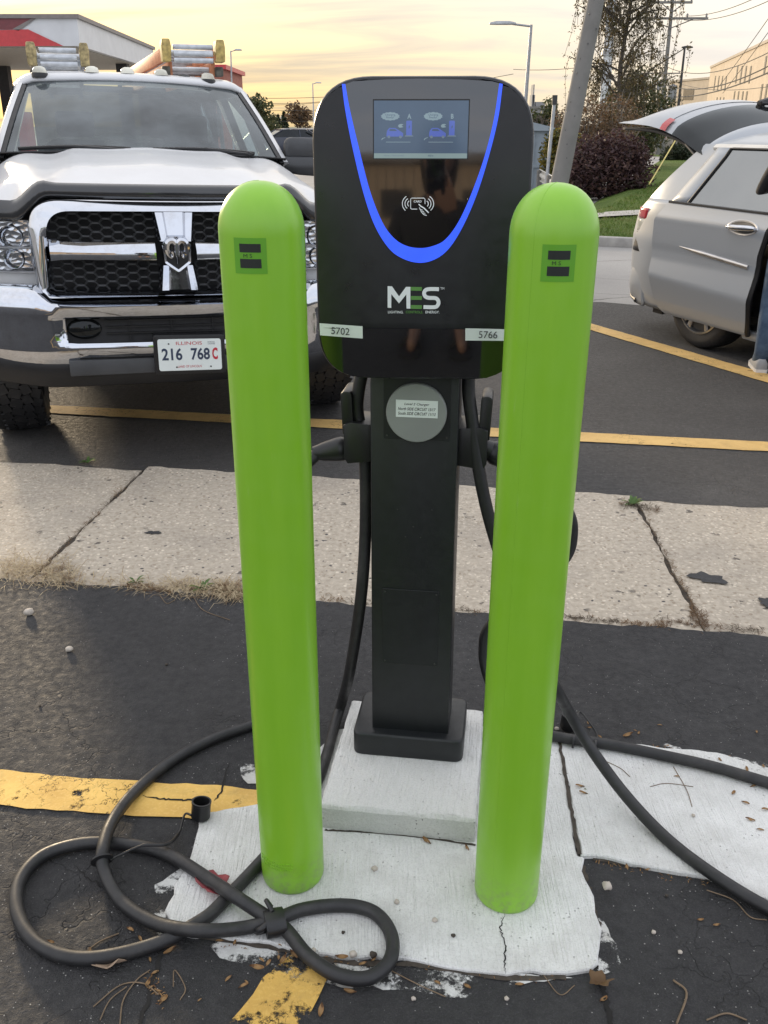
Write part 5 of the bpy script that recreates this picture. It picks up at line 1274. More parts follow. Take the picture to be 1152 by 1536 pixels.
# wheels
def vwheel(x, y, s):
    w = bpy.data.objects.new('wheel', None); C.objects.link(w); w.parent = vn
    M = Matrix.Translation((x, y, .36)) @ Matrix.Rotation(R(90)*s, 4, 'X')
    MB().lathe([(.235,-.10), (.30,-.112), (.335,-.108), (.355,-.085), (.36,-.04), (.36,.04), (.355,.085), (.335,.108), (.30,.112), (.235,.10)], 56, M, cap=False).build('tyre', 'rubber', w, smooth=50)
    rim = MB().lathe([(.236,.085), (.245,.105), (.235,.108), (.222,.09), (.215,-.06), (.001,-.07)], 48, M).build('rim', 'steel_dark', w, smooth=40)
    MB().lathe([(.226,.09), (.238,.112), (.250,.108), (.246,.09)], 48, M, cap=False).build('rim_lip', 'alloy', rim, smooth=40)
    MB().lathe([(.19,.0), (.19,.02), (.001,.02)], 32, M).build('brake_disc', 'steel_dark', w)
    for k in range(5):
        for sg in (-1, 1):
            a = 2*math.pi*(k+.25)/5 + sg*.17; b = 2*math.pi*(k+.25)/5 + sg*.07
            MB().loft([[M @ Vector((r*math.cos(q) - dd_*math.sin(q), r*math.sin(q) + dd_*math.cos(q), zz)) for dd_, zz in ((-wd, z-.03), (wd, z-.03), (wd, z), (-wd, z))] for r, q, z, wd in ((.05, b, .085, .016), (.14, lerp(b, a, .6), .095, .016), (.232, a, .104, .022))]).build('spoke', 'alloy', rim, bevel=.003)
    MB().lathe([(.055,.06), (.05,.09), (.001,.095)], 20, M).build('hub_cap', 'steel_dark', rim)
for x in (0.0, 3.06):
    vwheel(x, .115, 1); vwheel(x, 1.77, -1)
MB().bb((-.45,.24,.25), (.45,.30,.8)).build('wheel_well', 'interior', vn)
# ------------------------------------------------------------------ background
# fuel station canopy
cn = thing('station_canopy', 'white and red fuel station canopy behind the truck', 'canopy', (-11, 33, 0))
CO = Vector((-11, 33, 0))
def canopy():
    c0 = yp(115, 24, 33.0); cb = yp(115, 69, 33.0); zt, zb = c0.z, cb.z; xr_ = c0.x
    e = yp(229, 65, 46.0)
    P = [(xr_, 33), (e.x, 46), (e.x-19, 46.5), (xr_-17, 33)]
    def fascia(a, b, s0, s1, z0, z1, off, mat, nm):
        A, B = Vector(a).lerp(Vector(b), s0), Vector(a).lerp(Vector(b), s1); n = Vector((B.y-A.y, A.x-B.x)).normalized()*off
        MB().add([(A.x+n.x, A.y+n.y, z0), (B.x+n.x, B.y+n.y, z0), (B.x+n.x, B.y+n.y, z1), (A.x+n.x, A.y+n.y, z1)], [(0,1,2,3)]).xf(lambda p: p-CO).build(nm, mat, body)
    body = MB().prism(P, (zb, zt)).xf(lambda p: p-CO).build('fascia', 'canopy_white', cn, smooth=20)
    MB().prism([(lerp(p[0], -20, .02), lerp(p[1], 40, .03)) for p in P], (zb-.04, zb+.1)).xf(lambda p: p-CO).build('soffit', 'canopy_soffit', cn)
    MB().prism([(p[0]+(.08 if i < 2 else -.08), p[1]+(-.08 if i in (0,3) else .08)) for i, p in enumerate(P)], (zt-.07, zt+.05)).xf(lambda p: p-CO).build('roof_trim', 'roof_trim', cn)
    # red band with a slanting edge, dark wedge above it
    f = lambda u, v: yp(u, v, 32.97) - CO
    MB().add([f(-90,45), f(0,45), f(42,44), f(95,69), f(-90,70)], [(0,1,2,3,4)]).build('red_band', 'canopy_red', body, norm=False)
    MB().add([f(-90,25), f(52,25), f(18,44), f(-90,44)], [(0,1,2,3)]).build('red_band', 'canopy_dark', body, norm=False)
    MB().add([f(52,25), f(58,25), f(28,46), f(18,44)], [(0,1,2,3)]).build('dark_stripe', 'roof_trim', body, norm=False)
    for x, y in ((-10.6, 41.5), (-16, 36), (-16, 43), (-22, 36), (-22, 43)): MB().bb((x-.22, y-.22, -.01), (x+.22, y+.22, zb)).xf(lambda p: p-CO).build('column', 'dark_metal', cn)
    for x, y in ((-14.0, 38.5), (-20, 38.5)): MB().bb((x-.4, y-.4, -.01), (x+.4, y+.4, 2.1)).xf(lambda p: p-CO).build('fuel_pump', 'canopy_red', cn, bevel=.06)
canopy()
rb = thing('red_building', 'low red brick building just behind the ladder ends', 'building', (-13, 62, 0))
def red_building():
    a = yp(303, 112, 62); b = yp(335, 104, 62); O = Vector((-13, 62, 0))
    MB().bb((a.x-4, 62, -.1), (b.x, 70, b.z)).xf(lambda p: p-O).build('wall', 'brick_red', rb); MB().bb((a.x-4.2, 61.8, b.z), (b.x+.2, 70.2, b.z+.25)).xf(lambda p: p-O).build('roof', 'canopy_red', rb)
    for x in (a.x-2.5, a.x-.2): MB().bb((x, 61.93, 1), (x+1.2, 61.97, 2.3)).xf(lambda p: p-O).build('window', 'window_dark', rb)
red_building()
# street lamps
def lamp(label, u_top, v_top, u_base, Y, arm, head, r=.07, mat='galvanised', curved=False, sub=None):
    t = yp(u_top, v_top, Y); bx = yp(u_base, 200, Y).x
    root = thing('street_lamp', label, 'street lamp', (bx, Y, -.02), 0, 'street lamps beyond the lot')
    o = Vector((bx, Y, -.02)); tp = t - o
    MB().tube([(0,0,0), tp*.5 + Vector((0,0,0)), tp], [r*1.35, r*1.1, r*.75], 10).build('post', mat, root)
    MB().bb((-r*2,-r*2,0), (r*2,r*2,.25)).build('base', 'kerb', root, bevel=.03)
    hd = tp + Vector((arm, 0, .02))
    if curved: MB().tube(spline([tp, tp + Vector((arm*.15,0,.5)), tp + Vector((arm*.55,0,.75)), hd + Vector((0,0,.65))], 6), r*.6, 8).build('arm', mat, root); hd = hd + Vector((arm*.2,0,.65))
    else: MB().tube([tp + Vector((0,0,-.05)), hd], r*.55, 8).build('arm', mat, root)
    sg = 1 if arm > 0 else -1
    MB().loft([[hd + Vector((x*sg, y, z)) for y, z in ((-.16*w,-.02), (.16*w,-.02), (.13*w,.07*w+.01), (-.13*w,.07*w+.01))] for x, w in ((-head*.15,.5), (head*.15,1), (head*.7,1), (head,.5))]).build('lamp_head', mat, root, bevel=.02)
    return root
lamp('grey street lamp with single arm right behind the charger', 797, 37, 783, 34, -.62, .75, .062)
lamp('tall street lamp beside the truck cab', 346, 76, 349, 62, .28, .4, .055); lamp('thin street lamp over the parked cars', 469, 125, 471, 90, .28, .5, .06, sub=1)
lamp('dark box-headed lamp post in front of the beige building', 1027, 72, 1013, 58, -.1, -.55, .08, 'dark_metal')
lamp('street lamp with curved arm among the far trees', 420, 181, 420, 130, 1.6, .6, .12, curved=True)
# utility poles and wires
def utility(label, u0, u1, Y, vtop, arms, r, trans=None, name='utility_pole'):
    b = yp(u0, 200, Y); t = yp(u1, vtop, Y); o = Vector((b.x, Y, -.1)); root = thing(name, label, 'utility pole', o)
    tp = t - o; MB().tube([Vector((0,0,0)), tp*.5, tp], [r*1.2, r, r*.8], 12).build('post', 'wood_pole', root)
    for v, hw in arms:
        z = yp(u1, v, Y).z - o.z; x = tp.x*z/tp.z
        a = MB().bb((x-hw, -.2, z-.06), (x+hw, -.08, z+.06)).build('crossarm', 'wood_pole', root)
        for k in (-1, -.45, .45, 1): MB().lathe([(.03,0), (.07,.05), (.05,.1), (.07,.14), (.03,.2)], 8, Matrix.Translation((x + k*hw*.95, -.14, z+.06))).build('insulator', 'far_grey', a)
        MB().tube([(x-hw*.6, -.14, z-.04), (x, -.14, z-.5)], .03, 6).tube([(x+hw*.6, -.14, z-.04), (x, -.14, z-.5)], .03, 6).build('brace', 'wood_pole', a)
    if trans:
        z = yp(u1, trans, Y).z - o.z; x = tp.x*z/tp.z
        MB().lathe([(.001,0), (.24,.02), (.26,.1), (.26,.85), (.22,.95), (.001,1.0)], 16, Matrix.Translation((x+.45, 0, z-.5))).build('transformer', 'far_grey', root)
    return root
utility('tall utility pole with two crossarms left of the beige building', 989, 1010, 60, -10, ((4, 1.1), (28, 2.1)), .12, None)
utility('distant small utility pole with transformer', 978, 984, 110, 106, ((110, 2.6),), .14, 128)
utility('far pole behind the tailgate with transformer', 997, 998, 62, 120, (), .10, 140)
# leaning pole by the bush
lp = thing('leaning_pole', 'thick grey wooden pole leaning beside the maroon bush', 'utility pole', (2.75, 15.6, 0))
b = gp(822, 350); tpp = yp(906, -60, b.y + .3); lp.location = (b.x, b.y, -.15); o = Vector(lp.location)
MB().tube([Vector((0,0,0)), (tpp-o)*.35, (tpp-o)*.7, tpp-o], [.150, .140, .130, .122], 20).build('post', 'wood_pole', lp, smooth=60)
mb = MB()
for i in range(16):
    t = .12 + .05*i; p = (tpp-o)*t; a = rnd.uniform(-2.4, -.7); mb.box(p + Vector((math.cos(a)*.136, math.sin(a)*.136, 0)), (.014,.014,.018))
mb.build('step_bolts', 'steel_dark', lp)
def wire(P, r, sag, nm='wire', label='overhead wire strung between the poles', mat='dark_metal'):
    A, B = P; pts = [A.lerp(B, t) - Vector((0,0,sag*4*t*(1-t))) for t in np.linspace(0, 1, 16)]
    o = MB().tube([p - A for p in pts], r, 5).build(nm, mat, None); o.location = A
    tag(o, label, 'wire', 'overhead wires'); return o
for P, r, s in (((yp(770,111,75), yp(335,146,80)), .02, .6), ((yp(770,104,75), yp(1000,75,62)), .02, .4), ((yp(500,152,95), yp(300,153,95)), .022, .3), ((yp(520,163,110), yp(280,160,110)), .025, .3), ((yp(330,178,110), yp(540,180,110)), .02, .2),
                ((yp(560,140,85), yp(340,150,85)), .018, .5)): wire(P, r, s, label='dark overhead wire crossing the sky behind the truck cab')
for P, r, s in (((yp(1028,24,60), yp(1230,-60,40)), .018, .5), ((yp(1026,30,60), yp(1230,-40,40)), .018, .5), ((yp(982,107,110), yp(1240,112,50)), .02, 1.2), ((yp(1000,100,60), yp(1250,20,32)), .018, .9), ((yp(994,125,60), yp(1250,40,32)), .025, .9),
                ((yp(965,135,75), yp(1250,60,34)), .03, 1.0), ((yp(1078,130,60), yp(1165,10,34)), .014, .05), ((yp(1084,140,60), yp(1180,10,34)), .014, .05), ((yp(960,140,90), yp(1000,100,60)), .02, .4)): wire(P, r, s, label='dark overhead wire in front of the beige building')
gw = wire((yp(974,276,21.5), yp(1016,206,24)), .016, 0, 'guy_wire', 'yellow guy wire guard rising from the lawn', 'hazard_yellow'); gw['category'] = 'wire'; del gw['group']
# pale mast behind the tree
mt = thing('mast', 'tall pale tubular mast behind the birch', 'mast', (yp(905,200,70).x, 70, -.1)); o = Vector(mt.location)
MB().tube([Vector((0,0,0)), yp(910,100,70)-o, yp(920,-40,70)-o], [.42,.36,.30], 14).build('tube', 'white_metal', mt)
mb = MB()
for v in (10, 45, 80, 115): p = yp(lerp(919, 909, v/115), v, 70) - o; mb.cyl(p - Vector((0,0,.15)), p + Vector((0,0,.15)), .46, seg=14)
mb.build('joint_rings', 'galvanised', mt)
# ------------------------------------------------------------------ plants
def leaf_cloud(n, sampler, size, rg, flat=.0, droop=0):
    V = np.zeros((n*4, 3)); F = []
    for i in range(n):
        c = sampler(); s = size*rg.uniform(.6, 1.35); a = Vector((rg.gauss(0,1), rg.gauss(0,1), rg.gauss(0,.7) - droop)).normalized(); b = a.orthogonal().normalized(); b = Matrix.Rotation(rg.uniform(0, 6.28), 3, a) @ b; q = a.cross(b)
        for k, (u, v) in enumerate(((0,-.5), (.5*.62,0), (0,.5), (-.5*.62,0))): V[i*4+k] = c + q*0 + b*u*s*1.0 + a*v*s*1.5
        F.append((i*4, i*4+1, i*4+2, i*4+3))
    return V, F
def cloud(name, mat, parent, n, sampler, size, seed, droop=0):
    rg = random.Random(seed); V, F = leaf_cloud(n, sampler(rg), size, rg, droop=droop)
    mb = MB(); mb.v = [tuple(v) for v in V]; mb.f = F; mb.m = [0]*len(F); return mb.build(name, mat, parent, smooth=0, norm=False)
def blob_sampler(blobs, shell=.55):
    def mk(rg):
        W = [b[1][0]*b[1][1]*b[1][2] for b in blobs]
        def f():
            c, r = rg.choices(blobs, W)[0]; d = Vector((rg.gauss(0,1), rg.gauss(0,1), rg.gauss(0,1))).normalized(); k = (shell + (1-shell)*rg.random()) if rg.random() < .8 else rg.random()
            k *= 1 + .13*math.sin(d.x*7+c[0]*3) * math.cos(d.z*6+c[1])
            return Vector(c) + Vector((d.x*r[0]*k, d.y*r[1]*k, d.z*r[2]*k))
        return f
    return mk
def branches(mb, p, d, L, r, depth, rg, tips, spread=.5, up=.15, kids=3):
    q = p + d*L; m = p.lerp(q, .5) + Vector((rg.uniform(-1,1), rg.uniform(-1,1), rg.uniform(-.5,.5)))*L*.06
    mb.tube([p, m, q], [r, r*.8, r*.62], 6 if depth > 1 else 4); tips.append((q, d))
    if depth <= 0: return
    for k in range(kids):
        n = (d + Vector((rg.gauss(0,1), rg.gauss(0,1), rg.gauss(0,.6)))*spread + Vector((0,0,up))).normalized(); branches(mb, p.lerp(q, rg.uniform(.55, 1)), n, L*rg.uniform(.6,.85), r*.6, depth-1, rg, tips, spread, up, kids)
# sparse drooping birch
def birch(u, Y, label):
    o = Vector((yp(u, 200, Y).x, Y, .3)); root = thing('birch_tree', label, 'tree', o); rg = random.Random(11); mb = MB(); tips = []
    trunk = MB().tube([(0,0,-.4), (.05,0,1.5), (-.05,.1,3), (.1,0,5), (.05,0,7.2)], [.13,.10,.07,.05,.02], 10); trunk.build('trunk', 'bark', root)
    strands = []
    for k in range(60):
        z = rg.uniform(1.8, 6.8); a = rg.uniform(0, 6.28); L = rg.uniform(.9, 2.5)*(1.15 - z/12); d = Vector((math.cos(a), math.sin(a)*.8, rg.uniform(.25,.8))).normalized(); p = Vector((.04*math.sin(z), 0, z)); q = p + d*L
        mb.tube([p, p.lerp(q, .5) + Vector((0,0,.1)), q], [.035,.025,.012], 5)
        for j in range(7):
            s = p.lerp(q, rg.uniform(.35, 1)) + Vector((rg.uniform(-.25,.25), rg.uniform(-.25,.25), .05)); Ld = rg.uniform(.5, 1.9); e = s + Vector((rg.uniform(-.3,.3), rg.uniform(-.3,.3), -Ld)); c = spline([s, s.lerp(e,.4) + Vector((rg.uniform(-.15,.15),0,.12)), e], 4); mb.tube(c, .0065, 3); strands.append(c)
    mb.build('limbs', 'bark', root, norm=False, smooth=0)
    def samp(rg):
        def f():
            c = rg.choice(strands); p = rg.choice(c); return p + Vector((rg.gauss(0,.05), rg.gauss(0,.05), rg.gauss(0,.05)))
        return f
    cloud('crown', 'leaf_birch', root, 19000, samp, .058, 5, droop=.6)
birch(925, 31, 'tall sparse drooping birch behind the leaning pole')
def shrub(name, label, blobs, Y, mat, n, size, seed, group=None, twigs=16, twig_mat='bark'):
    c0 = blobs[0][0]; o = Vector((c0[0], c0[1], 0)); root = thing(name, label, 'bush' if 'bush' in name or 'shrub' in name else 'tree', o, 0, group); rg = random.Random(seed)
    bl = [(tuple(Vector(c) - o), r) for c, r in blobs]
    cloud('foliage', mat, root, n, blob_sampler(bl), size, seed)
    mb = MB()
    for k in range(twigs):
        c, r = rg.choice(bl); d = Vector((rg.gauss(0,1)*r[0], rg.gauss(0,1)*r[1], abs(rg.gauss(0,1))*r[2])).normalized(); e = Vector(c) + Vector((d.x*r[0], d.y*r[1], d.z*r[2]))*rg.uniform(.8,1.1); s = Vector((c[0]*.5 + rg.uniform(-.2,.2), c[1]*.5, .05)); mb.tube(spline([s, s.lerp(e,.5)+Vector((rg.uniform(-.15,.15),0,.1)), e], 3), [.022]*3+[.015]*2+[.007]*2, 4)
    mb.build('stems', twig_mat, root, norm=False, smooth=0); return root
def B(u, v, Y, rx, rz, ry=None): p = yp(u, v, Y); return ((p.x, Y, p.z), (rx, ry or rx, rz))
shrub('maroon_bush', 'dense dark maroon bush on the lawn', [B(905,255,23,.95,.70), B(868,262,22.8,.55,.62), B(945,258,23,.62,.66), B(925,232,23.3,.8,.55), B(885,230,23.4,.6,.5), B(962,278,22.7,.35,.33), B(855,284,22.6,.32,.3)], 23, 'leaf_maroon', 9000, .075, 21, twigs=40)
shrub('yellow_bush', 'yellow green bush left of the leaning pole', [B(832,235,25.5,.42,.75), B(846,222,25.6,.5,.5), B(835,262,25.4,.45,.5)], 25.5, 'leaf_yellow', 2600, .085, 22)
shrub('rust_bush', 'tangled rusty brown bush under the birch', [B(880,190,27.5,.95,.75), B(925,185,28,.8,.8), B(850,195,27.8,.6,.6), B(905,215,27.2,.9,.5)], 27.5, 'leaf_rust', 5200, .07, 23, twigs=90, twig_mat='bark_pale')
shrub('green_tree', 'dark green tree between the birch and the tailgate', [B(955,160,34,1.1,1.2), B(980,180,34.5,1.0,.9), B(930,170,34.2,.8,1.0), B(925,205,33.6,1.2,.8), B(965,205,33.5,.9,.6)], 34, 'leaf_green', 6500, .11, 24, twigs=40)
shrub('round_bush', 'small round green bush below the tailgate', [B(1020,232,38,.75,.5), B(1008,236,37.8,.5,.38), B(1034,234,37.9,.5,.42)], 38, 'leaf_conifer', 2600, .09, 25)
for i, (u, v, Y, w, h) in enumerate(((411,186,120,.9,2.2), (418,184,121,.9,2.5), (427,179,119,.95,3.2), (406,189,122,.7,1.8))):
    p = yp(u, 198, Y); root = thing('conifer', 'dark pointed conifer in the row behind the far car', 'tree', (p.x, Y, 0), 0, 'pointed conifers behind the far car'); rg = random.Random(40+i); H_ = yp(u, v-10, Y).z
    MB().cyl((0,0,-.05), (0,0,H_*.3), .12).build('trunk', 'bark', root)
    def samp(rg, H_=H_, w=w):
        def f():
            t = rg.random()**1.2; a = rg.uniform(0,6.28); r = w*(1-t)*rg.uniform(.5,1.05) + .03; return Vector((r*math.cos(a), r*math.sin(a), .1 + t*H_))
        return f
    cloud('crown', 'leaf_conifer', root, 900, samp, .28, 41+i)
def far_tree(u, v, Y, rx, rz, seed, label, mat='leaf_green', n=1500, size=.34):
    p = yp(u, v, Y); root = thing('far_tree', label, 'tree', (p.x, Y, 0)); rg = random.Random(seed); mb = MB(); tips = []
    branches(mb, Vector((0,0,-.1)), Vector((0,0,1)), p.z*.62, .16, 3, rg, tips, .5, .2, 3); mb.build('trunk', 'bark', root, norm=False)
    bl = [((rg.uniform(-.5,.5)*rx, rg.uniform(-.4,.4)*rx, p.z + rg.uniform(-.6,.6)*rz), (rx*rg.uniform(.4,.7), rx*.6, rz*rg.uniform(.35,.6))) for _ in range(7)]
    cloud('crown', mat, root, n, blob_sampler(bl, .4), size, seed)
far_tree(449, 181, 112, 1.9, 2.0, 51, 'bare-branched round tree beside the thin street lamp', 'leaf_rust', 1300, .3); far_tree(386, 172, 85, 1.9, 2.2, 52, 'leafy tree showing past the truck windshield pillar', 'leaf_green', 1600, .28); far_tree(815, 182, 60, 1.1, 1.5, 53, 'low tree between the blue shed and the lamp', 'leaf_green', 1200, .2)
# ------------------------------------------------------------------ shed, rail, fence, buildings
sd = thing('storage_shed', 'pale blue metal shed standing behind the charger', 'shed', (gp(800,288).x, 27, 0)); o = Vector(sd.location)
z1 = yp(810, 193, 27).z; xr_ = yp(822, 240, 27).x - o.x
wl_ = MB().bb((xr_-3.2, 0, -.05), (xr_, 2.4, z1)).build('wall', 'shed_blue', sd)
MB().prism([(xr_-3.35, z1), (xr_+.12, z1-.06), (xr_+.12, z1+.02), (xr_-1.6, z1+.42), (xr_-3.35, z1+.08)], (.12, -2.5), FRONT).build('roof', 'shed_blue', sd)
mb = MB()
for k in range(9): mb.bb((xr_-3.1+k*.38, -.03, .05), (xr_-3.05+k*.38, .0, z1-.05))
mb.build('ribs', 'shed_blue', wl_); MB().bb((xr_-3.2, -.04, .55), (xr_, -.005, .62)).build('rail', 'shed_blue', wl_)
gd = thing('guard_rail', 'pale guard rail end beside the leaning pole', 'guard rail', tuple(gp(812,292))); o = Vector(gd.location)
A, B_ = yp(809,262,o.y+.3)-o, yp(846,284,o.y-5.0)-o
rows = []
for t in (0,.5,1): p = A.lerp(B_, t); rows.append([p + Vector((0, 0, z)) + Vector((.05*y, .05*y, 0)) for z, y in ((.14,0), (.10,1), (.05,1), (.02,0), (-.02,0), (-.06,1), (-.11,1), (-.15,0))])
MB().grid(rows).build('beam', 'rail_white', gd, norm=False, solid=-.02, smooth=30)
for t in (.05, .5, .95): p = A.lerp(B_, t); MB().bb((p.x-.06, p.y+.05, -.05), (p.x+.06, p.y+.2, p.z+.12)).build('post', 'wood_pole', gd)
vpole = thing('vent_pole', 'thin grey pipe pole with dark cap beside the blue shed', 'pole', tuple(gp(817,300))); o = Vector(vpole.location); t = yp(832,150,o.y)-o
MB().tube([Vector((0,0,-.05)), t*.5, t], [.045,.04,.04], 10).build('pipe', 'galvanised', vpole); MB().cyl(t - Vector((0,0,.1)), t + Vector((0,0,.10)), .06, seg=12).build('cap', 'dark_metal', vpole)
def far_block(label, u0, u1, vt, Y, mat, name='far_building', extra=()):
    a, b = yp(u0, vt, Y), yp(u1, vt, Y); root = thing(name, label, 'building', (a.x, Y, 0))
    W_ = b.x-a.x; MB().bb((0,0,-.2), (W_, 8, a.z)).build('wall', mat, root); MB().bb((-.3,-.3,a.z), (W_+.3, 8.3, a.z+.4)).build('roof', 'far_roof', root)
    for (x0, x1, zz) in extra: MB().bb((W_*x0, 1, a.z), (W_*x1, 4, a.z+zz)).build('roof_block', 'far_grey', root)
    n = max(2, int(W_/3))
    for k in range(n):
        for z in np.arange(1.2, a.z-1.5, 3.2): MB().bb(((k+.3)*W_/n, -.06, z), ((k+.7)*W_/n, -.02, z+1.4)).build('window', 'window_dark', root)
    return root
far_block('distant grey building with turrets beyond the shed', 795, 826, 163, 190, 'far_grey', extra=((.1,.25,2.4), (.3,.75,1.2), (.15,.2,4.2)))
fn = thing('board_fence', 'grey board fence far behind the round bush', 'fence', (yp(1000,240,62).x, 62, 0)); o = Vector(fn.location)
za = yp(1010, 208, 62).z
for k in range(26): MB().bb((-1.2 + k*.52, 0, -.1), (-1.2 + k*.52 + .49, .05, za + .04*(k % 3))).build('board', 'fence_wood', fn)
MB().bb((-1.2, .05, .5), (12.3, .12, .62)).build('rail', 'fence_wood', fn)
# beige factory block: long facade receding to the left
def factory():
    root = thing('beige_building', 'long beige industrial building with narrow tall windows', 'building', (48, 100, 0)); o = Vector((48, 100, 0))
    H1 = 11.0
    def at(u, v): r = ray(u, v); t = (H1 - CAM_H)/r.z; return Vector((r.x*t, r.y*t, 0))
    A, B1 = at(1240, 24), at(1066, 102.5)
    def facade(A, B_, H, th, wins, mat, nm):
        d = (B_-A); L = d.length; d.normalize(); nn = Vector((d.y, -d.x, 0)); 
        if nn.dot(Vector((0,0,0)) - A) < 0: nn = -nn
        P = [A, B_, B_ - nn*th, A - nn*th]; wall = MB().prism([(p.x-o.x, p.y-o.y) for p in P], (-.2, H)).build('wall', mat, root)
        MB().prism([((p + (nn*.15 if i < 2 else -nn*.1)).x-o.x, (p + (nn*.15 if i < 2 else -nn*.1)).y-o.y) for i, p in enumerate(P)], (H, H+.35)).build('parapet', 'beige_shade', root)
        for (t, z0, z1, w) in wins:
            c = A + d*(L*t); q = [c - d*w/2 + nn*.06, c + d*w/2 + nn*.06, c + d*w/2 - nn*.1, c - d*w/2 - nn*.1]
            wd = MB().prism([(p.x-o.x, p.y-o.y) for p in q], (z0, z1)).build('window', 'window_dark', wall)
        return wall, d, nn, L
    def cols(A, B_, groups):
        out = []
        for us, v0, v1 in groups:
            for u in us:
                r = ray(u, v0); d = B_ - A; t = (r.x*A.y - r.y*A.x)/(r.y*d.x - r.x*d.y); p = A + d*t; k = p.y/r.y
                z1 = CAM_H + ray(u, v0).z*p.y/ray(u, v0).y; z0 = CAM_H + ray(u, v1).z*p.y/ray(u, v1).y; out.append((t, z0, z1, 1.05))
        return out
    w = cols(A, B1, (((1073.6,1079,1084.3,1090), 114, 136), ((1107,1113.5,1120,1127), 99, 125), ((1102.5,1108.5,1115,1121), 137, 158), ((1076,1081,1086), 146, 165), ((1150,1157,1164), 84, 112), ((1144,1151,1158), 126, 150)))
    wall, d, nn, L = facade(A, B1, H1, 30, w, 'beige_wall', 'b')
    mb = MB()                                           # raised studs on the blank bay
    for i in range(8):
        for k in range(7):
            c = A + d*(L*(.02 + .022*i)) + nn*.1; mb.box(c - o + Vector((0,0,1.5+1.3*k)), (.28,.28,.28))
    mb.build('wall_studs', 'canopy_white', wall)
    C1 = B1 + d*2 - nn*3; H2 = 9.6
    r = ray(1005, 124); t = (H2 - CAM_H)/r.z; D1 = Vector((r.x*t, r.y*t, 0))
    w = cols(C1, D1, (((1028,1031.7,1035.6,1039.6), 133, 150), ((1009,1012.4), 140, 155), ((1029,1033,1037), 157, 170)))
    facade(C1, D1, H2, 25, w, 'beige_wall', 'a')
factory()
# ------------------------------------------------------------------ parked cars far off
def far_car(u, v, Y, rz, mat, label, L=4.6, W=1.85, Hh=1.46):
    p = yp(u, v, Y); root = thing('parked_car', label, 'car', (p.x, Y, -.008), rz, 'cars parked far behind the truck')
    xs = [-L/2, -L/2+.12, -L/2+.9, -L/2+1.9, L/2-1.0, L/2-.25, L/2-.02, L/2]; zt = [.62,.86,.98,1.02,1.02,.98,.90,.55]
    rows = [[Vector((x, y*W/2*(1 if 0 < i < 7 else .85), z)) for y, z in ((-1,.25), (-1,.6), (-.96,zz), (.96,zz), (1,.6), (1,.25))] for i, (x, zz) in enumerate(zip(xs, zt))]
    MB().loft(rows).build('body', mat, root, bevel=.04, smooth=40)
    cx = [-L/2+1.35, -L/2+2.1, L/2-1.1, L/2-.35]; cz = [1.0, Hh-.04, Hh-.06, 1.0]
    MB().loft([[Vector((x, y*W/2, z)) for y, z in ((-.95,.98), (-.78,max(1.0,zz)), (.78,max(1.0,zz)), (.95,.98))] for x, zz in zip(cx, cz)]).build('cabin', 'dark_glass', root, smooth=30)
    MB().loft([[Vector((x, y*W/2, z)) for y, z in ((-.80,zz-.02), (-.7,zz+.03), (.7,zz+.03), (.80,zz-.02))] for x, zz in ((cx[1]-.05,Hh-.05), (cx[1]+.4,Hh), (cx[2],Hh-.02), (cx[2]+.1,Hh-.08))]).build('roof', mat, root, smooth=40)
    mb = MB()
    for y in (-1, 1):
        for x0, z0, x1, z1 in ((cx[0]-.05,1.0,cx[1],Hh-.05), (cx[1]+1.0,1.0,cx[1]+1.0,Hh-.05), (cx[2]+.05,Hh-.05,cx[3],1.0)): mb.tube([(x0, y*W/2*.955, z0), (x1, y*W/2*.80, z1)], .035, 5)
    mb.build('pillars', mat, root)
    for x in (-L/2+.85, L/2-.95):
        for y in (-1, 1):
            M = Matrix.Translation((x, y*(W/2-.10), .34)) @ Matrix.Rotation(R(90)*-y, 4, 'X'); w = MB().lathe([(.2,-.1), (.34,-.1), (.34,.1), (.2,.11)], 20, M).build('wheel', 'rubber', root, smooth=40); MB().lathe([(.22,.08), (.21,.115), (.001,.12)], 16, M).build('rim', 'alloy', w)
    MB().bb((-L/2-.02,-.8,.7), (-L/2+.1,-.5,.82)).build('headlight', 'lens_clear', root); MB().bb((L/2-.08,-.88,.75), (L/2+.01,-.62,.95)).build('tail_light', 'red_lens', root)
    return root
far_car(424, 205, 58, R(22), 'navy_paint', 'dark blue car parked behind the truck mirror'); far_car(450, 205, 63, R(28), 'grey_paint', 'dark grey car beside the dark blue parked car'); far_car(466, 204, 60, R(20), 'grey_paint', 'silver blue car last in the far row')
far_car(950, 208, 66, R(-30), 'navy_paint', 'dark car seen past the bush below the tailgate')
# station shop behind the photographer (seen only in reflections)
bk = thing('shop_building', 'brown ribbed metal shop building across the lot', 'building', (-2, -46, 0))
MB().bb((-14, -3, -.1), (5, 0, 3.6)).build('wall', 'brown_metal', bk); MB().bb((-14.4, -3.2, 3.6), (5.4, .9, 4.0)).build('roof', 'roof_trim', bk)
mb = MB()
for k in range(40): mb.bb((-13.9 + k*.47, 0, 0), (-13.75 + k*.47, .07, 3.6))
mb.build('ribs', 'brown_metal', bk)
for x in (-9, -3.2, 1.0): MB().bb((x, .02, .9), (x+1.6, .12, 2.3)).build('window', 'window_dark', bk)
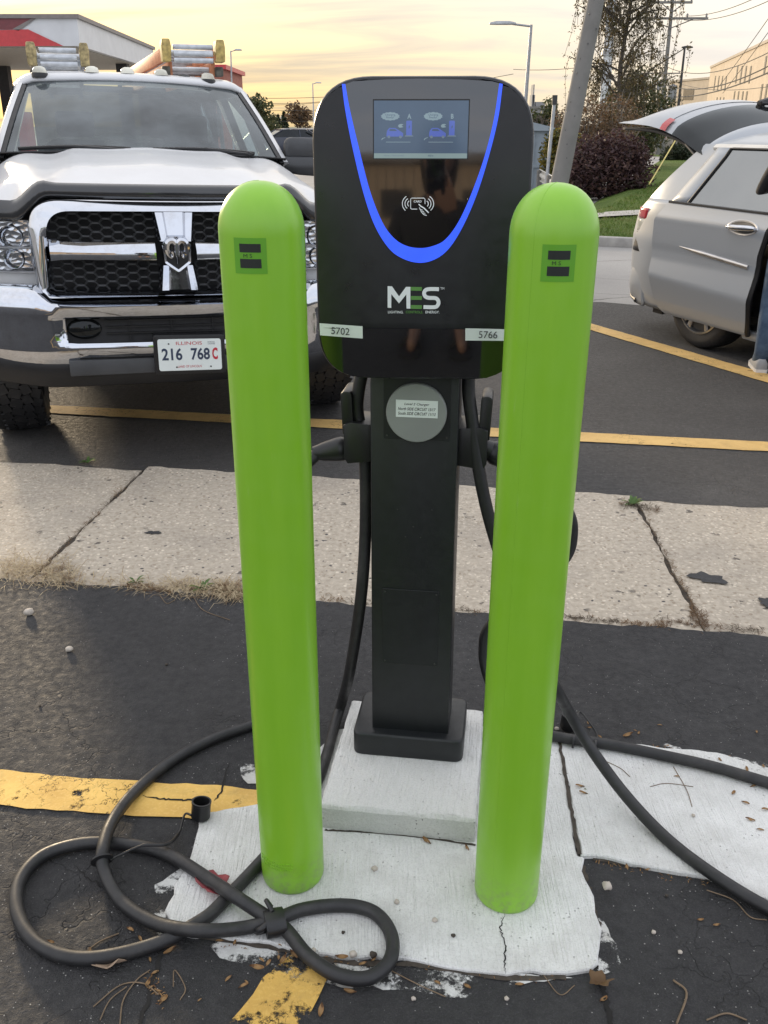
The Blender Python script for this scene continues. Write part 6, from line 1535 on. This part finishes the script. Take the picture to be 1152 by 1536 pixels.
# ------------------------------------------------------------------ people
def skin(name, J, E, root, sub=2):
    me = bpy.data.meshes.new(name); keys = list(J); me.from_pydata([J[k][0] for k in keys], [(keys.index(a), keys.index(b)) for a, b in E], [])
    ob = bpy.data.objects.new(name, me); C.objects.link(ob)
    sm = ob.modifiers.new('skin', 'SKIN'); sm.use_smooth_shade = True
    for i, k in enumerate(keys): r = J[k][1]; me.skin_vertices[0].data[i].radius = r if isinstance(r, tuple) else (r, r); me.skin_vertices[0].data[i].use_root = (k == root)
    ss = ob.modifiers.new('sub', 'SUBSURF'); ss.levels = sub; ss.render_levels = sub
    dg = bpy.context.evaluated_depsgraph_get(); m2 = bpy.data.meshes.new_from_object(ob.evaluated_get(dg)); bpy.data.objects.remove(ob); m2.name = name
    return m2
def person(label, loc, rz, J, E, hands, head, zones, hair_long, feet='sandal', cap=False):
    root = thing('person', label, 'person', loc, rz)
    me = skin('body', J, E, 'pelvis'); ob = bpy.data.objects.new('body', me); C.objects.link(ob); ob.parent = root
    me.materials.clear(); names = ['skin', 'cloth_black', 'denim', 'sole', 'hair']
    for n in names: me.materials.append(M_[n])
    for p in me.polygons: p.material_index = names.index(zones(p.center)); p.use_smooth = True
    for i, (w, fd, up) in enumerate(hands):                                  # five separate fingers, slightly curled
        w = Vector(w); fd = Vector(fd).normalized(); up = Vector(up).normalized(); sd_ = fd.cross(up); mb = MB(); sgn = 1 if i else -1
        mb.loft([[w + fd*t + sd_*a*s + up*b*.013 for a, b in ((-1,-1), (1,-1), (1,1), (-1,1))] for t, s in ((-.01,.025), (.03,.037), (.075,.040), (.088,.038))])
        for k, (off, L) in enumerate(((-.030,.070), (-.010,.080), (.010,.074), (.030,.058))):
            b = w + fd*.082 + sd_*off; mb.tube(spline([b, b + fd*L*.45 - up*.008, b + fd*L*.8 - up*.030, b + fd*L*.85 - up*.045], 3), [.0095]*5+[.0085]*5, 7)
        b = w + fd*.03 + sd_*sgn*.036; mb.tube(spline([b, b + fd*.035 + sd_*sgn*.025, b + fd*.062 + sd_*sgn*.028 - up*.01], 3), [.012]*4+[.009]*3, 7)
        mb.build('hand', 'skin', ob, smooth=60)
    hc, fwd = Vector(head[0]), Vector(head[1]).normalized(); rt = fwd.cross(Vector((0,0,1))).normalized(); up = rt.cross(fwd)
    def Hh(a, b, c): return hc + rt*a + fwd*b + up*c
    mb = MB(); rows = []
    for t in np.linspace(.03, math.pi-.03, 16):
        z = math.cos(t); rr = math.sin(t); jaw = 1 - .22*max(0, -z)
        rows.append([Hh(.073*rr*jaw*math.cos(q), .095*rr*math.sin(q)*(1 if math.sin(q) > 0 else .95) + .012*max(0,-z), .118*z) for q in np.linspace(0, 2*math.pi, 24, endpoint=False)])
    hd = mb.loft(rows).build('head', 'skin', ob, smooth=80)
    MB().loft([[Hh(-.006,.088,.025), Hh(.006,.088,.025), Hh(0,.092,.03)], [Hh(-.015,.090,-.022), Hh(.015,.090,-.022), Hh(0,.122,-.016)], [Hh(-.012,.088,-.032), Hh(.012,.088,-.032), Hh(0,.104,-.032)]]).build('nose', 'skin', hd, smooth=60)
    for s in (-1, 1): MB().ball(Hh(s*.030,.086,.015), (.012,.009,.008)).build('eye', 'ink_black', hd); MB().ball(Hh(s*.074,-.005,-.005), (.010,.020,.032)).build('ear', 'skin', hd)
    MB().ball(Hh(0,.092,-.058), (.024,.010,.007)).build('mouth', 'leaf_red', hd)
    rows = []
    for t in np.linspace(.02, 2.0 if not hair_long else 2.5, 12):
        z = math.cos(t); rr = math.sin(t); rows.append([Hh(.083*rr*math.cos(q), (-.012 + .100*rr*math.sin(q)) if z > .45 else min(.02, -.012 + .105*rr*math.sin(q)), .128*z - (.10*max(0,-z) if hair_long else 0)) for q in np.linspace(0, 2*math.pi, 24, endpoint=False)])
    MB().grid(rows, cu=True).build('hair', 'hair', hd, smooth=80, norm=False)
    return root, ob
# photographer: stands behind the camera, reflected in the charger
J = dict(pelvis=((0,-.42,.95),(.155,.11)), waist=((0,-.42,1.10),(.135,.10)), chest=((0,-.40,1.32),(.155,.11)), neckb=((0,-.37,1.47),(.07,.06)), neck=((0,-.34,1.55),(.05,.05)),
         lsh=((-.17,-.40,1.40),.062), lel=((-.23,-.36,1.14),.046), lwr=((-.06,-.20,1.12),.029), rsh=((.17,-.40,1.40),.062), rel=((.22,-.28,1.20),.046), rwr=((.06,-.09,1.42),.029),
         lhip=((-.09,-.42,.88),.095), lkn=((-.10,-.40,.50),.062), lcalf=((-.10,-.43,.36),.052), lan=((-.10,-.45,.09),.034), lto=((-.115,-.26,.038),(.046,.024)), rhip=((.09,-.42,.88),.095), rkn=((.11,-.40,.50),.062), rcalf=((.11,-.43,.36),.052), ran=((.11,-.45,.09),.034), rto=((.13,-.26,.038),(.046,.024)))
E_ = [('pelvis','waist'), ('waist','chest'), ('chest','neckb'), ('neckb','neck'), ('chest','lsh'), ('lsh','lel'), ('lel','lwr'), ('chest','rsh'), ('rsh','rel'), ('rel','rwr'), ('pelvis','lhip'), ('lhip','lkn'), ('lkn','lcalf'), ('lcalf','lan'), ('lan','lto'), ('pelvis','rhip'), ('rhip','rkn'), ('rkn','rcalf'), ('rcalf','ran'), ('ran','rto')]
def z1_(c): return 'cloth_black' if .46 < c.z < 1.50 else 'skin'
pr_, pb = person('person in black holding up a phone, mirrored in the charger front', (0, 0, .004), 0, J, E_, [((-.05,-.19,1.12), (1,.15,.1), (0,1,0)), ((.055,-.080,1.445), (-.35,.45,1), (.2,1,-.35))], ((0,-.29,1.66), (0,1,-.12)), z1_, True)
for s in (-1, 1):
    MB().prism([(p.x, p.y) for p in rpoly([(s*.115-.05,-.52), (s*.115+.05,-.52), (s*.122+.052,-.235), (s*.122-.052,-.235)], .04, 5)], (0, .018)).build('sandal_sole', 'cloth_black', pb); MB().tube(spline([(s*.118-.052,-.33,.015), (s*.12,-.33,.075), (s*.12+.052,-.33,.015)], 5), .011, 6).build('sandal_strap', 'cloth_black', pb)
ph = MB().prism([(p.x, p.y) for p in rpoly([(-.037,-.080), (.037,-.080), (.037,.080), (-.037,.080)], .01, 4)], (.012, .020), Matrix.Translation((0,0,1.565)) @ Matrix.Rotation(R(90)-PITCH, 4, 'X')).build('phone', 'gloss_black', None, bevel=.002); tag(ph, 'black phone held up in both hands by the person', 'phone')
# person at the van's open door
J2 = {k: (v[0], v[1]) for k, v in J.items()}
def shift(k, p): J2[k] = (p, J[k][1])
J2.update(pelvis=((0,0,.95),(.155,.12)), waist=((0,.02,1.10),(.14,.11)), chest=((0,.10,1.32),(.165,.12)), neckb=((0,.17,1.46),(.07,.06)), neck=((0,.21,1.53),(.055,.055)), lsh=((-.18,.10,1.40),.06), lel=((-.24,.28,1.18),.046), lwr=((-.20,.48,1.10),.03), rsh=((.18,.10,1.40),.06), rel=((.24,.28,1.18),.046), rwr=((.20,.48,1.10),.03),
          lhip=((-.09,0,.88),.098), lkn=((-.11,.02,.50),.075), lcalf=((-.115,-.02,.34),.074), lan=((-.12,-.04,.11),.066), lto=((-.13,.11,.045),(.045,.04)), rhip=((.09,0,.88),.098), rkn=((.10,.02,.50),.075), rcalf=((.10,-.02,.34),.074), ran=((.10,-.04,.11),.066), rto=((.11,.11,.045),(.045,.04)))
def z2_(c): return 'skin' if (c.y > .40 or c.z > 1.48) else ('cloth_black' if c.z > .93 else ('denim' if c.z > .05 else 'sole'))
sp_ = gp(1166, 556)
_, b2 = person('person in blue jeans and pale sneakers standing at the van door', (sp_.x, sp_.y, 0), R(-12), J2, E_, [((-.19,.50,1.10), (.1,1,-.1), (0,.1,1)), ((.19,.50,1.10), (-.1,1,-.1), (0,.1,1))], ((0,.27,1.63), (0,1,-.3)), z2_, False)

for fx in (-.125, .105):
    up_ = MB(); so_ = MB()
    sec = ((-.105,.030,.085), (-.09,.040,.095), (-.03,.044,.090), (.05,.046,.078), (.12,.050,.060), (.175,.042,.048), (.195,.025,.040))
    up_.loft([[Vector((fx + a*w, y, z)) for a, z in ((-1,.022), (1,.022), (.95,h*.7), (.5,h), (-.5,h), (-.95,h*.7))] for y, w, h in sec]).build('shoe', 'far_grey', b2, smooth=60)
    so_.loft([[Vector((fx + a*(w+.004), y*1.03, z)) for a, z in ((-1,-.002), (1,-.002), (1,.026), (-1,.026))] for y, w, h in sec]).build('shoe_sole', 'sole', b2, smooth=40)
# ------------------------------------------------------------------ small things on the ground
def ground_z(u, v):
    if 1195 < v < 1455 and 275 < u < 890: return PADZ
    if u > 845 and 1130 < v < 1340: return PADZ + .002
    return .005
def mk_leafmesh(seed, L, W):
    rg = random.Random(seed); mb = MB(); rows = []
    for i in range(6):
        t = i/5; w = W*math.sin(math.pi*min(1, .08+t*.95))**.8; z = .25*W*math.sin(t*3+seed) + .15*W
        rows.append([Vector((L*(t-.5), s*w/2, z + abs(s)*W*.28)) for s in (-1, 0, 1)])
    return mb.grid(rows)
def rest(o):                                            # lay an object on the ground: lowest vertex at its base
    return o
leaf_meshes = []
for k in range(5):
    o = mk_leafmesh(k, .026+.004*k, .009+.002*k); zmin = min(v[2] for v in o.v); o.xf(lambda p: Vector((p.x, p.y, p.z-zmin))); ob = o.build('fallen_leaf', 'litter', None, smooth=60, norm=False); leaf_meshes.append(ob.data); bpy.data.objects.remove(ob)
spots = [(343,1468), (370,1474), (330,1412), (352,1415), (385,1452), (392,1440), (402,1446), (418,1436), (425,1440), (440,1432), (420,1418), (365,1480), (545,1446), (512,1436), (560,1440), (232,1460), (226,1482), (238,1487), (222,1475), (245,1500), (210,1408), (195,1395), (135,1427), (76,1413), (255,1427), (225,1440),
         (882,1085), (884,1092), (958,1100), (942,1103), (990,1088), (1135,1098), (960,1118), (985,1122), (1010,1126), (953,1096), (900,1106), (1000,1119), (1080,1140), (1125,1230), (1140,1245), (1148,1215), (1130,1180), (1100,1190), (1145,1150), (1015,1165), (1118,1205), (1120,1155), (905,1500), (898,1475), (890,1462), (780,1478), (870,1180), (525,1488), (482,1516), (300,1500), (655,1475), (700,1480), (1050,1380), (1075,1388), (940,1300), (972,1305), (875,1190), (640,1262), (700,1272)]
rg = random.Random(9)
for i, (u, v) in enumerate(spots):
    o = bpy.data.objects.new('fallen_leaf', leaf_meshes[i % 5]); C.objects.link(o); p = gp(u, v, ground_z(u, v)); o.location = p; o.rotation_euler = (rg.uniform(-.12,.12), rg.uniform(-.12,.12), rg.uniform(0, 6.28)); s = rg.uniform(.35, .75); o.scale = (s, s, s)
    where = 'on the white slab extension' if u > 900 and 1140 < v < 1300 else 'along the trailing cable by the slab extension' if u > 870 and v < 1140 else 'in the seam below the seamed bollard' if 860 < u < 920 else 'on the asphalt in front of the slab extension' if u > 760 and v > 1290 else 'by the slab joint sprout' if u > 860 else 'at the foot of the plinth' if v < 1290 else 'inside the cable loop' if u < 300 and v < 1445 else 'beside the twig heap' if u < 310 else 'along the front edge of the pad'
    tag(o, 'small dry orange leaf lying ' + where, 'leaf', 'small fallen leaves')
def big_leaf(name, label, u, v, mat, L, W, seed, rz, z):
    rg = random.Random(seed); mb = MB(); n = 18; P = []
    for k in range(n):
        a = 2*math.pi*k/n; r = 1 + .22*math.cos(5*a+.4) + rg.uniform(-.08,.08); P.append((r*math.cos(a)*L/2, r*math.sin(a)*W/2))
    V = [Vector((0,0,.006))]; F = []
    for ring, s in ((0,.5), (1,1.0)):
        for (x, y) in P: V.append(Vector((x*s, y*s, .004 + .018*s*abs(math.sin(x*60+y*40+seed)) + (.010*abs(y)/W*s))))
    for k in range(n):
        k2 = (k+1) % n; F.append((0, 1+k, 1+k2)); F.append((1+k, 1+n+k, 1+n+k2, 1+k2))
    o = mb.add(V, F).build(name, mat, None, smooth=60, solid=.0012); o.location = gp(u, v, z); o.rotation_euler = (0, 0, rz)
    return tag(o, label, 'leaf')
big_leaf('red_leaf', 'crumpled red leaf on the white concrete beside the cable', 322, 1333, 'leaf_red', .085, .055, 2, -.5, PADZ); big_leaf('brown_leaf', 'curled pale brown leaf under the edge of the cable loop', 164, 1450, 'leaf_brown', .062, .030, 4, .3, .005); big_leaf('brown_leaf', 'dark brown leaf in the asphalt seam below the bollard', 899, 1478, 'leaf_rust', .035, .045, 6, 1.2, .006)
for i, (P, r) in enumerate((([(140,1510), (180,1478), (215,1475), (238,1492)], .0014), ([(150,1530), (165,1500), (190,1480)], .0012), ([(180,1536), (185,1500), (205,1470), (225,1455)], .0014), ([(130,1427), (150,1412), (178,1400)], .0016), ([(260,1480), (262,1455), (278,1482), (270,1500)], .0012),
        ([(585,1455), (630,1478), (668,1495)], .0012), ([(815,1462), (840,1492), (862,1478)], .001), ([(1010,1470), (1030,1490), (1015,1536)], .0022), ([(1060,1530), (1090,1520), (1120,1530)], .0018), ([(905,1140), (930,1152), (945,1165)], .001), ([(975,1180), (1000,1175), (1040,1180)], .001), ([(1010,1150), (1030,1185), (1038,1210)], .001), ([(1060,1335), (1100,1350), (1125,1375), (1150,1380)], .0014), ([(290,895), (305,915), (345,930)], .0013), ([(240,893), (250,905), (262,900)], .0012))):
    pts = [gp(u, v, ground_z(u, v) + r) for u, v in P]; A = pts[0].copy(); o = MB().tube(spline([p - A for p in pts], 6), r, 5).build('twig', 'twig', None); o.location = A; u, v = P[0]; tag(o, 'thin dry brown twig lying ' + ('on the asphalt beside the strip edge' if v < 1000 else 'on the white slab extension' if v < 1200 else 'in the twig heap beside the cable loop' if u < 300 else 'on the asphalt in front of the slab extension' if u > 900 else 'at the front edge of the pad'), 'twig', 'dry twigs on the ground')
def stone(u, v, r, seed, label, mat='stone_pale', group=None, name='stone'):
    rg = random.Random(seed); bm = bmesh.new(); bmesh.ops.create_icosphere(bm, subdivisions=2, radius=r)
    for q in bm.verts: q.co *= 1 + .22*math.sin(q.co.x/r*3+seed) * math.cos(q.co.y/r*4+seed*2) + rg.uniform(-.06,.06); q.co.z *= .72
    zmin = min(q.co.z for q in bm.verts)
    for q in bm.verts: q.co.z -= zmin
    me = bpy.data.meshes.new(name); bm.to_mesh(me); bm.free(); me.materials.append(M_[mat]); me.polygons.foreach_set('use_smooth', [True]*len(me.polygons)); o = bpy.data.objects.new(name, me); C.objects.link(o); o.location = gp(u, v, ground_z(u, v)-.001); o.rotation_euler = (0,0,seed)
    return tag(o, label, 'stone', group)
stone(44, 922, .017, 1, 'larger pale stone on the asphalt near the dry grass'); stone(104, 977, .012, 2, 'small pointed pale stone on the dark asphalt')
for i, (u, v, r) in enumerate(((250,998,.005), (910,1334,.012), (652,1382,.006), (680,1405,.005), (562,1305,.007), (595,1355,.006), (515,1400,.004), (1040,1225,.005), (835,1095,.007), (560,1435,.008), (530,1434,.008), (470,1428,.006), (1000,1345,.004), (760,1500,.005), (620,1500,.005), (60,1060,.004), (1020,1430,.005), (980,1400,.005))):
    stone(u, v, r, 10+i, 'tiny grey pebble scattered ' + ('on the white concrete pad' if ground_z(u, v) > .01 else 'on the dark asphalt'), 'stone_pale' if i % 3 else 'soil', 'tiny pebbles', 'pebble')
# weeds and dry grass along the concrete strip
def weed(u, v, label, n, L, mat='weed', seed=0, up=.8):
    rg = random.Random(seed); mb = MB(); z = .004
    for k in range(n):
        a = rg.uniform(0, 6.28); l = L*rg.uniform(.6,1.2); e = rg.uniform(.25, up); w = L*.16; d = Vector((math.cos(a), math.sin(a), 0)); s = Vector((-d.y, d.x, 0)); rows = []
        for t in np.linspace(0, 1, 5): c = d*l*t + Vector((0,0,l*e*math.sin(t*2.0)*.9)); ww = w*math.sin(math.pi*min(1,.12+t*.9)); rows.append([c - s*ww, c + Vector((0,0,-.1*ww)), c + s*ww])
        mb.grid(rows)
    o = mb.build('weed', mat, None, smooth=60, norm=False); o.location = gp(u, v, z); return tag(o, label, 'weed')
weed(303, 884, 'green leafy weed at the edge of the concrete strip beside the bollard', 9, .045, seed=1); weed(203, 874, 'small green weed rooted in the dry grass', 6, .035, seed=2); weed(948, 757, 'pale green weed at the head of the slab joint', 9, .055, seed=3, up=.6); weed(868, 1186, 'tiny weed sprouting beside the slab extension joint', 5, .020, seed=4); weed(132, 694, 'flat green weed at the far edge of the strip', 8, .05, seed=5, up=.4); weed(843, 1137, 'tiny yellow green sprout in the slab joint', 4, .012, seed=6)
def straw(name, label, segs, n, L, mat, seed, up=.35):
    rg = random.Random(seed); V = []; F = []
    for k in range(n):
        (u0, v0), (u1, v1), sp_ = rg.choice(segs); t = rg.random(); p = gp(lerp(u0,u1,t), lerp(v0,v1,t) + rg.gauss(0, sp_), .003); a = rg.uniform(0,6.28); l = L*rg.uniform(.4,1.3); d = Vector((math.cos(a), math.sin(a), 0)); s = Vector((-d.y, d.x, 0))*.0011; h = rg.uniform(.05, up)*l
        q = [p, p + d*l*.5 + Vector((0,0,h)), p + d*l + Vector((0,0,h*rg.uniform(.2,1.3)))]; b = len(V); V += [q[0]-s, q[0]+s, q[1]-s, q[1]+s, q[2]]; F += [(b,b+1,b+3,b+2), (b+2,b+3,b+4)]
    o = MB().add(V, F).build(name, mat, None, smooth=0, norm=False); return tag(o, label, 'dry grass', kind='stuff')
straw('dry_grass', 'matted dry straw grass along the near edge of the concrete strip', [((0,862),(120,868),9), ((0,850),(110,855),10), ((60,868),(370,893),5), ((250,880),(365,890),7), ((330,885),(365,892),6)], 1500, .075, 'straw', 3)
straw('dry_moss', 'rusty dead moss and roots in the strip joints', [((1035,915),(1062,935),7), ((968,775),(1045,915),4), ((980,930),(1150,948),3), ((205,712),(60,855),3), ((480,898),(720,918),2.5), ((190,878),(260,888),4), ((930,755),(990,765),3), ((845,925),(1000,940),2)], 2000, .022, 'leaf_rust', 4, .3)
straw('leaf_crumbs', 'fine leaf crumbs caught along the pad edges', [((330,1415),(560,1448),5), ((640,1450),(850,1470),4), ((890,1120),(1100,1140),5), ((890,1292),(1060,1325),3), ((487,1253),(713,1276),2), ((220,1470),(250,1500),10), ((1100,1150),(1152,1260),12)], 420, .010, 'litter', 5, .5)
